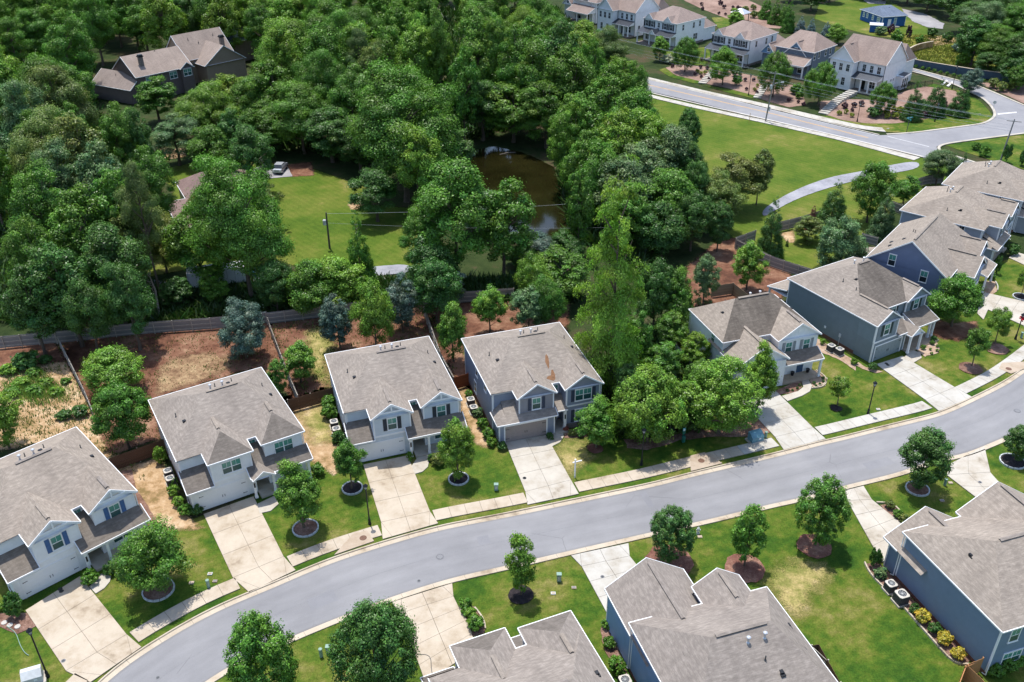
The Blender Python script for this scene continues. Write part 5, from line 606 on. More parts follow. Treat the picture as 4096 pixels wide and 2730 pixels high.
def ragged(name,pts,z,mat,cell,ext):
    P=np.array(pts,float); Q=np.roll(P,-1,0); lo=P.min(0)-ext; hi=P.max(0)+ext
    lo=np.maximum(lo,[-140,15]); hi=np.minimum(hi,[170,420])
    nx,ny=[max(2,int(math.ceil(k/cell))+1) for k in hi-lo]; X,Y=np.meshgrid(np.linspace(lo[0],hi[0],nx),np.linspace(lo[1],hi[1],ny)); G_=np.stack([X.ravel(),Y.ravel()],1)
    d=np.full(len(G_),1e9); ins=np.zeros(len(G_),bool)
    for a,c in zip(P,Q):
        e=c-a; t=np.clip(((G_-a)@e)/max(e@e,1e-9),0,1); d=np.minimum(d,np.linalg.norm(G_-a-t[:,None]*e,axis=1))
        if a[1]!=c[1]: ins^=((a[1]>G_[:,1])!=(c[1]>G_[:,1]))&(G_[:,0]<(c[0]-a[0])*(G_[:,1]-a[1])/(c[1]-a[1])+a[0])
    sd_=np.where(ins,d,-d); ok=(sd_>-ext).reshape(ny,nx); idx=np.arange(nx*ny).reshape(ny,nx)
    f=(ok[:-1,:-1]|ok[1:,:-1]|ok[:-1,1:]|ok[1:,1:]); q=np.stack([idx[:-1,:-1][f],idx[:-1,1:][f],idx[1:,1:][f],idx[1:,:-1][f]],1)
    use,inv=np.unique(q,return_inverse=True); inv=inv.reshape(q.shape)
    me=bpy.data.meshes.new(name); me.from_pydata([(x,y,z) for x,y in G_[use]],[],inv.tolist()); at=me.attributes.new('edge','FLOAT','POINT'); at.data.foreach_set('value',np.clip(sd_[use],-6,6).astype(np.float32)); me.materials.append(mat); return link(bpy.data.objects.new(name,me))
b=MB(); b.poly([(-1500,-300,-.15),(1500,-300,-.15),(1500,3000,-.15),(-1500,3000,-.15)],M['forest']); tag(b.build('ground'),kind='structure')
LEVEL={'lawn':0,'field':0,'meadow':1,'dirt_red':2,'dirt_tan':2,'straw':3,'dry':3,'mulch_pink':0.5,'mulch':3,'mulch_tan':3,'mulch_dark':3,'mulch_red':3,'asphalt':4,'asphalt_light':4}
SOFT={'lawn':(.25,.5,.8),'field':(.5,1.0,1.2),'meadow':(.8,1.6,1.2),'dirt_red':(.5,1.4,.7),'dirt_tan':(.5,1.2,.6),'straw':(.9,2.2,.6),'dry':(1.6,2.6,.6),'mulch_pink':(.3,.6,1.0)}; SOFTM={}
order=sorted(range(len(DATA['patches'])),key=lambda i:(LEVEL[DATA['patches'][i][1]] if not (DATA['patches'][i][1]=='lawn' and i>50) else 1,i))
for k,i in enumerate(order):
    nm,mt,pts,jit=DATA['patches'][i]
    z=-.105+k*.0014
    if mt in SOFT:
        w_,a_,cell=SOFT[mt]
        if i in (0,1): cell=1.0; w_,a_=.1,.25
        key=(mt,w_,a_)
        if key not in SOFTM: SOFTM[key]=soft(M[mt],w_,a_)
        tag(ragged(nm,pts,z,SOFTM[key],cell,w_+a_*.9),kind='structure')
    else:
        if mt=='asphalt':
            for _ in range(2): pts=[q for a,c in zip(pts,pts[1:]+pts[:1]) for q in ([a[0]*.75+c[0]*.25,a[1]*.75+c[1]*.25],[a[0]*.25+c[0]*.75,a[1]*.25+c[1]*.75])]
        tag(sheet(nm,pts,z,M[mt],jit,.45 if jit<.3 else .8),kind='structure')
tag(sheet('pond',DATA['pond'],-.09,None or M.setdefault('water',plain('murky_water',(.0125,.0115,.0035),.07,.5,.10,.015,0,.5)),.5),kind='structure')
# smooth kerb curves
def smooth(pts,step=.5,win=5):
    P=resample(pts,step,False); Q=list(P)
    for _ in range(6):
        Q=[Q[0]]+[(Q[i-1]+Q[i]*2+Q[i+1])/4 for i in range(1,len(Q)-1)]+[Q[-1]]
    return Q
class Curve:
    def __init__(s,pts,raw=False):
        P=pts if raw else smooth(pts)
        for _ in range(14 if not raw else 0): P=[P[0]]+[(P[i-1]+P[i]*2+P[i+1])/4 for i in range(1,len(P)-1)]+[P[-1]]
        s.P=P; s.S=[0]
        for i in range(1,len(P)): s.S.append(s.S[-1]+(P[i]-P[i-1]).length)
        s.L=s.S[-1]
    def at(s,t,off=0):
        t=min(max(t,0),s.L-1e-4); i=bisect.bisect_right(s.S,t)-1; i=min(i,len(s.P)-2)
        d=(s.P[i+1]-s.P[i]); u=(t-s.S[i])/max(d.length,1e-6)
        d0=(s.P[min(i+2,len(s.P)-1)]-s.P[max(i-1,0)]).normalized()
        return s.P[i]+d*u+V((-d0.y,d0.x,0))*off
    def proj(s,p):
        p=V((*p[:2],0)); return s.S[min(range(len(s.P)),key=lambda i:(s.P[i]-p).length)]
NC=Curve(DATA['north']); SC=Curve(DATA['south'])
# asphalt between the kerbs
b=MB(); n=160
for k in range(n):
    t0,t1=k/n,(k+1)/n
    q=[NC.at(NC.L*t0,-.62),SC.at(SC.L*t0,.62),SC.at(SC.L*t1,.62),NC.at(NC.L*t1,-.62)]
    b.poly([(p.x,p.y,-.13) for p in q],M['road'])
m,nt_,bs_=newmat('road_wear'); uvn=coord(nt_,'UV'); ov=coord(nt_)
c1=ramp(nt_,noise(nt_,ov,.09,5,.6),[(.3,(.205,.204,.212)),(.5,(.240,.238,.246)),(.7,(.275,.272,.278))])
sx=coord(nt_,'UV',(.05,1.6,1)); c1=mix(nt_,1,c1,ramp(nt_,noise(nt_,sx,3.0,5,.7),[(.3,(.90,.90,.90)),(.7,(1.07,1.07,1.07))]),'MULTIPLY')
c1=mix(nt_,1,c1,ramp(nt_,noise(nt_,ov,14,4,.8),[(.25,(.88,.88,.88)),(.75,(1.1,1.1,1.1))]),'MULTIPLY')
spx=N(nt_,'ShaderNodeSeparateXYZ'); nt_.links.new(uvn,spx.inputs[0])
c1=mix(nt_,1,c1,ramp(nt_,spx.outputs['Y'],[(0,(.80,.78,.75)),(.05,(1,1,1)),(.2,(.955,.955,.955)),(.3,(1.02,1.02,1.02)),(.5,(.95,.95,.95)),(.7,(1.02,1.02,1.02)),(.8,(.955,.955,.955)),(.95,(1,1,1)),(1,(.80,.78,.75))]),'MULTIPLY')
vo=N(nt_,'ShaderNodeTexVoronoi',feature='DISTANCE_TO_EDGE'); vo.inputs['Scale'].default_value=.16; wv=mix(nt_,.12,ov,noise(nt_,ov,1.5,4,.7)); nt_.links.new(wv,vo.inputs['Vector'])
crk=ramp(nt_,vo.outputs['Distance'],[(.0,(1,1,1)),(.008,(0,0,0))]); gate=ramp(nt_,noise(nt_,ov,.12,2),[(.56,(0,0,0)),(.60,(.5,.5,.5))]); c1=mix(nt_,mix(nt_,1,crk,gate,'MULTIPLY'),c1,(.10,.10,.105))
nt_.links.new(c1,bs_.inputs['Base Color']); bs_.inputs['Roughness'].default_value=.9; bs_.inputs['Specular IOR Level'].default_value=.2; bump(nt_,bs_,noise(nt_,ov,60,3,.8),.2,.03)
b.mats=[m]; b.mi=[0]*len(b.f); b.uv=[[(NC.L*k/n,1),(NC.L*k/n,0),(NC.L*(k+1)/n,0),(NC.L*(k+1)/n,1)] for k in range(n)]
road=tag(b.build('road'),kind='structure')
for (u0,u1,v0,v1) in ((22,24.5,.3,.52),(58,58.8,.55,.95),(40,41.2,.52,.7),(83,86,.2,.38)):
    q=[NC.at(u,-.62).lerp(SC.at(SC.proj(NC.at(u)),.62),1-vv) for u,vv in ((u0,v0),(u1,v0),(u1,v1),(u0,v1))]; pb_=MB(); pb_.poly([(p.x,p.y,-.1285) for p in q],M['road']); pb_.build('asphalt_patch',road)
# darker paving seam along the crown
b=MB()
for k in range(n):
    t0,t1=k/n,(k+1)/n
    a=NC.at(NC.L*t0,-.62).lerp(SC.at(SC.L*t0,.62),.5); c=NC.at(NC.L*t1,-.62).lerp(SC.at(SC.L*t1,.62),.5); w=V((0,.035,0))
    b.poly([(*(a-w)[:2],-.128),(*(c-w)[:2],-.128),(*(c+w)[:2],-.128),(*(a+w)[:2],-.128)],M['lid'])
b.build('seam',road)
def disc(mb,c,r,z,mat,n=20,h=0):
    P=[(c[0]+r*math.cos(2*math.pi*k/n),c[1]+r*math.sin(2*math.pi*k/n)) for k in range(n)]
    mb.poly([(x,y,z+h) for x,y in P],mat)
    if h:
        for k in range(n): mb.poly([(*P[k],z),(*P[(k+1)%n],z),(*P[(k+1)%n],z+h),(*P[k],z+h)],mat)
for c,l in zip(DATA['manholes'],('round manhole cover left of centre in the near street','round manhole cover near the right edge of the near street')):
    b=MB(); disc(b,c,.42,-.13,M['lid'],24,.012); disc(b,c,.34,-.118,M['dkgrey'],24,.004); disc(b,c,.30,-.114,M['lid'],24,.006); tag(b.build('manhole_cover'),l,'manhole cover')
# kerb with gutter, one object per poured segment
def kerb(cv,side,name,seg=3.05):
    root=empty(name,(0,0,0)); tag(root,kind='structure'); k=0; t=0
    while t<cv.L-.3:
        t1=min(t+seg,cv.L)-.02; b=MB()
        prof=[(.0,-.16),(.0,.0),(-.13,.0),(-.17,-.115),(-.66,-.125),(-.66,-.2)]
        ss=[t+(t1-t)*j/3 for j in range(4)]
        for a,c in zip(ss,ss[1:]):
            for (o0,z0),(o1,z1) in zip(prof,prof[1:]):
                P=[cv.at(a,o0*side),cv.at(c,o0*side),cv.at(c,o1*side),cv.at(a,o1*side)]; Z=[z0,z0,z1,z1]
                b.poly([(p.x,p.y,z) for p,z in zip(P,Z)],M['gutter'])
        b.build('kerb_segment',root); t+=seg
    b=MB(); m=140
    for j in range(m):
        P=[cv.at(cv.L*j/m,.02*side),cv.at(cv.L*(j+1)/m,.02*side),cv.at(cv.L*(j+1)/m,-.64*side),cv.at(cv.L*j/m,-.64*side)]
        b.poly([(p.x,p.y,-.14) for p in P],M['joint'])
    b.build('kerb_bed',root)
kerb(NC,1,'kerb'); kerb(SC,-1,'kerb')
# driveways: poured slabs over a dark bed
def slab(pts,parent,mat,name='slab',top=0.,th=.09,inset=.016):
    P=[V((*p[:2],0)) for p in pts]; c=sum(P,V((0,0,0)))/len(P)
    P=[p+(c-p).normalized()*inset*1.4 for p in P]
    b=MB(); a=sum((P[i].x*P[(i+1)%len(P)].y-P[(i+1)%len(P)].x*P[i].y) for i in range(len(P)))
    if a<0: P.reverse()
    b.poly([(p.x,p.y,top) for p in P],mat)
    for i in range(len(P)):
        p,q=P[i],P[(i+1)%len(P)]; b.poly([(p.x,p.y,top-th),(q.x,q.y,top-th),(q.x,q.y,top),(p.x,p.y,top)],mat)
    return b.build(name,parent)
skips=[]
for i,d in enumerate(DATA['drives']):
    north_side=i<8; cv=NC if north_side else SC
    mat=M[['conc','conc','conc','conc2','conc3','conc3','conc2','conc2','conc','conc3','conc2','conc2'][i]]
    q=[V((*p,0)) for p in d['q']]; gl,gr,sr,sl=q; kl,kr=[V((*p,0)) for p in d['k']]
    root=empty('driveway',(0,0,0)); tag(root,kind='structure')
    def bl(u,w): return gl.lerp(gr,u).lerp(sl.lerp(sr,u),w)
    for c in range(2):
        for r_ in range(d['rows']):
            slab([bl(c/2,r_/d['rows']),bl((c+1)/2,r_/d['rows']),bl((c+1)/2,(r_+1)/d['rows']),bl(c/2,(r_+1)/d['rows'])],root,mat)
    w=(kr-kl); ki=kl+w.normalized()*.95; kj=kr-w.normalized()*.95; km=(ki+kj)/2; sm=(sl+sr)/2
    slab([sl,sm,km,ki],root,mat); slab([sm,sr,kj,km],root,mat); slab([sl,ki,kl],root,mat); slab([sr,kr,kj],root,mat)
    b=MB(); b.poly([(*p[:2],-.018) for p in (gl,sl,kl,kr,sr,gr)],M['joint']); b.build('joint_bed',root)
    if north_side: skips.append((min(cv.proj(sl),cv.proj(kl)),max(cv.proj(sr),cv.proj(kr))))
for d,l in zip(DATA['basins'],('left of the pale blue house drive','before the broad maples','at the right edge')):
    o=tag(slab(d['p'],None,M['basin'],'storm_drain',.012,.1,0),'concrete storm drain slab with a round lid '+l,'storm drain')
    b=MB(); disc(b,d['m'],.36,.012,M['rust'],20,.012); b.build('lid',o)
sw=empty('sidewalk',(0,0,0)); tag(sw,kind='structure')
t=0
skips.sort(); free=[]; cur=0
for a,c in skips:
    if a-cur>.6: free.append((cur,a))
    cur=max(cur,c)
if NC.L-cur>.6: free.append((cur,NC.L))
for a,c in free:
    k=max(1,round((c-a)/1.5)); b=MB()
    for j in range(k):
        t0,t1=a+(c-a)*j/k,a+(c-a)*(j+1)/k
        slab([NC.at(t0,.78),NC.at(t1,.78),NC.at(t1,2.4),NC.at(t0,2.4)],sw,M['conc'] if NC.at(t0).x<25 else M['conc3'])
        b.poly([(*NC.at(t0,.78)[:2],-.02),(*NC.at(t1,.78)[:2],-.02),(*NC.at(t1,2.4)[:2],-.02),(*NC.at(t0,2.4)[:2],-.02)],M['joint'])
    b.build('joint_bed',sw)
for pts in DATA['walks']: tag(slab(pts,None,M['conc2'],'front_walk',.006,.1,0),kind='structure')
for i,c in enumerate(DATA['covers']):
    b=MB(); z=.0 if i not in (5,6) else -.13; disc(b,c,.2,z,M['lid'],16,.012); disc(b,c,.13,z+.012,M['dkgrey'],16,.004)
    tag(b.build('valve_cover'),['round cleanout lid on the grey blue house drive','round cleanout lid on the middle lower drive','round cleanout lid on the far lower right drive','round cleanout lid on the first white house drive','round lid on the second drive slab','small round valve lid in the street','small round valve lid low in the street at left'][i],'lid')
b=MB()
for c in DATA['oilspots']: disc(b,c,.22,.003,M['oil'],14)
tag(b.build('oil_stains'),kind='stuff')
# mulch rings round the street trees
for i,(c,r,rim,mt) in enumerate(DATA['rings']):
    P=[(c[0]+r*math.cos(a)*R.uniform(.95,1.05),c[1]+r*math.sin(a)*R.uniform(.95,1.05)) for a in [2*math.pi*k/26 for k in range(26)]]
    o=tag(sheet('mulch_ring',P,-.012+i*.0006,M[mt],0 if rim else .12,.4),kind='structure')
    if rim:
        for k in range(16):
            a0=2*math.pi*k/16+.02; a1=2*math.pi*(k+1)/16-.02; b=MB()
            q=[(c[0]+rr*math.cos(a),c[1]+rr*math.sin(a)) for a,rr in ((a0,r),(a1,r),(a1,r+.13),(a0,r+.13))]
            b.poly([(x,y,.09) for x,y in q],M['palegrey'])
            for (x0,y0),(x1,y1) in zip(q,q[1:]+q[:1]): b.poly([(x0,y0,-.1),(x1,y1,-.1),(x1,y1,.09),(x0,y0,.09)],M['palegrey'])
            b.build('edging_stone',o)
for i,pts in enumerate(DATA['edging']):
    root=empty('bed_edging',(0,0,0)); tag(root,['curved pale edging of the bed along the blue side wall','edging strip between drive and island bed','edging strip on the lawn side of the island bed','tan edging curving round the small bed at the lower right','curved edging of the bed by the white batten walk','white stone edging of the far bed','curved edging of the slate grey side bed'][i],'edging')
    Q=smooth(pts,.3); step=2 if i!=5 else 1
    for a,c in zip(Q[::step],Q[step::step]):
        d=(c-a)*.94; b=MB(); b.bar((a.x,a.y,-.02),(a.x+d.x,a.y+d.y,-.02),.14,.22,M['gutter'] if i!=5 else M['conc3']); b.build('edging_stone',root)
# ---------------- county road and side street
d=DATA['road2']
tag(sheet('county_road',d['asphalt'],.004,M['road_far']),kind='structure')
def strip(name,pts,w,z,mat,parent=None,dz=0):
    Q=smooth(pts,1.0); b=MB()
    for i,(a,c) in enumerate(zip(Q,Q[1:])):
        d0=(Q[min(i+1,len(Q)-1)]-Q[max(i-1,0)]).normalized(); d1=(Q[min(i+2,len(Q)-1)]-Q[i]).normalized()
        n0=V((-d0.y,d0.x,0))*w/2; n1=V((-d1.y,d1.x,0))*w/2
        P=[a-n0,c-n1,c+n1,a+n0]; b.poly([(p.x,p.y,z) for p in P],mat)
        if dz:
            for p,q in ((P[0],P[1]),(P[2],P[3])): b.poly([(p.x,p.y,z-dz),(q.x,q.y,z-dz),(q.x,q.y,z),(p.x,p.y,z)],mat)
    return b.build(name,parent)
def offset(pts,o):
    Q=[V((*p,0)) for p in pts]; out=[]
    for i in range(len(Q)):
        d0=(Q[min(i+1,len(Q)-1)]-Q[max(i-1,0)]).normalized(); out.append(Q[i]+V((-d0.y,d0.x,0))*o)
    return out
for o in (-.16,.16): tag(strip('yellow_line',offset(d['yellow'][0],o),.13,.010,M['yellow']),kind='structure')
for p in d['white']: tag(strip('white_line',p,.16,.011,M['line']),kind='structure')
tag(sheet('stop_line',d['stopbar'],.010,M['line']),kind='structure')
for c in d['cross']: tag(sheet('crosswalk_stripe',c,.010,M['line']),kind='structure')
for p in d['kerbs']: tag(strip('kerb',p,.55,.10,M['conc2'],None,.12),kind='structure')
tag(strip('kerb',offset(d['white'][0],.55),.4,.1,M['conc2'],None,.12),kind='structure'); tag(strip('kerb',offset(d['white'][1],-.55),.4,.1,M['conc2'],None,.12),kind='structure')
for key,nm in (('farwalk','sidewalk'),('nearwalk','sidewalk')):
    A=Curve([V((*p,0)) for p in d[key][0]]); B=Curve([V((*p,0)) for p in d[key][1]])
    root=empty(nm,(0,0,0)); tag(root,kind='structure'); k=int(A.L/1.8)
    for j in range(k):
        slab([A.at(A.L*j/k),A.at(A.L*(j+1)/k),B.at(B.L*(j+1)/k),B.at(B.L*j/k)],root,M['conc3'],'slab',.03,.1,.02)
    b=MB(); b.poly([(*A.at(A.L*j/20)[:2],.012) for j in range(21)]+[(*B.at(B.L*j/20)[:2],.012) for j in range(20,-1,-1)],M['joint']); b.build('joint_bed',root)
for i,(pts,n,w) in enumerate(DATA['treads']):
    cv=Curve([V((*p,0)) for p in pts]); root=empty('garden_steps',(0,0,0)); tag(root,['flight of pale stone steps below the dormered white house','longest flight of stone steps leading to the white corner house','stone steps below the blue gabled house'][i],'steps')
    for j in range(n):
        t0=cv.L*j/n; t1=cv.L*(j+.72)/n; h=.03+.05*(n-j)
        a,c=cv.at(t0),cv.at(t1); dd=(c-a).normalized(); nn=V((-dd.y,dd.x,0))*w/2
        slab([a-nn,c-nn,c+nn,a+nn],root,M['conc3'],'tread',h,h+.1,0)
# ------------------------------------------------------------------ houses
def pane_mesh(w,h,mat):
    b=MB(); b.box(-w/2,w/2,-.012,0,0,h,mat); return b.mesh('pane')
CACHE={}
def window(parent,x,y,z,w=.9,h=1.5,rz=0,n=1,mats=('glass_up','glass_lo'),frame='white',grid=1,sill=True):
    """double hung window standing proud of the wall, facing local -y before rotation"""
    key=('w',w,h,n,frame,grid,sill)
    if key not in CACHE:
        b=MB(); W=w*n; f=.085; m=M[frame]
        b.box(-W/2-f,-W/2,-.06,.02,-f,h+f,m); b.box(W/2,W/2+f,-.06,.02,-f,h+f,m); b.box(-W/2,W/2,-.06,.02,h,h+f,m); b.box(-W/2,W/2,-.06,.02,-f,0,m)
        if sill: b.box(-W/2-f-.04,W/2+f+.04,-.10,.0,-f-.05,-f-.002,m); b.box(-W/2-f-.03,W/2+f+.03,-.08,.0,h+f+.002,h+f+.07,m)
        for k in range(1,n): b.box(-W/2+k*w-.05,-W/2+k*w+.05,-.055,.02,0,h,m)
        for k in range(n):
            c=-W/2+(k+.5)*w; e=.05 if 0<k else 0
            b.box(c-w/2+.05,c+w/2-.05,-.045,.01,h/2-.035,h/2+.035,m)
            if grid: b.box(c-.014,c+.014,-.042,.0,h/2+.035,h,m)
            if grid>1: b.box(c-.014,c+.014,-.042,.0,0,h/2-.035,m); b.box(c-w/2,c-.014,-.04,0,h*.75-.012,h*.75+.012,m); b.box(c+.014,c+w/2,-.04,0,h*.75-.012,h*.75+.012,m)
        CACHE[key]=b.mesh('window')
    o=inst('window',CACHE[key],parent,(x,y,z),rz)
    for k in range(n):
        c=-w*n/2+(k+.5)*w
        for half,mt in ((0,mats[1]),(1,mats[0])):
            kk=('p',w,h,mt)
            if kk not in CACHE: CACHE[kk]=pane_mesh(w-.06,h/2-.03,M[mt])
            inst('pane',CACHE[kk],o,(c,-.022,half*(h/2+.02)+.005))
    return o
def shutter(parent,x,y,z,w,h,mat,rz=0):
    key=('s',w,h,mat.name)
    if key not in CACHE:
        b=MB(); f=.06; b.box(-w/2,-w/2+f,-.06,0,0,h,mat); b.box(w/2-f,w/2,-.06,0,0,h,mat)
        for z0 in (0,h/2-f/2,h-f): b.box(-w/2+f,w/2-f,-.058,0,z0,z0+f,mat)
        k=int(h/.12)
        for i in range(k):
            zz=f+(h-2*f)*i/k; b.poly([(-w/2+f,-.045,zz),(w/2-f,-.045,zz),(w/2-f,-.012,zz+.10),(-w/2+f,-.012,zz+.10)],mat)
        CACHE[key]=b.mesh('shutter')
    return inst('shutter',CACHE[key],parent,(x,y,z),rz)
def shuttered(parent,x,y,z,w,h,mat,n=1,sw=.42,**k):
    window(parent,x,y,z,w,h,n=n,**k)
    for s in (-1,1): shutter(parent,x+s*(w*n/2+.09+sw/2+.02),y,z-.08,sw,h+.16,mat)
def garage_door(parent,x,y,w=4.88,h=2.15,mat=None,rz=0):
    b=MB(); b.box(-w/2-.14,-w/2,-.05,.02,0,h+.14,M['white']); b.box(w/2,w/2+.14,-.05,.02,0,h+.14,M['white']); b.box(-w/2,w/2,-.05,.02,h,h+.14,M['white']); b.box(-w/2,w/2,-.015,.02,0,h,mat)
    o=inst('garage_door',b.mesh('garage_door'),parent,(x,y,0),rz)
    key=('gp',w,mat.name)
    if key not in CACHE:
        p=MB(); pw=w/8-.1; p.box(-pw/2,pw/2,-.03,-.0155,0,h/4-.12,mat); CACHE[key]=p.mesh('panel')
    for r_ in range(4):
        for c in range(8): inst('panel',CACHE[key],o,(-w/2+(c+.5)*w/8,0,r_*h/4+.06))
    if 'hinge' not in CACHE:
        p=MB(); p.box(0,.42,-.045,-.03,0,.05,M['black']); p.box(.0,.06,-.047,-.03,-.03,.08,M['black']); CACHE['hinge']=p.mesh('hinge')
        p=MB(); p.box(-.02,.02,-.075,-.05,0,.28,M['black']); p.box(-.02,.02,-.052,-.03,0,.03,M['black']); p.box(-.02,.02,-.052,-.03,.25,.28,M['black']); CACHE['handle']=p.mesh('handle')
    for z in (.45,h-.4): inst('hinge',CACHE['hinge'],o,(-w/2+.05,0,z)); inst('hinge',CACHE['hinge'],o,(w/2-.05,0,z+.05),180) if 0 else inst('hinge',CACHE['hinge'],o,(w/2-.47,0,z))
    for s in (-.12,.12): inst('handle',CACHE['handle'],o,(s,0,h*.42))
    return o
class House:
    def __init__(s,name,label,cat,loc,rz,mirror=False,roof='roof',trim='white'):
        s.root=empty(name,(loc[0],loc[1],0),rz,mirror); tag(s.root,label,cat); s.roofm=M[roof]; s.trimm=M[trim]
        s.walls=MB(); s.roof=MB(); s.trim=MB(); s.found=MB(); s.extra=[]
    def box(s,x0,x1,y0,y1,z0,z1,mat,corners=()):
        s.walls.box(x0,x1,y0,y1,z0,z1,mat)
        for cx,cy in corners:
            sx=-1 if cx==x0 else 1; sy=-1 if cy==y0 else 1
            s.trim.box(min(cx+sx*.022,cx-sx*.12),max(cx+sx*.022,cx-sx*.12),min(cy+sy*.022,cy-sy*.12),max(cy+sy*.022,cy-sy*.12),z0,z1,s.trimm)
    def eave(s,a,c,z,t=.14):
        s.trim.bar((a[0],a[1],z),(c[0],c[1],z),.075,t,s.trimm,drop=t*.35)
    def rake(s,a,c,t=.17):
        s.trim.bar(a,c,.07,t,s.trimm,drop=t*.42)
    def plane(s,pts,mat=None): s.roof.slope(pts,mat or s.roofm)
    def hipx(s,x0,x1,y0,y1,ze,zr,a0,a1,mid=None,g0=False,g1=False,wall=None,ov=.3,mats=None,eaves='flrb',soffit=True,zlow=None):
        """ridge along x from a0 to a1; gable ends when g0 / g1"""
        mid=(y0+y1)/2 if mid is None else mid; mt=mats or {}
        A,B,C,D_=(x0,y0,ze),(x1,y0,ze),(x1,y1,ze),(x0,y1,ze); E,F_=(a0,mid,zr),(a1,mid,zr)
        s.plane([A,B,F_,E],mt.get('f')); s.plane([C,D_,E,F_],mt.get('b'))
        if g0: s.gable_end(x0+ov,[(y0+ov,y1-ov,mid)],ze,zr,'x',-1,wall,(y0,y1),x0)
        else: s.plane([D_,A,E],mt.get('l'))
        if g1: s.gable_end(x1-ov,[(y0+ov,y1-ov,mid)],ze,zr,'x',1,wall,(y0,y1),x1)
        else: s.plane([B,C,F_],mt.get('r'))
        if 'f' in eaves: s.eave(A,B,ze)
        if 'b' in eaves: s.eave(C,D_,ze)
        if 'l' in eaves and not g0: s.eave(D_,A,ze)
        if 'r' in eaves and not g1: s.eave(B,C,ze)
        if soffit:
            xa=x0+(ov+.02 if g0 else 0); xb=x1-(ov+.02 if g1 else 0); s.trim.poly([(xa,y0,ze-.03),(xa,y1,ze-.03),(xb,y1,ze-.03),(xb,y0,ze-.03)],s.trimm)
    def gable_end(s,c,span,ze,zr,axis,sgn,wall,full,edge):
        (u0,u1,mid),=span; p=(zr-ze)/((full[1]-full[0])/2); k=.03
        zl=ze+(u0-full[0])*p-k; zh=ze+(full[1]-u1)*p-k
        pts=[(u0,ze-.12),(u1,ze-.12),(u1,zh),(mid,zr-k),(u0,zl)]
        P=[(c,u,z) if axis=='x' else (u,c,z) for u,z in pts]
        if wall: s.walls.poly(P if (axis=='x')==(sgn>0) else P[::-1],wall)
        q=lambda u,z:(edge,u,z) if axis=='x' else (u,edge,z)
        s.rake(q(full[0],ze),q(mid,zr)); s.rake(q(mid,zr),q(full[1],ze))
    def gabley(s,x0,x1,y0,yb,ze,zr,wall,ov=.3,hip=0,mats=None,eaves='lr',truss=False,dz=.004,back=None):
        """front gable (or hip) with a ridge running back to yb"""
        ze+=dz; zr+=dz; mid=(x0+x1)/2; mt=mats or {}
        s.plane([(x0,y0,ze),(x0,yb,ze),(mid,yb,zr),(mid,y0+hip,zr)],mt.get('l')); s.plane([(x1,y0,ze),(mid,y0+hip,zr),(mid,yb,zr),(x1,yb,ze)],mt.get('r'))
        if hip: s.plane([(x0,y0,ze),(mid,y0+hip,zr),(x1,y0,ze)],mt.get('f')); s.eave((x0,y0),(x1,y0),ze)
        else: s.gable_end(y0+ov,[(x0+ov,x1-ov,mid)],ze,zr,'y',-1,wall,(x0,x1),y0)
        yl=back or yb
        if 'l' in eaves: s.eave((x0,y0),(x0,yl),ze)
        if 'r' in eaves: s.eave((x1,y0),(x1,yl),ze)
        s.trim.poly([(x0,y0,ze-.03),(x0,yl,ze-.03),(x1,yl,ze-.03),(x1,y0,ze-.03)],s.trimm)
        if truss:
            b=MB(); y=y0-.02; k=(zr-ze)/(mid-x0); h=.45*(zr-ze)
            b.bar((x0+h/k+.05,y,ze+h-.1),(x1-h/k-.05,y,ze+h-.1),.12,.16,s.trimm); b.bar((mid,y,ze+h),(mid,y,zr-.05),.12,.16,s.trimm,up=(1,0,0))
            for sg in (-1,1): b.bar((mid,y+.03,zr-.14),(mid+sg*(mid-x0-.12),y+.03,ze-.06),.10,.20,s.trimm)
            b.build('gable_truss',s.root)
    def shed(s,x0,x1,y0,y1,z0,z1,mat=None,hl=0,hr=0,eaves='flr',th=.14):
        """lean-to rising from y0 (z0) to y1 (z1), optionally hipped at the ends"""
        s.plane([(x0,y0,z0),(x1,y0,z0),(x1-hr,y1,z1),(x0+hl,y1,z1)],mat)
        if hl: s.plane([(x0,y1,z0),(x0,y0,z0),(x0+hl,y1,z1)],mat)
        if hr: s.plane([(x1,y0,z0),(x1,y1,z0),(x1-hr,y1,z1)],mat)
        s.trim.poly([(x0,y0,z0-.05),(x0,y1,z0-.05),(x1,y1,z0-.05),(x1,y0,z0-.05)],s.trimm)
        if 'f' in eaves: s.eave((x0,y0),(x1,y0),z0)
        if 'l' in eaves: s.eave((x0,y1),(x0,y0),z0) if hl else s.walls.poly([(x0+.1,y0+.06,z0-.04),(x0+.1,y1,z0-.04),(x0+.1,y1,z1-.03)],s.trimm) or s.rake((x0,y0,z0),(x0,y1,z1),.15)
        if 'r' in eaves: s.eave((x1,y0),(x1,y1),z0) if hr else s.walls.poly([(x1-.1,y0+.06,z0-.04),(x1-.1,y1,z0-.04),(x1-.1,y1,z1-.03)],s.trimm) or s.rake((x1,y0,z0),(x1,y1,z1),.15)
    def finish(s,vents=(),ridge=()):
        w=s.walls.build('wall',s.root); r=s.roof.build('roof',s.root); s.trim.build('trim',s.root); s.found.build('foundation',s.root)
        s.r=r
        for a,c in ridge:
            b=MB(); a=V(a);c=V(c); d=(c-a).normalized(); n=V((-d.y,d.x,0))
            for sg in (-1,1):
                e=n*sg*.19; b.slope([a+V((0,0,.09)),c+V((0,0,.09)),c+e+V((0,0,.0)),a+e+V((0,0,.0))],s.roofm)
                b.poly([a+e+V((0,0,-.055)),c+e+V((0,0,-.055)),c+e+V((0,0,.0)),a+e+V((0,0,.0))],M['black'])
            b.build('ridge_vent',r)
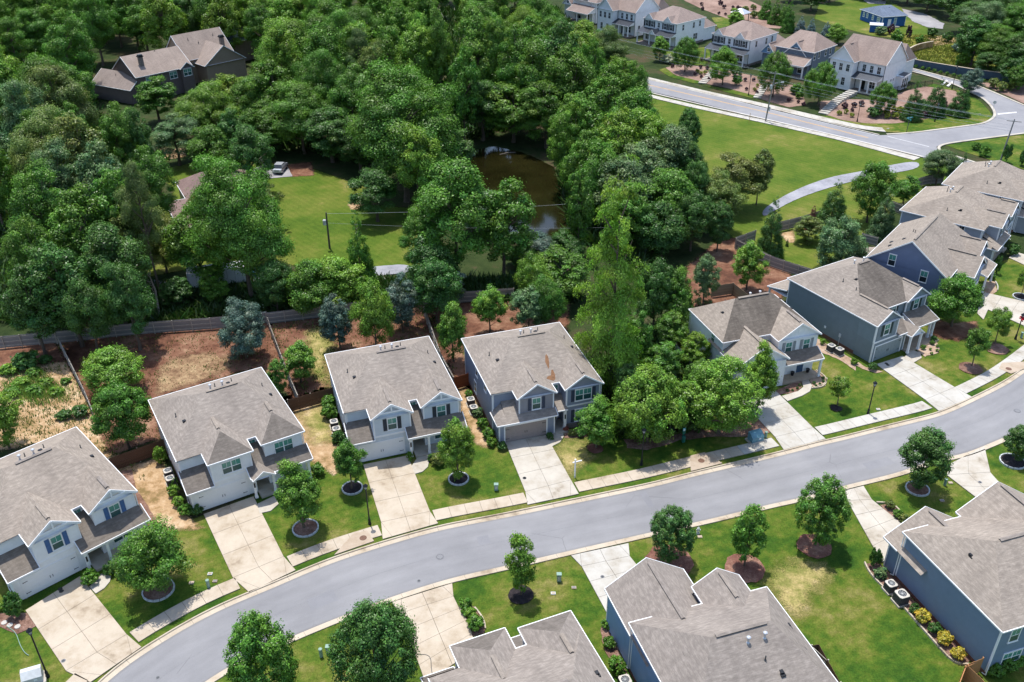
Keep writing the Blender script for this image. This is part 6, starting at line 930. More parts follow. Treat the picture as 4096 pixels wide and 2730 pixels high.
        for kind,x,y,z in vents:
            if kind not in CACHE:
                b=MB()
                if kind=='flue': b.lathe([(.16,-.1),(.14,.0),(.085,.06),(.085,.42),(.16,.44),(.17,.56),(.08,.62),(0,.63)],M['steel'],n=10)
                elif kind=='pipe': b.lathe([(.13,-.12),(.11,.02),(.05,.06),(.05,.45),(0,.451)],M['dkgrey'],n=8)
                else: b.box(-.14,.14,-.2,.12,-.1,.14,M['black']); b.box(-.2,.2,-.12,.3,-.12,.0,M['black'])
                CACHE[kind]=b.mesh({'flue':'flue_pipe','pipe':'vent_pipe','cap':'roof_vent'}[kind])
            inst({'flue':'flue_pipe','pipe':'vent_pipe','cap':'roof_vent'}[kind],CACHE[kind],r,(x,y,z))
    def column(s,x,y,z0,z1,w=.24,mat=None):
        m=mat or s.trimm; b=MB(); b.box(x-w/2,x+w/2,y-w/2,y+w/2,z0,z1,m); b.box(x-w/2-.04,x+w/2+.04,y-w/2-.04,y+w/2+.04,z0-.001,z0+.22,m); b.box(x-w/2-.04,x+w/2+.04,y-w/2-.04,y+w/2+.04,z1-.16,z1+.001,m); b.build('column',s.root)
    def door(s,x,y,w=.95,h=2.1,mat=None,rz=0,z=.15):
        b=MB(); b.box(-w/2-.1,-w/2,-.05,.02,0,h+.1,s.trimm); b.box(w/2,w/2+.1,-.05,.02,0,h+.1,s.trimm); b.box(-w/2,w/2,-.05,.02,h,h+.1,s.trimm); b.box(-w/2,w/2,-.03,.02,0,h,mat)
        for zz in (.2,1.2): 
            for sx in (-1,1): b.box(sx*w/4-w*.17,sx*w/4+w*.17,-.042,-.03,zz,zz+.75,mat)
        o=inst('door',b.mesh('door'),s.root,(x,y,z),rz)
        h_=MB(); h_.box(w/2-.14,w/2-.09,-.1,-.03,1.0,1.12,M['black']); h_.build('handle',o)
    def slabp(s,x0,x1,y0,y1,z=.14,mat=None,name='porch_floor'):
        b=MB(); b.box(x0,x1,y0,y1,-.12,z,mat or M['conc2']); b.build(name,s.root)
    def battens(s,x0,x1,y,z0,zf,mat,step=.42):
        b=MB(); k=int((x1-x0)/step)
        for i in range(1,k):
            x=x0+(x1-x0)*i/k; b.box(x-.025,x+.025,y-.025,y,z0,zf(x),mat)
        o=b.build('batten',s.root); 
        if o: o['kind']='stuff'
    def downspout(s,x,y,z0,z1):
        b=MB(); b.tube([(x,y,z1),(x,y,z0+.15),(x+.0,y-.35,z0+.03)],.05,s.trimm,5); b.build('downspout',s.root)

def world_origin(loc,pt): return loc
def house_A(name,label,loc,rz,wall,var='B',shut=None,truss=True,hip=False,gmat='white',mirror=False,entry_gable=False,roof='roof',front_only=False,lanai=False,upwall=None,cat='house'):
    h=House(name,label,cat,loc,rz,mirror,roof); W=siding('siding_'+name,wall) if not isinstance(wall,bpy.types.Material) else wall
    WV=siding('batten_'+name,wall if not upwall else upwall,True,.42) if not isinstance(wall,bpy.types.Material) else wall
    ze=5.5; zr=8.5; p=.674
    h.box(0,12.25,2.25,14.4,0,ze,W,[(0,2.25),(0,14.4),(12.25,14.4)])
    h.found.box(-.03,12.28,2.22,14.43,-.2,.28,M['brick'])
    gy=0.0 if var=='B' else .38
    h.box(.02,6.65,0,2.4,0,2.88,W,[(.02,0),(6.65,0)])
    h.box(2.5,6.62,gy,2.6,2.88,ze,WV if var=='A' else W,[(2.5,gy),(6.62,gy)])
    h.box(8.15,12.23,.45,2.5,0,ze,W,[(8.15,.45),(12.23,.45)])
    # main roof and the two front bays
    h.hipx(-.3,12.55,1.92,14.75,ze,zr,4.2,8.65,mats={})
    hp=2.9 if hip else 0
    gz=ze+2.36*p
    h.gabley(2.19,6.91,gy-.32,6.6,ze,gz,WV,hip=hp,truss=truss,mats={'f':M['roofdark']} if hip else None,back=2.4)
    h.gabley(7.83,12.556,.12,6.6,ze,gz,WV,hip=hp,truss=truss,back=2.4,mats={'f':M['roofdark']} if hip else None)
    h.eave((2.19,1.92),(-.3,1.92),ze)
    # trim band
    h.trim.box(2.45,6.67,gy-.03,gy+.02,2.84,3.06,h.trimm) if var=='B' else None
    h.trim.box(8.1,12.28,.42,.47,2.9,3.1,h.trimm)
    garage_door(h.root,3.18,0,mat=M[gmat] if isinstance(gmat,str) else gmat)
    if var=='B':
        L_=M['roofdark']; h.shed(-.35,2.47,-.42,2.25,2.85,4.05,L_)
        sl=(3.75-2.8)/1.75
        h.plane([(5.9,-1.32,2.8),(12.6,-1.32,2.8),(12.6,.45,2.8+1.77*.52),(5.9,.45,2.8+1.77*.52)],L_)
        h.plane([(6.62,.45,2.8+1.77*.52),(8.15,.45,2.8+1.77*.52),(8.15,2.25,2.8+3.57*.52),(6.62,2.25,2.8+3.57*.52)],L_)
        h.eave((5.9,-1.32),(12.6,-1.32),2.8); h.trim.box(5.95,12.5,-1.2,-1.0,2.45,2.74,h.trimm); h.rake((12.6,-1.32,2.8),(12.6,.45,3.72),.15); h.rake((5.9,-1.32,2.8),(5.9,0,3.48),.15)
        h.trim.poly([(5.9,-1.32,2.72),(5.9,.45,2.72),(12.6,.45,2.72),(12.6,-1.32,2.72)],h.trimm)
        if entry_gable: h.gabley(6.0,8.4,-1.75,.9,2.82,3.62,W,ov=.15,truss=False)
        for x in (6.2,8.25,12.1): h.column(x,-1.05,.14,2.5)
        h.slabp(6.66,12.3,-1.25,2.25)
        h.door(7.4,2.25,mat=M['offwhite']); window(h.root,10.2,.45,.75,.9,1.5,n=2)
        n8=MB(); n8.box(6.12,6.28,-1.20,-1.175,1.55,2.15,M['black']); n8.build('number_plate',h.root)
    else:
        h.shed(-.35,6.8,-.65,.38,2.9,3.35,None,hl=0,eaves='f')
        h.plane([(-.35,-.65,2.9),(.9,.38,3.35),(.9,2.25,3.9),(-.35,2.25,2.9)]); h.eave((-.35,2.25),(-.35,-.65),2.9); h.plane([(.9,.38,3.35),(2.5,.38,3.35),(2.5,2.25,4.15),(.9,2.25,4.15)])
        h.rake((6.8,-.65,2.9),(6.8,.38,3.35),.15)
        h.shed(6.68,8.2,-.05,2.25,2.95,3.8,None,eaves='f'); h.column(7.95,.25,.1,2.85,.3); h.slabp(6.66,8.4,-.4,2.25)
        h.door(7.2,2.25,mat=M['black'])
        shuttered(h.root,10.25,.45,.8,.95,1.5,shut,n=2); h.found.box(8.1,12.3,.36,.44,-.1,.6,M['stone'])
        n8=MB(); n8.box(7.87,8.03,.09,.10,1.6,2.2,M['black']); n8.build('number_plate',h.root)
        for x0,x1,y,zf in ((2.5,6.62,gy,lambda x:ze+ (2.36-abs(x-4.55))*p-.05),): h.battens(x0,x1,y,3.3,zf,WV)
    zw=3.62
    if shut is None:
        window(h.root,4.55,gy,zw,.95,1.35,n=2); window(h.root,10.2,.45,zw,.95,1.35,n=2)
    else:
        shuttered(h.root,4.55,gy,zw,.95,1.4,shut)
        shuttered(h.root,10.2,.45,zw,.95,1.4,shut,n=2 if var=='A' else 1)
    window(h.root,7.4,2.25,4.1,.7,.9,mats=('glass_up','glass_dk'))
    for y,z in ((5.2,3.9),(8.8,3.7),(9.6,.9)): window(h.root,0,y,z,.75,1.4,-90,mats=('glass_dk','glass_dk'))
    for y,z in ((6.2,3.8),(10.5,3.8),(10.5,.9)): window(h.root,12.25,y,z,.75,1.4,90,mats=('glass_dk','glass_dk'))
    for x in (2.5,6.2,9.8): window(h.root,x,14.4,3.6,.9,1.4,180); 
    window(h.root,3,14.4,.8,.9,1.5,180,n=2); h.door(6.4,14.4,1.8,2.1,M['glass_dk'],180)
    h.downspout(-.1,2.1,0,5.4); h.downspout(12.35,.4,0,5.4)
    m=8.335; zb=lambda y:zr-abs(y-m)*3/6.415
    h.finish(vents=[('flue',5.6,m+1.0,zb(m+1.0)),('flue',6.9,m+1.0,zb(m+1.)),('pipe',6.2,m+1.6,zb(m+1.6)),('cap',7.6,m+1.3,zb(m+1.3)),('pipe',8.1,m+2.0,zb(m+2)),('cap',1.9,6.4,ze+2.2*.667),('pipe',1.4,8.2,ze+1.7*.667),('cap',11.3,7.2,ze+1.25*.769),('pipe',11.0,9.0,ze+1.5*.769)],
      ridge=[((4.9,m,zr+.03),(8.3,m,zr+.03)),((4.55,gy+2.9,gz+.03),(4.55,gy+.2,gz+.03)) if not hip else ((4.55,3.1,gz+.03),(4.55,5.4,gz+.03)),((10.193,2.7,gz+.04),(10.193,.6,gz+.04)) if not hip else ((10.193,3.3,gz+.04),(10.193,5.2,gz+.04))])
    return h
blue_sh=plain('blue_shutter',(.07,.14,.29),.5); dark_sh=plain('dark_shutter',(.035,.04,.05),.5); navy_sh=plain('navy_shutter',(.045,.055,.085),.5); grey_sh=plain('grey_shutter',(.24,.26,.27),.5); green_sh=plain('green_shutter',(.025,.05,.045),.5)
taupe=plain('taupe_door',(.29,.25,.235),.5); slate_door=plain('slate_door',(.22,.27,.28),.5)
HO=DATA['houses']
house_A('white_house','white two storey house with blue shutters and two truss gables at the left edge',*HO['H1'],(.80,.815,.83),shut=blue_sh)
house_A('white_house','white two storey house with twin windows, hipped front bays and no shutters',*HO['H2'],(.76,.775,.79),hip=True,truss=False,entry_gable=True)
house_A('pale_blue_house','pale blue two storey house with black shutters and two white truss gables',*HO['H3'],(.55,.61,.67),shut=dark_sh)
H4=house_A('grey_blue_house','grey blue two storey house with taupe garage door and bare orange patches on its roof',*HO['H4'],(.235,.275,.36),var='A',shut=navy_sh,truss=False,gmat=taupe,upwall=(.25,.25,.28))
ze=5.5
def patchpts(pts): return [(x,y,ze+(y-1.92)*3/6.415+.012) for x,y in pts]
b=MB()
b.slope(patchpts([(7.05,4.6),(7.3,5.3),(7.5,5.55),(7.62,5.2),(7.5,4.5),(7.3,3.9),(7.15,3.7)]),M['bareply'])
b.slope(patchpts([(6.5,2.6),(6.75,2.85),(7.15,2.9),(7.4,3.5),(7.6,3.55),(7.66,2.9),(7.5,2.35),(7.2,2.2),(6.85,2.4)]),M['bareply'])
o=b.build('bare_patch',H4.r); o['label']='bare orange wood patches where shingles are missing'
house_A('grey_house','grey hip roofed house seen from behind its blue neighbour, second from the top right',*HO['H8'],(.30,.33,.39),shut=navy_sh,truss=False,var='A',gmat=taupe)
house_A('grey_house','grey house cut by the right edge, farthest of the right hand row',*HO['H9'],(.32,.34,.38),shut=navy_sh,truss=False,var='A',gmat=taupe)
house_A('hip_roofed_house','house in the lower middle showing only its two hipped bays and grey roof',*HO['F1'],(.40,.42,.45),hip=True,truss=False,mirror=True)

def house_B(name,label,loc,rz,wall,shut,mirror=False,g1=(-.3,7.0,-.42,4.0,6.4),g2=(6.25,12.35),depth=12.2,zr=8.7,walls_vert=True,gmat='white',doorm=None,stain=True,porch=True,g2y=1.35,sidewin=True):
    h=House(name,label,'house',loc,rz,mirror); W=siding('siding_'+name,wall); WV=siding('batten_'+name,wall,True,.42); ze=5.5
    yf=3.55; yb=depth-.3
    h.box(0,12.05,yf,yb,0,ze,W,[(0,yb),(12.05,yb),(0,yf)]); h.found.box(-.03,12.08,yf-.03,yb+.03,-.2,.3,M['brick'])
    x0,x1,y0,z0,z1=g1; gx1=x1-.3
    h.box(.02,gx1,y0+.3,yf+.1,0,z0,WV,[(.02,y0+.3),(gx1,y0+.3)])
    a,c=g2
    h.box(a+.3,min(c-.3,12.03),g2y+.3,yf+.1,0,ze,WV,[(a+.3,g2y+.3),(min(c-.3,12.03),g2y+.3)])
    m=(yf-.3+depth)/2
    h.hipx(-.3,12.35,yf-.3,depth,ze,zr,3.5,8.6,mats={'f':M['roofstain']} if stain else None,mid=m)
    gz2=ze+(c-a)/2*.66
    h.gabley(a,c+.006,g2y,min(m,yf+4.5),ze,gz2,WV,back=yf)
    h.gabley(x0,x1,y0,yf+3.2,z0,z1,WV,back=yf,dz=.002)
    h.trim.box(a+.25,c-.25,g2y+.27,g2y+.32,2.85,3.05,h.trimm)
    garage_door(h.root,(gx1+.02)/2-.3,y0+.3,mat=M[gmat] if isinstance(gmat,str) else gmat); h.trim.box(.0,gx1+.02,y0+.27,y0+.32,2.55,2.75,h.trimm)
    v=MB(); v.box((x0+x1)/2-.2,(x0+x1)/2+.2,y0+.26,y0+.3,z1-1.6,z1-.9,M['dkgrey']); v.build('gable_vent',h.root)
    v=MB(); v.box((a+c)/2-.2,(a+c)/2+.2,g2y+.26,g2y+.3,gz2-1.35,gz2-.55,M['white']); v.build('gable_vent',h.root)
    h.battens(.02,gx1,y0+.3,2.8,lambda x:z0+((x1-x0)/2-abs(x-(x0+x1)/2))*(z1-z0)/((x1-x0)/2)-.05,WV)
    h.battens(a+.3,c-.3,g2y+.3,3.1,lambda x:ze+((c-a)/2-abs(x-(a+c)/2))*.66-.05,WV)
    if porch:
        h.shed(gx1+.0,c-.1,-.12,g2y+.3,2.8,3.65,M['roofdark']); h.trim.box(gx1+.02,c-.25,-.02,.18,2.5,2.74,h.trimm); h.column(c-.35,.1,.14,2.55); h.slabp(gx1+.02,c-.2,-.05,g2y+.3,.16,M['basin'])
        h.door(10.2,g2y+.3,mat=doorm or M['black'])
        for xx in (9.0,11.2): 
            q=MB(); q.lathe([(.16,.16),(.24,.62),(.26,.66),(.2,.66),(0,.6)],M['black'],n=10); q.build('planter',h.root).location=(xx,g2y-.1,0)
    for k in (-1,1):
        shuttered(h.root,(a+c)/2+k*1.25,g2y+.3,3.55,.85,1.35,shut,sw=.4)
    for y,z in ((6.0,3.9),)[:sidewin]: window(h.root,0,y,z,.75,1.5,-90,mats=('glass_up','glass_lo'))
    for y,z in ((6.0,3.7),(9,.9)): window(h.root,12.05,y,z,.75,1.4,90)
    for x in (1.6,4,7,10): window(h.root,x,yb,3.55,.85,1.4,180,n=1)
    window(h.root,2.2,yb,.8,.9,1.2,180,n=2); window(h.root,9,yb,.8,.9,1.5,180,n=2)
    h.downspout(-.1,yf-.12,0,5.4); h.downspout(-.1,yb+.1,0,5.4)
    zb=lambda y:zr-abs(y-m)*(zr-ze)/(depth-m)
    h.finish(vents=[('flue',6.2,m+.9,zb(m+.9)),('flue',7.6,m+.9,zb(m+.9)),('pipe',7.0,m+2.2,zb(m+2.2)),('pipe',4.2,m+3.3,zb(m+3.3)),('cap',7.9,m+3.2,zb(m+3.2)),('cap',1.8,m-.4,ze+2.1*.8),('cap',11.2,m-1,ze+1.1*.85),('cap',11.0,m+1.5,ze+1.2*.85)],
      ridge=[((3.9,m,zr+.03),(8.2,m,zr+.03)),(((a+c)/2,g2y+.5,gz2+.04),((a+c)/2,g2y+3.4,gz2+.04)),(((x0+x1)/2,y0+.6,z1+.03),((x0+x1)/2,yf+1.6,z1+.03))])
    return h
house_B('white_batten_house','white board and batten house with grey shutters and a low garage gable',*HO['H5'],(.77,.79,.81),grey_sh,doorm=plain('blue_door',(.05,.10,.18),.4))
house_B('blue_house','house in the foreground with blue side wall and two street facing gables, bottom centre right',*HO['F2'],(.20,.32,.52),dark_sh,mirror=True,g1=(-.2,7.3,-1.9,4.2,6.7),g2=(6.3,10.8),depth=15.1,zr=9.0,stain=False,porch=False,g2y=1.3,sidewin=False)
house_B('slate_blue_house','slate blue sided house cut by the lower right edge, with shrubs along its long wall',*HO['F3'],(.17,.235,.335),dark_sh,mirror=True,g1=(-.6,7.4,1.6,3.5,6.1),g2=(6.1,14.0),depth=15.4,zr=8.7,stain=False,porch=False,g2y=2.6,sidewin=False)

def house_C(name,label,loc,rz,wall,shut):
    h=House(name,label,'house',loc,rz); W=siding('siding_'+name,wall); WV=siding('batten_'+name,sc(wall,1.1),True,.42); ze=5.5; zr=8.95
    h.box(0,12.4,2.75,15.0,0,ze,W,[(0,15.0),(12.4,15.0)]); h.found.box(-.04,12.43,2.7,15.04,-.2,.4,M['brick'])
    h.box(.02,6.2,.0,2.9,0,2.9,W,[(.02,0),(6.2,0)]); h.box(.02,4.15,.05,2.9,2.9,ze,WV,[(.02,.05),(4.15,.05)])
    h.box(8.45,12.38,2.45,2.9,0,ze,WV,[(8.45,2.45),(12.38,2.45)])
    h.hipx(-.3,12.7,2.4,15.3,ze,zr,5.3,7.9,mats={'f':M['roofstain']})
    p=.68; gz=ze+2.36*p
    h.gabley(-.304,4.45,-.25,7.2,ze,gz,WV,back=2.9); h.gabley(8.15,12.708,2.12,7.0,ze,gz,WV,back=2.9)
    h.battens(.02,4.15,.05,3.1,lambda x:ze+(2.36-abs(x-2.07))*p-.05,WV); h.battens(8.45,12.38,2.45,3.6,lambda x:ze+(2.3-abs(x-10.43))*p-.05,WV)
    h.trim.box(-.02,6.25,-.03,.02,2.75,2.97,h.trimm)
    h.shed(4.15,7.0,-.42,2.75,2.95,4.3,M['roofdark'],eaves='fr')
    h.gabley(5.6,8.1,-1.3,2.2,2.75,3.75,h.trimm,ov=.15); h.shed(8.1,12.5,-.1,2.45,2.8,3.8,M['roofdark']); h.trim.box(8.1,12.3,0,.18,2.5,2.74,h.trimm)
    for x,y in ((5.85,-1.05),(7.85,-1.05),(11.4,.3),(12.15,.3)): h.column(x,y,.14,2.6)
    h.slabp(6.22,12.3,-.9,2.45,.15,M['basin']); h.door(7.1,2.75,mat=M['black'])
    garage_door(h.root,3.05,0,mat=slate_door)
    shuttered(h.root,2.07,.05,3.6,.9,1.45,shut); shuttered(h.root,10.43,2.45,3.85,.9,1.4,shut); shuttered(h.root,6.4,2.75,4.3,.8,1.0,shut,sw=.35)
    window(h.root,10.2,2.45,.8,.9,1.5,n=2)
    for x in (3,7,10): window(h.root,x,15.0,3.6,.9,1.4,180)
    # rear covered patio
    h.shed(-.2,5.0,18.6,15.0,2.8,3.5,None,eaves='flr') if 0 else h.plane([(-.3,18.6,2.8),(5.2,18.6,2.8),(5.2,15.0,3.7),(-.3,15.0,3.7)])
    h.eave((-.3,18.6),(5.2,18.6),2.8); h.rake((-.3,18.6,2.8),(-.3,15,3.7),.16); h.rake((5.2,18.6,2.8),(5.2,15,3.7),.16); h.trim.poly([(-.3,18.6,2.7),(5.2,18.6,2.7),(5.2,15.0,2.7),(-.3,15.0,2.7)],h.trimm)
    for x in (0,5): h.column(x,18.3,0,2.7,.2)
    mtr=MB(); mtr.box(-.12,0,5.0,5.3,1.2,1.7,M['palegrey']); mtr.box(-.06,0,5.12,5.18,0,1.2,M['palegrey']); mtr.build('meter',h.root); mtr=MB(); mtr.box(-.1,0,7.6,7.85,1.3,1.6,M['white']); mtr.build('vent_hood',h.root)
    h.downspout(-.1,-.15,0,5.4)
    m=8.85; zb=lambda y:zr-abs(y-m)*3.45/6.45
    h.finish(vents=[('flue',6.0,m+1,zb(m+1)),('flue',7.4,m+.7,zb(m+.7)),('pipe',2.6,8.4,ze+2.9*.616),('cap',3.6,7.2,ze+3.8*.616),('pipe',2.4,6.0,ze+2.6*.616)],ridge=[((5.6,m,zr+.03),(7.6,m,zr+.03)),((2.07,.5,gz+.04),(2.07,5.0,gz+.04)),((10.43,2.6,gz+.04),(10.43,5.2,gz+.04))])
house_C('slate_grey_house','slate grey board and batten house with a long plain side wall and arched entry',*HO['H6'],(.175,.22,.25),green_sh)

def house_D(name,label,loc,rz,wall):
    h=House(name,label,'house',loc,rz); W=siding('siding_'+name,wall); ze=5.3; zr=9.5
    h.box(.3,15,.35,11.1,0,ze,W,[(.3,.35),(.3,11.1)])
    h.hipx(0,15.3,0,11.5,ze,zr,0,12.4,g0=True,wall=W)
    h.box(3.9,9.4,-2.2,.4,0,4.9,W,[(3.9,-2.2),(9.4,-2.2)]); h.gabley(3.6,9.7,-2.5,5,4.9,7.0,W,back=.4)
    h.box(10.3,14.4,-1.1,.4,0,ze,W,[(10.3,-1.1),(14.4,-1.1)]); h.gabley(10.0,14.7,-1.4,4.6,ze,7.0,W,back=.4)
    h.shed(9.6,14.9,-3.2,-1.1,2.8,3.6); h.column(10,-3,.1,2.6); h.column(14.6,-3,.1,2.6)
    window(h.root,6.6,-2.2,3.2,.95,1.3,n=2); window(h.root,12.3,-1.1,3.5,.95,1.4,n=2); garage_door(h.root,6.6,-2.2,mat=M['white'])
    for y,z in ((3.3,4.3),(7.9,5.5)): window(h.root,.3,y,z-.4,.9,1.6,-90,mats=('glass_up','glass_dk'))
    h.plane([(2.5,14.5,2.9),(8.5,14.5,2.9),(8.5,11.1,4.0),(2.5,11.1,4.0)]); h.eave((2.5,14.5),(8.5,14.5),2.9)
    for x in (2.8,8.2): h.column(x,14.3,0,2.8,.2)
    h.finish(vents=[('pipe',5,6.8,8.7),('cap',3.4,7.6,8.1),('cap',4.2,9.4,6.8),('cap',2.2,9,7.1),('pipe',6,7.3,8.35)],ridge=[((.8,5.75,zr+.03),(11,5.75,zr+.03)),((6.65,-1.5,7.04),(6.65,2.6,7.04)),((12.35,-.6,7.04),(12.35,2.3,7.04))])
house_D('blue_gable_house','blue side gabled house with a tall gable wall, behind the slate grey roof',*HO['H7'],(.15,.19,.30))

# ------------------------------------------------------------------ white houses along the county road
def standing(h,x0,x1,y0,y1,z0,z1,step=.45):
    h.plane([(x0,y0,z0),(x1,y0,z0),(x1,y1,z1),(x0,y1,z1)],M['metalroof']); b=MB(); k=int((x1-x0)/step)
    for i in range(k+1):
        x=x0+(x1-x0)*i/k; b.bar((x,y0,z0+.03),(x,y1,z1+.03),.05,.07,M['metalroof'])
    b.build('standing_seam',h.root); h.eave((x0,y0),(x1,y0),z0-.02); h.trim.poly([(x0,y0,z0-.06),(x0,y1,z0-.06),(x1,y1,z0-.06),(x1,y0,z0-.06)],h.trimm)
    for x in (x0,x1): h.walls.poly([(x,y0,z0-.05),(x,y1,z0-.05),(x,y1,z1-.02)],h.trimm)
bwhite=(.80,.81,.82)
def house_W(name,label,loc,rz):
    h=House(name,label,'house',loc,rz,roof='roofbrown'); W=siding('siding_'+name,bwhite); ze=6.75; zr=9.7
    h.box(.3,12,.3,13.2,0,ze,W,[]); h.hipx(0,12.3,0,13.5,ze,zr,4.6,7.6,mid=7.2)
    for x in (2.2,9.0): h.gabley(x-1.5,x+1.5,-.12,3.0,ze+.02,ze+1.5,W,ov=.1,eaves='',back=.05)
    for x in (1.3,3.3,8.0,10.2): shuttered(h.root,x,.3,4.65,.9,1.5,dark_sh,mats=('glass_dk','glass_dk'),grid=2,sw=.45)
    window(h.root,5.7,.3,4.8,.75,1.3,mats=('glass_dk','glass_dk'),grid=2)
    standing(h,-.2,4.6,-2.3,.3,3.3,4.2); standing(h,6.6,12.2,-2.3,.3,3.3,4.2)
    h.gabley(4.4,6.8,-2.6,.6,3.3,4.6,W,ov=.12,mats={'l':M['metalroof'],'r':M['metalroof']})
    for x in (0,4.5,6.7,12): h.column(x,-2.1,.1,3.2,.28)
    h.slabp(-.1,12.2,-2.4,.3,.3,M['stone']); h.door(5.6,.3,1.1,2.3,M['dkgrey'],z=.3)
    for x in (2.0,9.5): window(h.root,x,.3,.95,.9,1.7,n=2,mats=('glass_dk','glass_dk'),grid=2)
    for y,z in ((3.4,4.5),(8.2,4.5),(11,4.6)): window(h.root,12,y,z,.8,1.5,90,mats=('glass_dk','glass_dk'),grid=2)
    window(h.root,12,9.3,1.2,.9,1.6,90,n=2,mats=('glass_dk','glass_dk'),grid=2)
    for x in (.25,12.05): 
        b=MB(); b.tube([(x,.2,.1),(x,.2,ze-.1)],.07,M['dkgrey'],5); b.build('downspout',h.root)
    h.box(3.5,11.7,13.2,19.0,0,3.6,W); h.hipx(3.2,12.0,13.0,19.3,3.6,6.2,6.2,9.0); h.found.box(.25,12.05,.25,13.25,-.2,.5,M['stone'])
    h.finish(vents=[('pipe',6.2,8.6,9.1),('pipe',6.9,8.6,9.1)])
house_W('dormered_white_house','white house with two small dormers and shuttered windows, nearest the utility pole',*HO['W3'])
house_W('dormered_white_house','white house with two small dormers and a striped stone porch, next to the dark pine',*HO['W2'])
def house_X(name,label,loc,rz):
    h=House(name,label,'house',loc,rz,roof='roofbrown'); W=siding('siding_'+name,bwhite); ze=6.75; zr=11.5
    h.box(.3,13.4,.3,10.5,0,ze,W,[]); h.hipx(0,13.7,0,10.8,ze,zr,1.2,13.7,g1=True,wall=W)
    h.box(.35,6.55,-2.2,.4,0,ze,W,[]); h.gabley(.05,6.85,-2.5,5.0,ze,10.2,W,back=.4)
    h.trim.box(.3,6.6,-2.25,-2.18,3.4,3.55,h.trimm); h.trim.box(.3,6.6,-2.25,-2.18,6.5,6.72,h.trimm)
    for x in (1.6,3.45,5.3): window(h.root,x,-2.2,4.4,.85,1.6,mats=('glass_dk','glass_dk'),grid=2)
    for x in (2.2,4.6): window(h.root,x,-2.2,1.0,.9,1.8,mats=('glass_dk','glass_dk'),grid=2)
    for x in (8.2,10.1,12.0): window(h.root,x,.3,4.5,.85,1.6,mats=('glass_dk','glass_dk'),grid=2)
    standing(h,6.6,13.3,-2.4,.3,3.3,4.3)
    for x in (9.2,11.2,13.0): h.column(x,-2.1,.2,3.2,.3)
    h.slabp(6.6,13.4,-2.4,.3,.3,M['stone']); h.door(8.6,.3,1.1,2.3,M['black'],z=.3); window(h.root,11,.3,.9,.9,1.7,n=2,mats=('glass_dk','glass_dk'))
    for y,z in ((2.2,1.0),): window(h.root,13.4,y,z,.8,1.9,90,mats=('glass_dk','glass_dk'))
    for y in (4.4,5.6): window(h.root,13.4,y,2.3,.6,.5,90,mats=('glass_dk','glass_dk'),grid=0,sill=False)
    h.box(13.4,15.0,7.0,10.3,0,3.2,W); h.shed(13.3,15.3,6.7,10.5,3.1,3.5,M['metalroof'])
    for y in (7.6,8.6,9.6): window(h.root,15.0,y,.4,.7,2.2,90,mats=('glass_dk','glass_dk'),sill=False)
    for x,y in ((.3,-2.3),(6.65,-.0),(13.45,.2)):
        b=MB(); b.tube([(x,y,.1),(x,y,ze-.1)],.07,M['dkgrey'],5); b.build('downspout',h.root)
    h.hipx(8,13,10,17,5.6,9.4,9.5,11.5); h.box(8.3,12.7,10.4,16.7,0,5.6,W); h.eave((6.85,0),(13.7,0),ze)
    h.finish(ridge=[((3.45,.5,10.24),(3.45,1.8,10.24))])
house_X('white_corner_house','white gabled house with metal porch roof at the street corner',*HO['W4'])
house_X('white_gabled_house','white gabled house cut by the top edge beside the stone porch house',*HO['W1'])
def house_Y(name,label,loc,rz,wall,dorm):
    h=House(name,label,'house',loc,rz,roof='roofbrown'); W=siding('siding_'+name,wall); WD=siding('dormer_'+name,dorm); ze=6.2; zr=9.6
    h.box(-10.6,0,2.2,13.4,0,ze,W,[]); h.hipx(-11,.3,1.8,13.8,ze,zr,-8,-3.3,mid=8.6)
    h.shed(-9.9,-.2,-1.5,5.6,3.2,6.4,None,hl=0); h.box(-9.5,-.6,1.2,3,0,3.9,W)
    h.gabley(-8.8,-1.2,2.0,9.2,4.3,8.0,WD,back=5)
    shuttered(h.root,-5.0,2.3,5.3,.8,1.2,dark_sh,mats=('glass_dk','glass_dk'),sw=.35)
    h.box(-14.2,-10,2.0,11,0,4.4,W); h.gabley(-14.6,-10.2,1.2,9.0,4.2,6.6,WD,back=4)
    for x in (-9.5,-5.2,-.6): h.column(x,-1.2,.1,3.1,.3)
    h.trim.box(-9.8,-.4,-1.3,-1.05,2.75,3.12,h.trimm); h.slabp(-9.8,-.4,-1.4,2,.3,M['stone'])
    window(h.root,-7,1.2,.8,1.2,1.9,n=2,mats=('glass_dk','glass_dk')); window(h.root,-2.6,1.2,.8,1.2,1.9,mats=('glass_dk','glass_dk')); window(h.root,-12.2,1.5,4.6,.8,.8,mats=('glass_dk','glass_dk'))
    for y in (2.9,5.2,8.6,11): window(h.root,0,y,4.3,.8,1.5,90,mats=('glass_dk','glass_dk'))
    h.finish(ridge=[((-5,3,8.04),(-5,6.8,8.04)),((-12.4,2,6.64),(-12.4,5,6.64))])
house_Y('blue_gabled_house','slate blue house with a bright blue shuttered dormer gable between two white houses',*HO['W3b'],(.14,.18,.24),(.13,.25,.40))
house_Y('white_cottage','white house with shuttered dormer at the top edge, leftmost of the far row',*HO['W0'],bwhite,bwhite)
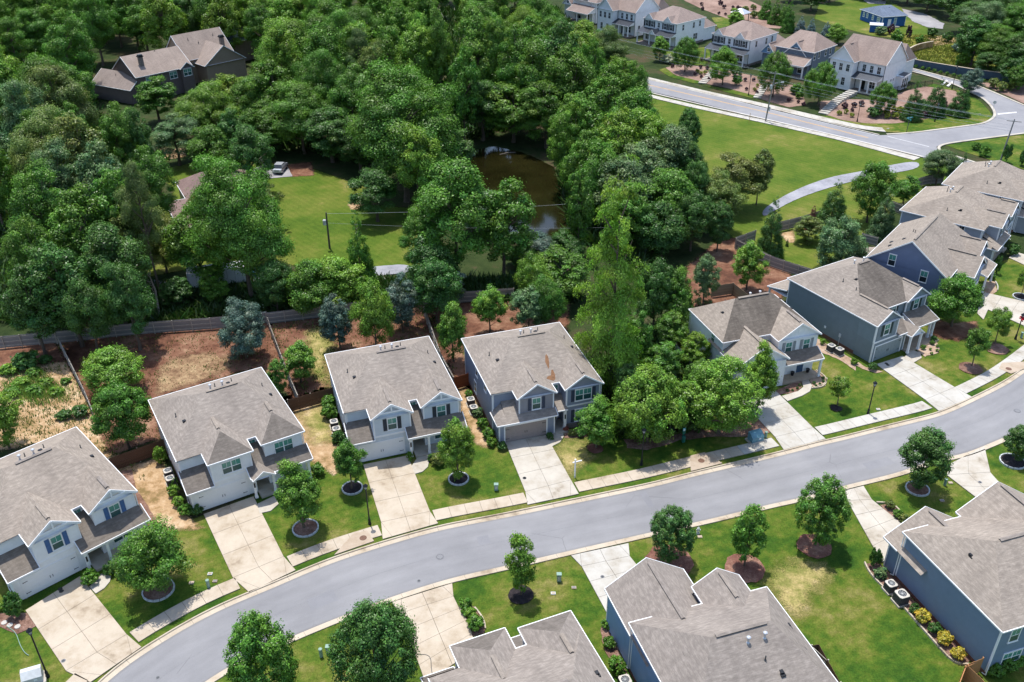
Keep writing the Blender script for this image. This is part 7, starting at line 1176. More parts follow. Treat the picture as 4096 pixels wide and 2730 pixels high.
# blue bungalow and shed
h=House('blue_bungalow','bright blue bungalow with slate grey hip roof near the top edge','house',*HO['blue'],roof='roofslate'); W=siding('siding_bungalow',(.022,.105,.31))
h.box(-8.1,0,.4,12.1,0,3.1,W,[(-8.1,.4),(0,.4),(0,12.1)]); 
h.hipx(-8.5,.4,0,12.5,3.1,5.2,-6.2,-2.0,mid=6.2)
for y in (2.4,5.5,8.5,10.4): window(h.root,-8.1,y,1.3,.8 if y>3 else 1.5,1.1,-90,n=1,mats=('glass_blind','glass_blind'))
h.door(-5.6,.4,.9,2.0,M['white']); window(h.root,-3.6,.4,.4,.7,2.0,n=1,mats=('glass_blind','glass_blind')); h.slabp(-6.8,-2.8,-1.2,.4,.25,M['conc2'])
h.finish(vents=[('cap',-3.4,5.0,4.7),('pipe',-4.5,7.2,4.8)])
h=House('garden_shed','small blue shed with pale metal roof in front of the blue bungalow','shed',*HO['shed'],roof='metalroof'); h.box(0,3.4,0,2.6,0,2.1,W); h.hipx(-.2,3.6,-.2,2.8,2.1,2.6,-.2,3.6,g0=True,g1=True,wall=W,mats={'f':M['steel'],'b':M['steel']}); h.finish()
# brown duplex in the woods
bw=siding('duplex_dark',(.13,.105,.105)); bt=siding('duplex_tan',(.30,.23,.175))
h=House('brown_duplex','large brown roofed house with brick chimneys among the woods','house',*HO['B1'],roof='roofwood')
h.box(-1.2,11.6,.4,10.6,0,6,bt); h.hipx(-1.6,12,0,11,6,11.3,-1.6,12,g0=True,g1=True,wall=bt)
h.box(-17.2,-3.2,-5.1,6.1,0,6,bw); h.hipx(-17.6,-2.8,-5.5,6.5,6,9.9,-17.6,-2.8,g0=True,g1=True,wall=bw)
h.box(-6.2,-3.2,-6.0,-4,0,5.9,bw); h.gabley(-6.6,-2.8,-6.3,-2,6,7.4,bw)
h.box(1.2,12.2,-4.5,.5,0,5.2,bt); h.gabley(.6,12.4,-4.9,5.5,5.1,9.2,bt)
window(h.root,-4.7,-6.0,4.2,1.0,1.5,n=2); window(h.root,-17.2,-1.5,4,.9,1.4,-90,n=2); window(h.root,-17.2,3.5,4,.9,1.6,-90); window(h.root,-8,-5.1,4,.9,1.5,n=2); window(h.root,-14.5,-5.1,4.0,.9,1.5)
for x,y,z in ((-14.2,-2.6,7.6),(8.7,-.6,8.0)):
    b=MB(); b.box(x-.5,x+.5,y-.4,y+.4,z-2,z+2.2,M['stone']); b.box(x-.65,x+.65,y-.55,y+.55,z+2.2,z+2.45,M['black']); b.box(x-.5,x+.5,y-.4,y+.4,z+2.45,z+2.75,M['dkgrey']); b.build('chimney',h.root)
h.finish(vents=[('pipe',2,4.0,10.0),('pipe',4.2,3.0,9.1),('cap',-11,-2,8.0),('pipe',9,4,10),('cap',-9,.4,9.7)])
h=House('low_brown_house','low brown roofed wing half hidden left of the large brown house','house',*HO['B0'],roof='roofwood'); h.box(.3,13,.3,8,0,3.4,bw); h.hipx(0,13.4,0,8.3,3.4,6.2,0,13.4,g0=True,g1=True,wall=bw); h.finish(vents=[('pipe',6,3,5.4)])
h=House('slate_roofed_house','grey slate roofed brick house with white chimney half hidden behind the large brown house','house',*HO['B2'],roof='roofslate'); h.box(.3,12,.3,9,0,5.6,bt); h.hipx(0,12.3,0,9.3,5.6,8.4,3.5,9)
b=MB(); b.box(4.2,5.4,.8,1.6,5.0,9.0,M['palegrey']); b.box(4.1,5.5,.7,1.7,9.0,9.2,M['dkgrey']); b.build('chimney',h.root); h.finish()
tw=siding('tan_house_siding',(.33,.30,.28))
h=House('tan_house','tan house with mauve roof mostly hidden behind the great dark tree','house',*HO['T1'],roof='rooftan'); h.box(.3,12.2,.3,9,0,3.3,tw); h.hipx(0,12.5,0,9.3,3.3,5.9,4,8.5)
h.box(-3,6,-12,.3,0,3.2,tw); h.hipx(-3.4,6.4,-12.4,.5,3.2,5.4,1.4,1.6)
window(h.root,-1.6,-12,1.3,.9,1.2,mats=('glass_dk','glass_dk')); window(h.root,2,-12,1.2,.9,1.2,n=2,mats=('glass_dk','glass_dk')); window(h.root,9,.3,1.2,.9,1.2,n=2,mats=('glass_dk','glass_dk')); h.finish(vents=[('flue',5,4,5.3)])
# ------------------------------------------------------------------ fences
if 1:
    for fi,f in enumerate(DATA['fences']):
        Q=[V((*p,0)) for p in f['p']]; 
        if len(Q)<2: continue
        root=empty('plank_fence' if f['k']=='wood' else 'iron_fence',(0,0,0)); tag(root,f['l'],'fence'); H=f['h']; cv=Curve(Q,raw=True); L=cv.L
        if f['k']=='wood':
            step=.152; n=min(300,int(L/step)); bw_=L/n
            pm=MB(); pm.box(-bw_/2+.004,bw_/2-.004,-.011,.011,.03,H,M[f['m']]); pme=pm.mesh('plank')
            pm2=MB(); pm2.box(-bw_/2+.004,bw_/2-.004,-.011,.011,.03,H,M['wood_brown' if f['m']=='wood_brown' else f['m']]); pme2=pm2.mesh('plank')
            for k in range(n):
                t=(k+.5)*bw_; p=cv.at(t); q=cv.at(min(t+.05,L)); q0=cv.at(max(t-.05,0)); d=(q-q0); a=math.degrees(math.atan2(d.y,d.x))
                inst('plank',pme,root,(p.x,p.y,R.uniform(-.03,.015)),a+R.uniform(-1.5,1.5))
            nP=max(1,round(L/2.44))
            post=MB(); post.box(-.05,.05,.012,.112,-.1,H+.03,M['railwood' if f['m'] in('wood_grey','wood_brown') else f['m']]); pmesh=post.mesh('post')
            for k in range(nP+1):
                t=L*k/nP; p=cv.at(t); q=cv.at(min(t+.05,L)); q0=cv.at(max(t-.05,0)); d=q-q0
                s=-90+180 if 0 else 0
                a=math.degrees(math.atan2(d.y,d.x)); nrm=V((-d.y,d.x,0)); flip=180 if (nrm.y>0)!=(f['m']!='wood_grey') else 0
                inst('post',pmesh,root,(p.x,p.y,0),a+flip)
                if k<nP:
                    p2=cv.at(L*(k+1)/nP); dd=(p2-p); nn=V((-dd.y,dd.x,0)).normalized(); nn=-nn if (nn.y>0)!=(f['m']!='wood_grey') else nn
                    for z in (.3,.95,H-.2):
                        r_=MB(); r_.bar((p.x+nn.x*.035,p.y+nn.y*.035,z),(p2.x+nn.x*.035,p2.y+nn.y*.035,z),.045,.09,M['railwood' if f['m'] in('wood_grey','wood_brown') else f['m']]); r_.build('rail',root)
        else:
            nP=max(1,round(L/2.2)); post=MB(); post.box(-.04,.04,-.04,.04,0,H+.12,M['iron']); pmesh=post.mesh('post')
            for k in range(nP+1): p=cv.at(L*k/nP); inst('post',pmesh,root,(p.x,p.y,0))
            for k in range(nP):
                p,p2=cv.at(L*k/nP),cv.at(L*(k+1)/nP)
                for z in (.15,H*.82,H): r_=MB(); r_.bar((p.x,p.y,z),(p2.x,p2.y,z),.035,.045,M['iron']); r_.build('rail',root)
            b=MB()
            for k in range(int(L/.13)):
                p=cv.at(k*.13); b.box(p.x-.009,p.x+.009,p.y-.009,p.y+.009,.1,H,M['iron'])
            o=b.build('picket',root); o['kind']='stuff'
wallblue=plain('painted_block',(.055,.085,.12),.7,.15,1.5)
for pts,m,lab,h0 in ((DATA['retwall'][0],wallblue,'long dark blue retaining wall along the side street',1.9),(DATA['retwall'][1],M['dirt_tan'],'short tan retaining wall below the bungalow lawn',1.6)):
    cv=Curve([V((*p,0)) for p in pts]); root=empty('retaining_wall',(0,0,0)); tag(root,lab,'wall'); k=max(1,round(cv.L/3))
    for j in range(k):
        a,c=cv.at(cv.L*j/k),cv.at(cv.L*(j+1)/k); b=MB(); b.bar((a.x,a.y,h0/2),(c.x,c.y,h0/2),.3,h0,m); b.build('wall_panel',root)
    for j in range(k):
        a,c=cv.at(cv.L*j/k),cv.at(cv.L*(j+1)/k); b=MB(); b.bar((a.x,a.y,h0+.05),(c.x,c.y,h0+.05),.42,.1,M['gutter']); b.build('coping',root)
# ------------------------------------------------------------------ street furniture
def lamp_post(loc,h,label,flowers=False,cat='street lamp'):
    root=empty('street_lamp',(*loc,0)); tag(root,label,cat,'black lamp posts')
    b=MB(); b.lathe([(.17,-.1),(.17,.1),(.13,.18),(.13,.5),(.09,.62),(.075,.7),(.06,h-.85),(.09,h-.8),(.06,h-.75)],M['black'],n=10); b.build('pole',root)
    b=MB(); b.lathe([(.05,h-.76),(.13,h-.70),(.15,h-.66),(.13,h-.64)],M['black'],n=8); b.build('collar',root)
    b=MB(); b.lathe([(.12,h-.64),(.19,h-.30),(.19,h-.28)],M['palegrey'],n=8); b.build('lantern_glass',root)
    b=MB(); b.lathe([(.27,h-.30),(.24,h-.24),(.10,h-.10),(.05,h-.06),(.03,h),(0,h+.02)],M['black'],n=8)
    for k in range(8):
        a=2*math.pi*k/8; b.bar((.125*math.cos(a),.125*math.sin(a),h-.64),(.2*math.cos(a),.2*math.sin(a),h-.28),.025,.025,M['black'])
    b.build('lantern_cap',root)
    if flowers:
        b=MB()
        for k in range(90):
            c=V((R.gauss(0,.16),R.gauss(0,.16)-.12,h-.75+R.gauss(0,.14))); n=V((R.gauss(0,1),R.gauss(0,1),R.gauss(.6,1))).normalized(); u=n.orthogonal().normalized()*.08; w=n.cross(u)
            b.poly([c-u-w,c+u-w,c+u+w,c-u+w],CACHE.setdefault('redflower',plain('red_petals',(.45,.01,.03),.6)))
        b.build('flower_basket',root)
for i,(p,h_,t_) in enumerate(DATA['lamps']): lamp_post(p,h_,'black lamp post '+t_,i==4)
def utility_pole(loc,h,label,mat,lean,cross,box,light):
    root=empty('utility_pole',(*loc,0)); tag(root,label,'utility pole'); b=MB(); L_=V((lean[0],lean[1],0))
    b.tube([(0,0,-.3),(L_.x*.5,L_.y*.5,h*.5),(L_.x,L_.y,h)],[.17,.15,.11],M[mat],8); b.build('pole',root)
    if cross: b=MB(); b.bar((L_.x-1.2,L_.y+.5,h-.45),(L_.x+1.2,L_.y-.5,h-.45),.1,.12,M[mat]); b.build('crossarm',root)
    if box:
        b=MB(); b.lathe([(.25,0),(.27,.05),(.27,.8),(.2,.88),(.06,.9),(.06,.98),(0,.98)],M['palegrey'],(0,0),10); o=b.build('transformer_can',root); o.location=(L_.x*.75-.38,L_.y*.75-.1,h*.66)
    if light:
        b=MB(); b.tube([(L_.x*.8,L_.y*.8,h*.74),(L_.x*.8+.9,L_.y*.8-.3,h*.8),(L_.x*.8+1.7,L_.y*.8-.5,h*.8)],.035,M['steel'],5); b.box(L_.x*.8+1.5,L_.x*.8+2.1,L_.y*.8-.65,L_.y*.8-.4,h*.79,h*.81,M['steel']); b.build('lamp_arm',root)
        b=MB(); b.box(L_.x*.3+.15,L_.x*.3+.45,-.1,.15,h*.22,h*.30,M['palegrey']); b.build('meter_box',root)
P0,P1,P2=DATA['poles']
utility_pole(P0[0],P0[1],'tall leaning utility pole with transformer can and street light beside the county road','greypole',(.75,.1),True,True,True)
utility_pole(P1[0],P1[1],'leaning utility pole on the corner lawn at the right edge','greypole',(.6,.15),True,False,False)
utility_pole(P2[0],P2[1],'dark wooden pole with a pale box on the tan house lawn','utilpole',(.1,0),False,True,False)
def wire(a,c,sag,label,r=.018):
    a,c=V(a),V(c); b=MB(); n=14
    b.tube([a.lerp(c,k/n)-V((0,0,4*sag*(k/n)*(1-k/n))) for k in range(n+1)],r,M['greypole'] if 0 else M['steel'],4,False); o=b.build('power_line'); tag(o,label,'power line','power lines along the county road' if 'county' in label else None)
pa=V((P0[0][0]+.75,P0[0][1]+.1,P0[1])); pb=V((P1[0][0]+.6,P1[0][1]+.15,P1[1])); pc=pa+(pa-pb)*.9; pd=V((pa.x-55,pa.y+62,pa.z+.5))
for k,(dz,dy) in enumerate(((-.3,.5),(-.3,-.5),(-.35,0),(-1.6,0),(-2.4,0.05),(-3.0,-.05))):
    wire(pa+V((0,dy,dz)),pb+V((0,dy,dz*.8)),.5,['top line strung along the county road, outer','top line strung along the county road, inner','top line strung along the county road, middle','upper of three low lines strung along the county road','middle of three low lines strung along the county road','lowest line strung along the county road'][k])
    wire(pa+V((0,dy,dz)),pd+V((0,dy,dz)),.7,['far span of the outer top county road line','far span of the inner top county road line','far span of the middle top county road line','far span of the upper low county road line','far span of the middle low county road line','far span of the lowest county road line'][k],.016)
wire((P2[0][0]+.1,P2[0][1],P2[1]-.2),(P2[0][0]+47,P2[0][1]+3,P2[1]+.5),.5,'pale wire running from the lone pole over the pond')
wire((P2[0][0]+.1,P2[0][1],P2[1]-1.8),(P2[0][0]+47,P2[0][1]-3,P2[1]-1.6),.5,'lower wire running from the lone pole over the pond',.012)
b=MB(); b.tube([(*DATA['guywire'],0),(DATA['guywire'][0]+.1,DATA['guywire'][1]+.2,2.2)],.05,M['yellow'],6); tag(b.build('guy_marker'),'yellow guy wire marker on the grass by the county road','marker')
# condensers
def condenser(loc,label,s,rz):
    root=empty('air_conditioner',(*loc,0),rz); tag(root,label,'air conditioner','air conditioners beside the houses'); w=s/2; h=s*1.0
    if ('ac',s) not in CACHE:
        b=MB(); b.box(-w,w,-w,w,.08,h,M['acside'])
        for k in range(9):
            x=-w+s*(k+.5)/9
            for yy in (-1,1): b.box(x-.012,x+.012,yy*w-.012,yy*w+.012,.12,h-.05,M['dkgrey']); b.box(yy*w-.012,yy*w+.012,x-.012,x+.012,.12,h-.05,M['dkgrey'])
        t=MB(); n=20; ro=w*.78
        for k in range(n):
            a0,a1=2*math.pi*k/n,2*math.pi*(k+1)/n
            def sqp(a): m_=max(abs(math.cos(a)),abs(math.sin(a))); return ((w+.02)*math.cos(a)/m_,(w+.02)*math.sin(a)/m_)
            p0,p1=sqp(a0),sqp(a1); q0,q1=(ro*math.cos(a0),ro*math.sin(a0)),(ro*math.cos(a1),ro*math.sin(a1))
            t.poly([(*p0,h+.04),(*p1,h+.04),(*q1,h+.07),(*q0,h+.07)],M['actop']); t.poly([(*q0,h+.07),(*q1,h+.07),(*q1,h-.05),(*q0,h-.05)],M['dkgrey']); t.poly([(*p0,h-.03),(*p1,h-.03),(*p1,h+.04),(*p0,h+.04)],M['actop'])
        f=MB()
        for k in range(5):
            a=2*math.pi*k/5; f.poly([(.05*math.cos(a),.05*math.sin(a),h-.03),(ro*.9*math.cos(a),ro*.9*math.sin(a),h-.02),(ro*.9*math.cos(a+.7),ro*.9*math.sin(a+.7),h+.0),(.05*math.cos(a+.9),.05*math.sin(a+.9),h-.01)],M['steel'])
        f.lathe([(.09,h-.04),(.09,h+.03),(0,h+.05)],M['palegrey'],n=10)
        g=MB()
        for rr in (ro*.4,ro*.7,ro): 
            g.tube([(rr*math.cos(2*math.pi*k/16),rr*math.sin(2*math.pi*k/16),h+.075) for k in range(17)],.008,M['palegrey'],4,False)
        for k in range(8): g.bar((0,0,h+.08),(ro*math.cos(k*math.pi/4),ro*math.sin(k*math.pi/4),h+.075),.012,.012,M['palegrey'])
        pd_=MB(); pd_.box(-w-.1,w+.1,-w-.1,w+.1,-.1,.08,M['conc2'])
        CACHE[('ac',s)]=[('casing',b.mesh('casing')),('top_ring',t.mesh('top_ring')),('fan',f.mesh('fan')),('grille',g.mesh('grille')),('pad',pd_.mesh('pad'))]
    for nm,me in CACHE[('ac',s)]: inst(nm,me,root)
for p,l,s in DATA['ac']:
    near=min(HO.values(),key=lambda q:(V((*q[0],0))-V((*p,0))).length); condenser(p,l,s,near[1])
for p,l,h_,k in DATA['pedestals']:
    b=MB()
    if k=='cyl': b.lathe([(.15,-.05),(.15,h_*.85),(.17,h_*.86),(.17,h_*.97),(.12,h_),(0,h_)],M['green'],n=14)
    else: b.box(-.2,.2,-.17,.17,-.05,h_*.8,M['green']); b.box(-.23,.23,-.2,.2,h_*.8,h_*.95,M['green']); b.box(-.14,.14,-.181,-.17,.15,h_*.7,M['palegrey'])
    b.v=[(x+p[0],y+p[1],z) for x,y,z in b.v]; tag(b.build('utility_pedestal'),l,'utility pedestal')
for (p,l,s),mt in zip(DATA['transformers'],('teal','palegrey')):
    root=empty('transformer_box',(*p,0),22); tag(root,l,'transformer'); b=MB(); b.box(-s*.6,s*.6,-s*.42,s*.3,.08,s*.5,M[mt]); b.poly([(-s*.6,-s*.42,s*.5),(s*.6,-s*.42,s*.5),(s*.6,s*.0,s*.85),(-s*.6,s*.0,s*.85)],M[mt]); b.poly([(-s*.6,0,s*.85),(s*.6,0,s*.85),(s*.6,s*.3,s*.85),(-s*.6,s*.3,s*.85)],M[mt]); b.poly([(s*.6,s*.3,s*.5),(-s*.6,s*.3,s*.5),(-s*.6,s*.3,s*.85),(s*.6,s*.3,s*.85)],M[mt])
    for x in (-s*.6,s*.6): b.poly([(x,-s*.42,s*.5),(x,s*.3,s*.5),(x,s*.3,s*.85),(x,0,s*.85)],M[mt])
    b.build('cabinet',root); b=MB(); b.box(-s*.75,s*.75,-s*.55,s*.45,-.1,.079,M['conc2']); b.build('pad',root); b=MB(); b.box(s*.1,s*.3,-s*.43,-s*.42,s*.25,s*.4,M['white']); b.build('warning_label',root)
for i,p in enumerate(DATA['meterlids']):
    b=MB(); b.box(p[0]-.22,p[0]+.22,p[1]-.16,p[1]+.16,-.1,-.0,M['basin'] if i%3 else M['palegrey']); b.box(p[0]-.16,p[0]+.16,p[1]-.1,p[1]+.1,0,.012,M['lid'] if i%3==1 else M['basin'])
    tag(b.build('meter_lid'),['pale square lid on the first white house lawn, upper','white meter lid beside the green pedestal at the walk','tan lid near the first ringed tree','tan lid on the middle lower lawn','dark lid on the middle lower lawn','white meter lid beside the hydrant','white lid beside the lamp post on the batten house lawn','pale lid in the shadow of the ringed lower tree','small pale lid beside the lower drive at right','pale utility lid on the corner grass by the county road','pale utility lid on the lawn by the stop line'][i],'utility lid')
p=DATA['hydrant']; root=empty('fire_hydrant',(*p,0)); tag(root,'grey white fire hydrant on the lower lawn near the kerb','fire hydrant')
b=MB(); b.lathe([(.17,-.1),(.17,.06),(.12,.08),(.12,.5),(.16,.52),(.16,.57),(.11,.68),(.04,.74),(.04,.8),(0,.8)],M['palegrey'],n=12); b.build('barrel',root)
for a in (0,90,180): b=MB(); b.tube([(0,0,.4),(.22*math.cos(math.radians(a)),-.22*math.sin(math.radians(a)),.4)],.065,M['steel'],8); b.build('nozzle',root)
p,h_=DATA['signpost']; root=empty('realty_sign_post',(*p,0),20); tag(root,'white wooden yard sign post without its panel by the sidewalk','sign post'); b=MB(); b.box(-.06,.06,-.06,.06,-.2,h_,M['white']); b.box(-.08,.08,-.08,.08,h_,h_+.06,M['white']); b.build('post',root); b=MB(); b.box(.06,.75,-.05,.05,h_-.35,h_-.25,M['white']); b.box(-.3,-.06,-.05,.05,h_-.35,h_-.25,M['white']); b.build('arm',root)
p,h_=DATA['petstation']; root=empty('pet_waste_station',(*p,0),20); tag(root,'green pet waste station with a small sign and bin on the grass','waste station'); gr=plain('station_green',(.02,.13,.10),.4)
b=MB(); b.box(-.04,.04,-.04,.04,-.1,h_,gr); b.build('post',root); b=MB(); b.lathe([(.2,.15),(.22,.2),(.22,.85),(.24,.88),(.2,.95),(0,.98)],gr,(0,-.12),12); b.build('bin',root); b=MB(); b.box(-.16,.16,-.12,-.04,1.2,1.6,gr); b.build('bag_box',root); b=MB(); b.box(-.18,.18,-.07,-.045,h_-.5,h_,CACHE.setdefault('tealsign',plain('teal_sign',(.05,.35,.38),.4))); b.box(-.1,.1,-.08,-.07,h_-.4,h_-.1,M['white']); b.build('sign_plate',root)
p,h_=DATA['streetsign']; root=empty('street_name_sign',(*p,0),20); tag(root,'teal street name sign on a thin pole at the corner','street sign'); b=MB(); b.box(-.05,.05,-.05,.05,-.1,h_+.1,M['dkgrey']); b.build('pole',root)
sg=plain('sign_teal',(.02,.30,.33),.4)
for k,(dz,a) in enumerate(((0,0),(-.32,75))):
    b=MB(); b.box(-.75,.75,-.02,.02,h_-.12+dz,h_+.14+dz,sg); b.box(-.6,-.2,-.026,-.02,h_-.03+dz,h_+.05+dz,M['white']); b.box(-.1,.55,-.026,-.02,h_-.03+dz,h_+.05+dz,M['white']); b.build('name_blade',root).rotation_euler=(0,0,math.radians(a))
p,h_=DATA['stopsign']; root=empty('stop_sign',(*p,0),150); tag(root,'grey backed octagonal stop sign at the side street kerb','stop sign'); b=MB(); b.box(-.03,.03,-.03,.03,-.1,h_,M['steel']); b.build('pole',root)
rd=plain('stop_red',(.4,.02,.02),.4); O8=[(.38*math.cos(math.pi/8+k*math.pi/4),.38*math.sin(math.pi/8+k*math.pi/4)) for k in range(8)]
b=MB(); b.poly([(x,-.035,h_-.35+z) for x,z in O8],rd); b.poly([(x,-.05+.02,h_-.35+z) for x,z in O8[::-1]],M['steel']); b.build('sign_plate',root)
# pavilion, tent, cars, trailer
p=DATA['gazebo']; root=empty('pavilion',(*p,0),-46); tag(root,'open garden pavilion with grey metal hip roof behind the white houses','pavilion')
for x in (-2,2):
    for y in (-1.6,1.6): b=MB(); b.box(x-.09,x+.09,y-.09,y+.09,0,2.5,M['dkgrey']); b.build('post',root)
b=MB()
for q in ([(-2.6,-2.1),(2.6,-2.1)],[(2.6,-2.1),(2.6,2.1)],[(2.6,2.1),(-2.6,2.1)],[(-2.6,2.1),(-2.6,-2.1)]): b.slope([(*q[0],2.45),(*q[1],2.45),(q[1][0]*.12,q[1][1]*.12,3.7),(q[0][0]*.12,q[0][1]*.12,3.7)],M['steel'])
b.slope([(-.35,-.3,3.68),(.35,-.3,3.68),(.35,.3,3.68),(-.35,.3,3.68)],M['steel']); b.build('roof',root)
p=DATA['tent']; canvas=plain('canvas',(.34,.32,.31),.8,.12,2); root=empty('canvas_tent',(*p,0),10); tag(root,'grey canvas tent with a pointed top on the bare ground by the woods','tent')
b=MB(); n=16; rows=[(2.6,0),(1.5,.9),(.75,2.0),(.22,3.1),(0,3.5)]
for (r0,z0),(r1,z1) in zip(rows,rows[1:]):
    for k in range(n):
        a0,a1=2*math.pi*k/n,2*math.pi*(k+1)/n; w0=1+.08*(k%2); w1=1+.08*((k+1)%2)
        P=[(r0*w0*math.cos(a0),r0*w0*math.sin(a0),z0),(r0*w1*math.cos(a1),r0*w1*math.sin(a1),z0),(r1*w1*math.cos(a1)+.3*(z1/3.5),r1*w1*math.sin(a1),z1),(r1*w0*math.cos(a0)+.3*(z1/3.5),r1*w0*math.sin(a0),z1)]
        b.poly(P if r1>0 else P[:3],canvas)
b.build('canvas',root); b=MB(); b.tube([(.3,0,0),(.3,0,3.65)],.05,M['bark'],6); b.build('pole',root)
def car(loc,rz,col,label):
    root=empty('parked_car',(*loc,0),rz); tag(root,label,'car'); paint=plain('car_paint_'+label[:5],col,.25,.05,1,0,.3,.6)
    prof=[(-2.25,.45),(-2.25,.95),(-1.9,1.05),(-1.3,1.08),(-.6,1.62),(1.1,1.66),(1.75,1.1),(2.2,1.0),(2.25,.45)]; w=.9
    b=MB(); 
    for s_ in (-1,1): b.poly([(x,s_*(w-(.16 if z>1.2 else 0)),z) for x,z in (prof if s_<0 else prof[::-1])],paint)
    for (x0,z0),(x1,z1) in zip(prof,prof[1:]):
        w0=w-(.16 if z0>1.2 else 0); w1=w-(.16 if z1>1.2 else 0); b.poly([(x0,-w0,z0),(x0,w0,z0),(x1,w1,z1),(x1,-w1,z1)],M['glass_dk'] if (z0<1.2)!=(z1<1.2) else paint)
    b.poly([(-2.25,-w,.45),(2.25,-w,.45),(2.25,w,.45),(-2.25,w,.45)],M['black']); b.build('body',root)
    b=MB()
    for s_ in (-1,1): b.poly([(-1.1,s_*(w-.07),1.15),(1.55,s_*(w-.07),1.15),(1.05,s_*(w-.13),1.58),(-.55,s_*(w-.13),1.56)],M['glass_dk'])
    b.build('window',root)
    for x in (-1.4,1.4):
        for y in (-.82,.82): b=MB(); b.lathe([(.0,-.1),(.34,-.1),(.34,.1),(0,.1)],M['black'],n=14); b.lathe([(0,-.11),(.2,-.105),(0,-.105)],M['steel'],n=10); o=b.build('wheel',root); o.location=(x,y,.34); o.rotation_euler=(math.pi/2,0,0)
    for y in (-.65,.65): b=MB(); b.box(2.22,2.27,y-.17,y+.17,.7,.86,M['white']); b.build('headlight',root)
car(DATA['car'],-95,(.45,.47,.5),'silver car parked on the bare patch beside the canvas tent')
car(DATA['bluecar'],15,(.05,.16,.3),'blue car glimpsed under the great dark tree by the trailer')
p0,p1=DATA['trailer']; root=empty('cargo_trailer',(*p0,0),15); tag(root,'long white box trailer under the great dark tree','trailer'); b=MB(); b.box(-4.2,4.2,-1.2,1.2,.6,3.0,M['white']); b.build('box_body',root)
b=MB()
for k in range(8): b.box(-4.1+k*1.1,-4.04+k*1.1,-1.22,-1.2,.65,2.95,M['palegrey'])
b.build('side_rib',root)
for x in (-.6,.6):
    for y in (-1.1,1.1): b=MB(); b.lathe([(0,-.12),(.38,-.12),(.38,.12),(0,.12)],M['black'],n=14); o=b.build('wheel',root); o.location=(x,y,.38); o.rotation_euler=(math.pi/2,0,0)
for pts,mt,l in ((DATA['hose'],'green','pale green garden hose lying on the lawn at the lower left'),(DATA['hose2'],'dkgrey','dark cord lying on the lower drive')):
    b=MB(); b.tube([(q.x,q.y,.01) for q in smooth(pts,.25)],.03,M[mt],5); tag(b.build('garden_hose' if mt=='green' else 'cord'),l,'hose' if mt=='green' else 'cord')
for i,p in enumerate(DATA['stones']):
    b=MB(); disc(b,p,.26,-.06,M['conc3'],9,.07); tag(b.build('stepping_stone'),['pale stepping stone nearest the left edge','middle pale stepping stone on the mulch','pale stepping stone nearest the drive'][i],'stepping stone')
# sprite of driftwood on the pond
b=MB(); b.tube([(DATA['drift'][0]-1.5,DATA['drift'][1]-.7,-.05),(DATA['drift'][0],DATA['drift'][1],.05),(DATA['drift'][0]+1.8,DATA['drift'][1]+.5,-.02)],[.05,.09,.05],M['palebark'],5); tag(b.build('driftwood'),'pale branch floating on the brown pond','driftwood')
# ------------------------------------------------------------------ vegetation
def unit(v): return v/np.maximum(np.linalg.norm(v,axis=-1,keepdims=True),1e-6)
def leaf_object_mesh(name,cen,nor,size,tint,mat,aspect=.62,rng=None):
    n=len(cen); r=unit(rng.normal(size=(n,3))); u=unit(np.cross(nor,r)); w=np.cross(nor,u)
    u*=size[:,None]*.5; w*=(size*aspect)[:,None]*.5
    v=np.stack([cen-u,cen+w*.9+u*.1,cen+u,cen-w*.9+u*.1],1)
    v[:,2]+=nor*(-.12*size[:,None]); v=v.reshape(-1,3)
    me=bpy.data.meshes.new(name); me.vertices.add(4*n); me.vertices.foreach_set('co',v.astype(np.float32).ravel())
    me.loops.add(4*n); me.loops.foreach_set('vertex_index',np.arange(4*n,dtype=np.int32)); me.polygons.add(n)
    me.polygons.foreach_set('loop_start',np.arange(0,4*n,4,dtype=np.int32)); me.polygons.foreach_set('loop_total',np.full(n,4,dtype=np.int32))
    at=me.attributes.new('tint','FLOAT_COLOR','FACE'); c=np.ones((n,4),np.float32); c[:,:3]=tint; at.data.foreach_set('color',c.ravel())
    me.materials.append(mat); me.update(calc_edges=True); return me
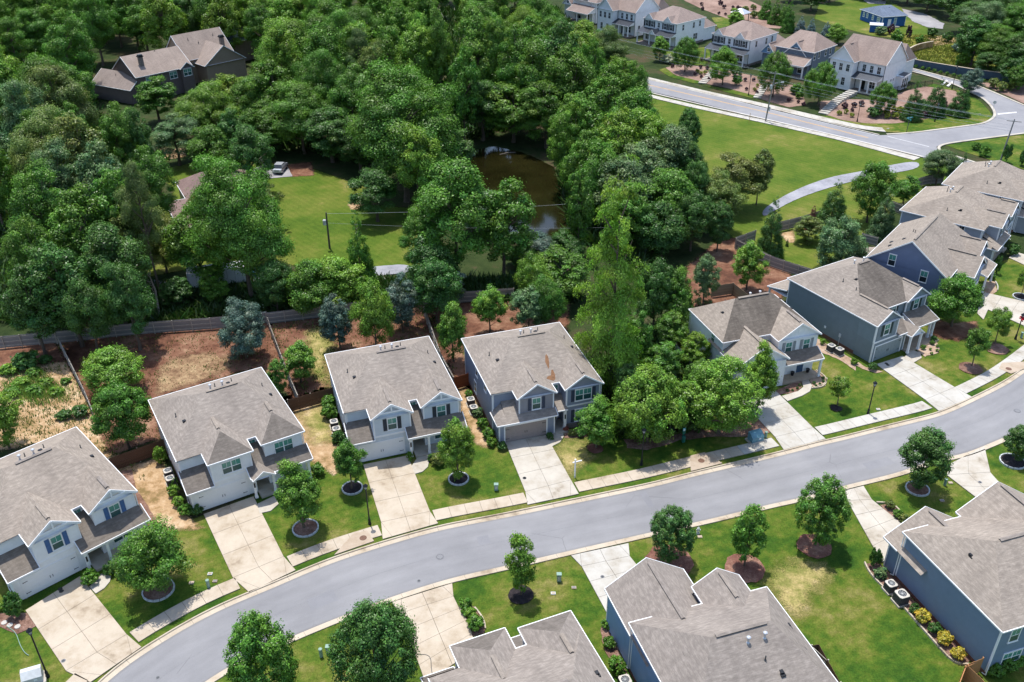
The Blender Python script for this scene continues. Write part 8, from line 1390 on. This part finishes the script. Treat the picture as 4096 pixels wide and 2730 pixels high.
def crown(kind,H,Rr,n,size,seed):
    """leaf clusters through the crown volume; returns leaves and limb targets"""
    g=np.random.default_rng(seed); K={'oak':135,'maple':150,'tuft':270,'oval':130,'young':45,'shrubtree':130,'cone':190,'bigcone':150,'tulip':130,'pine':60,'ball':60,'loose':60}[kind]
    base={'oak':.12,'maple':.07,'tuft':.06,'oval':.10,'young':.28,'shrubtree':.0,'cone':.0,'bigcone':.06,'tulip':.15,'pine':.40,'ball':.0,'loose':.0}[kind]
    d=unit(g.normal(size=(K*4,3))); t=g.random(K*4)
    if kind in('oak','maple','oval','shrubtree','young','tulip','ball','loose','tuft'):
        d=d[(d[:,2]>-.55)|(g.random(K*4)<.35)][:K]; K=len(d)
        lob=np.ones(K)
        if kind in('oak','shrubtree','loose','tulip','maple'):
            L=unit(g.normal(size=(7,3))); lob=.74+.34*np.max(np.clip(d@L.T,0,1)**5,axis=1)
        rad=np.where(g.random(K)<(.64 if kind in('maple','tuft','oval','young') else .74),g.uniform(.80,1.,K),g.uniform(.25,.8,K))*lob
        zc=(base+1)/2*H; hz=(1-base)/2*H
        prof=np.ones(K)
        if kind in('maple','oval','tulip','tuft'): prof=np.where(d[:,2]>0,1-.38*d[:,2]**2,1-.1*np.abs(d[:,2]))
        c=np.stack([d[:,0]*Rr*rad*prof,d[:,1]*Rr*rad*prof,zc+d[:,2]*hz*rad],1)
        cr={'oak':.19,'maple':.185,'tuft':.125,'oval':.215,'young':.27,'shrubtree':.18,'tulip':.17,'ball':.22,'loose':.22}[kind]*Rr*g.uniform(.5,1.5,K)
        flat=.72
    elif kind in('cone','bigcone'):
        z=1-np.sqrt(g.random(K)); z=z*(1-base)+base; rr=(1-(z-base)/(1-base))**(.8 if kind=='cone' else .72)*.97+.03
        a=g.random(K)*2*np.pi; q=np.where(g.random(K)<.8,g.uniform(.72,1,K),g.uniform(.2,.7,K))*(1+.18*np.sin(a*3+seed)) if kind=='bigcone' else np.where(g.random(K)<.85,g.uniform(.86,1.02,K),g.uniform(.3,.8,K))
        c=np.stack([np.cos(a)*Rr*rr*q*.88,np.sin(a)*Rr*rr*q*.88,z*H],1); cr=(.08+.125*rr)*Rr*(1.2 if kind=='cone' else 1.15)*g.uniform(.8,1.2,K); flat=.8 if kind=='cone' else .55
        if kind=='bigcone': c[:,2]-=q*rr*Rr*.18
    else:
        z=base+(1-base)*g.random(K)**.75; rr=np.sin(np.clip((z-base)/(1-base),0,1)*np.pi*.8+.5)
        a=g.random(K)*2*np.pi; q=g.uniform(.25,1,K); c=np.stack([np.cos(a)*Rr*rr*q,np.sin(a)*Rr*rr*q,z*H],1); cr=Rr*.24*g.uniform(.7,1.2,K); flat=.6
    w=cr**2; w=w/w.sum(); idx=g.choice(K,n,p=w)
    o=unit(g.normal(size=(n,3))); rad=g.random(n)**.36*np.where(g.random(n)<.22,g.uniform(1.0,1.65,n),1.0)
    up=kind in('tuft',)
    p=c[idx]+o*(cr[idx]*rad)[:,None]*np.array([1,1,flat if not up else 1.25])
    if kind=='bigcone':   # feathery branches reaching out from the trunk
        zb=c[:,2][idx]+0; ln=((np.hypot(c[:,0],c[:,1])+.12*Rr)*g.uniform(.62,1.12,K))[idx]; aa=np.arctan2(c[:,1],c[:,0])[idx]; tt=np.sqrt(g.random(n))*.95+.05
        wd=.15*ln*(1.15-tt)+.16; r_=ln*tt; side=g.normal(0,1,n)*wd
        p=np.stack([np.cos(aa)*r_-np.sin(aa)*side,np.sin(aa)*r_+np.cos(aa)*side,zb+.10*ln*tt-.24*ln*tt**2+g.normal(0,.13,n)*wd],1)
        o=unit(np.stack([np.cos(aa)*.4,np.sin(aa)*.4,np.full(n,.8)],1)+g.normal(size=(n,3))*.5)
    if kind in ('tuft','maple','young'): p[:,2]+=np.maximum(g.normal(0,.25,n),0)*cr[idx]
    if kind=='bigcone': p[:,2]-=np.abs(g.normal(0,.25,n))*cr[idx]
    axis=np.stack([p[:,0],p[:,1],np.maximum(p[:,2]-H*.35,0)*.5],1)
    nor=unit(o*.95+unit(axis)*.4+np.array([0,0,.4])+g.normal(size=(n,3))*.46)
    ct=g.normal(1,.14,K); hue=g.normal(0,.08,K)
    t=ct[idx]*np.exp(g.normal(0,.27,n)); t=np.clip(t,.4,2.0); h=hue[idx]+g.normal(0,.05,n)
    tint=np.stack([t*(1+h),t,t*(1-h*.5)],1)
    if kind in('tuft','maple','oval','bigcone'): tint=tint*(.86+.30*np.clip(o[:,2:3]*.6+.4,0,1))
    s=size*g.uniform(.65,1.3,n)
    kx=Rr/np.percentile(np.hypot(p[:,0],p[:,1]),98.5); kz=H/np.percentile(p[:,2],99.7)
    p=p*np.array([kx,kx,kz]); c=c*np.array([kx,kx,kz])
    p[:,2]=np.maximum(p[:,2],.02*H)
    return p,nor,s,tint,c,g
LEAFN={'tri':0}
PROTO={}
def proto(kind,cls,k):
    key=(kind,cls,k)
    if key in PROTO: return PROTO[key]
    H0,R0,n,size={'s':(5,1.4,8000,.165),'y':(7.6,2.2,22000,.185),'Y':(9.5,3.6,32000,.225),'w':(16,4.4,30000,.28),'b':(21,7.4,70000,.31)}[cls]
    if kind=='bigcone': n,size=64000,.33
    if kind=='oak': f_=(.82,1.0,1.25,.9,1.1)[k%5]; size*=f_; n=int(n/f_**1.6)
    if kind=='pine': size*=.8
    if kind in('cone','tuft'): size*=.85; n=int(n*1.15)
    p,nor,s,tint,c,g=crown(kind,H0,R0,n,size,hash_(key))
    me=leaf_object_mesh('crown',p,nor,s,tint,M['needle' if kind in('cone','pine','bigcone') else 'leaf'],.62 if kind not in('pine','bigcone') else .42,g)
    b=MB(); top=.86 if kind in('cone','bigcone','pine','tulip','oval') else .62; tr=.028*H0*(.7 if cls in 'sy' else .8)*.75
    pts=[(0,0,-.15)]+[(R.uniform(-.03,.03)*R0,R.uniform(-.03,.03)*R0,H0*top*q) for q in (.12,.35,.65,1)]
    mat=M['bark']; b.tube(pts,[tr*1.35,tr,tr*.8,tr*.5,tr*.15],mat,7)
    order_=np.argsort(c[:,2]); pick=order_[::max(1,len(order_)//18)]
    for i in pick:
        e=c[i]; z0=max(min(e[2]-np.hypot(e[0],e[1])*.75,H0*top*.95),H0*.12)
        m_=((e[0])*.5,(e[1])*.5,(z0+e[2])/2+ .0)
        b.tube([(0,0,z0),m_,tuple(e*np.array([.96,.96,1]))],[tr*.42,tr*.25,tr*.07],mat,4,False)
    PROTO[key]=(me,b.mesh('trunk'),H0,R0); return PROTO[key]
def hash_(key): return sum(ord(ch)*(i+3)*31 for i,ch in enumerate(str(key)))%100000
COLS={'mid':(.090,.200,.023),'lime':(.138,.258,.027),'dark':(.060,.142,.027),'grey':(.118,.200,.074),'blue':(.095,.150,.112),'yellow':(.150,.262,.028),'olive':(.150,.195,.044),'pinec':(.115,.180,.050),'red':(.17,.06,.05),'bright':(.160,.290,.040),'spruce':(.16,.23,.24),'gold':(.47,.38,.045),'gold2':(.26,.30,.035),'plum':(.085,.04,.055),'redd':(.28,.09,.06),'pale':(.40,.42,.28)}
KINDV={'oak':5,'maple':3,'tuft':3,'oval':2,'young':2,'shrubtree':3,'cone':2,'bigcone':1,'tulip':2,'pine':2}
tcount=0
def plant_tree(kind,loc,H,Rr,col,label,group=None,name=None):
    global tcount
    kind='tulip' if kind=='tuliptree' else kind
    cls='s' if Rr<1.6 else 'y' if Rr<2.75 else 'Y' if (Rr<4.4 and H<11.5) else 'w' if Rr<6.2 else 'b'
    if kind=='bigcone': cls='b'
    me,tk,H0,R0=proto(kind,cls,tcount%KINDV[kind] if cls!='b' or kind=='bigcone' else tcount%2); tcount+=1
    nm={'pine':'pine_tree','cone':'conical_tree','bigcone':'conifer_tree','tulip':'tall_tree','shrubtree':'bushy_tree','young':'sapling'}.get(kind,'leafy_tree')
    root=empty(nm,(loc[0],loc[1],-.05),R.uniform(0,360)); root.scale=(Rr/R0,Rr/R0,H/H0); tag(root,label,'tree',group)
    o=inst('crown',me,root); c=COLS[col]; k=R.uniform(.88,1.14); hsh=R.uniform(-.08,.08)
    o.color=(c[0]*k*(1+hsh),c[1]*k,c[2]*k,1); inst('trunk',tk,root)
    return root
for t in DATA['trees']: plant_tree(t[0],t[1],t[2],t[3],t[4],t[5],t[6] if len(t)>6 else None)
# shrubs
for kind,n,size in (('ball',2600,.21),('loose',2400,.26)):
    for k in range(3):
        p,nor,s,tint,c,g=crown(kind,1.75,1.0,n,size,77+k*13+len(kind)); PROTO[(kind,k)]=leaf_object_mesh('foliage',p,nor,s,tint,M['leaf'],.62,g)
for i,(p,r,asp,col,label,group) in enumerate(DATA['shrubs']):
    kind='ball' if ('ball' in label or 'round' in label or 'tiny' in label or 'clipped' in label or asp>1.3) else 'loose'
    o=bpy.data.objects.new('shrub',PROTO[(kind,i%3)]); o.location=(*p,-.06); r=max(r,.16); o.scale=(r*1.03,r*1.03,r*asp*1.0); o.rotation_euler=(0,0,R.uniform(0,6.3)); link(o)
    c=COLS[col]; k=R.uniform(.88,1.15); o.color=(c[0]*k,c[1]*k,c[2]*k,1); tag(o,label,'shrub',group)
# tall weeds in the left back yard, undergrowth below the woods, rough meadow tufts
def tufts(name,poly,n,h,w,col,label_seed,spread=.3,z=-.1,lean=.35):
    g=np.random.default_rng(label_seed); P=[V((*q,0)) for q in poly]; tri=mathutils.geometry.tessellate_polygon([P]); T=[[np.array(P[k][:2]) for k in t] for t in tri]
    A=np.array([abs(np.cross(t[1]-t[0],t[2]-t[0])) for t in T]); idx=g.choice(len(T),n,p=A/A.sum()); a,b_=g.random(n),g.random(n); f=a+b_>1; a[f],b_[f]=1-a[f],1-b_[f]
    T=np.array(T); xy=T[idx,0]+(T[idx,1]-T[idx,0])*a[:,None]+(T[idx,2]-T[idx,0])*b_[:,None]
    k=6; xy=np.repeat(xy,k,0)+g.normal(0,spread,(n*k,2)); hh=h*g.uniform(.4,1.2,n*k); ang=g.random(n*k)*6.28; nn=n*k
    d=np.stack([np.cos(ang),np.sin(ang),np.zeros(nn)],1)*w*.5; ld=np.stack([g.normal(0,lean,nn)*hh,g.normal(0,lean,nn)*hh,hh],1); b0=np.concatenate([xy,np.full((nn,1),z)],1)
    v=np.stack([b0-d,b0+d,b0+ld*.6+d*.8,b0+ld],1).reshape(-1,3)
    me=bpy.data.meshes.new(name); me.vertices.add(4*nn); me.vertices.foreach_set('co',v.astype(np.float32).ravel()); me.loops.add(4*nn); me.loops.foreach_set('vertex_index',np.arange(4*nn,dtype=np.int32)); me.polygons.add(nn)
    me.polygons.foreach_set('loop_start',np.arange(0,4*nn,4,dtype=np.int32)); me.polygons.foreach_set('loop_total',np.full(nn,4,dtype=np.int32))
    at=me.attributes.new('tint','FLOAT_COLOR','FACE'); c=np.ones((nn,4),np.float32); tt=g.uniform(.6,1.4,nn); c[:,:3]=tt[:,None]*np.stack([1+g.normal(0,.2,nn),np.ones(nn),np.ones(nn)],1); at.data.foreach_set('color',c.ravel())
    me.materials.append(M['leaf']); me.update(calc_edges=True); o=link(bpy.data.objects.new(name,me)); o.color=(*col,1); tag(o,kind='stuff'); return o
tufts('tall_weeds',DATA['weeds'],230,.95,.10,(.24,.35,.08),3,.45)
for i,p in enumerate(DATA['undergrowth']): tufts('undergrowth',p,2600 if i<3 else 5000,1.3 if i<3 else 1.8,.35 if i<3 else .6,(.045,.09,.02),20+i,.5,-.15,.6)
tufts('yard_weeds',DATA['patches'][4][2],420,.28,.12,(.13,.17,.04),31,.35); tufts('yard_weeds',DATA['patches'][6][2],420,.3,.12,(.12,.19,.04),32,.35); tufts('yard_weeds',DATA['patches'][3][2],500,.4,.12,(.15,.20,.05),33,.35)
for (x,y,h_,sd_,lb) in DATA['snags']:
    g=random.Random(sd_); b=MB(); b.tube([(0,0,-.2),(g.uniform(-.3,.3),g.uniform(-.3,.3),h_*.5),(g.uniform(-.8,.8),g.uniform(-.8,.8),h_)],[.2,.14,.03],M['palebark'],6)
    root=empty('dead_tree',(x,y,0)); tag(root,lb,'tree'); b.build('trunk',root); b=MB()
    for k in range(12):
        z=h_*g.uniform(.45,.95); a=g.uniform(0,6.28); l=h_*.28*(1.2-z/h_); e=V((math.cos(a)*l,math.sin(a)*l,z+l*.7)); b.tube([(0,0,z),e*.55+V((0,0,z*.42)),e],[.06,.04,.015],M['palebark'],4,False)
    b.build('limb',root)
for pt in DATA['patches']:
    if pt[1]=='meadow': tufts('meadow_grass',pt[2],2600,.45,.14,(.17,.18,.035),9,.4)
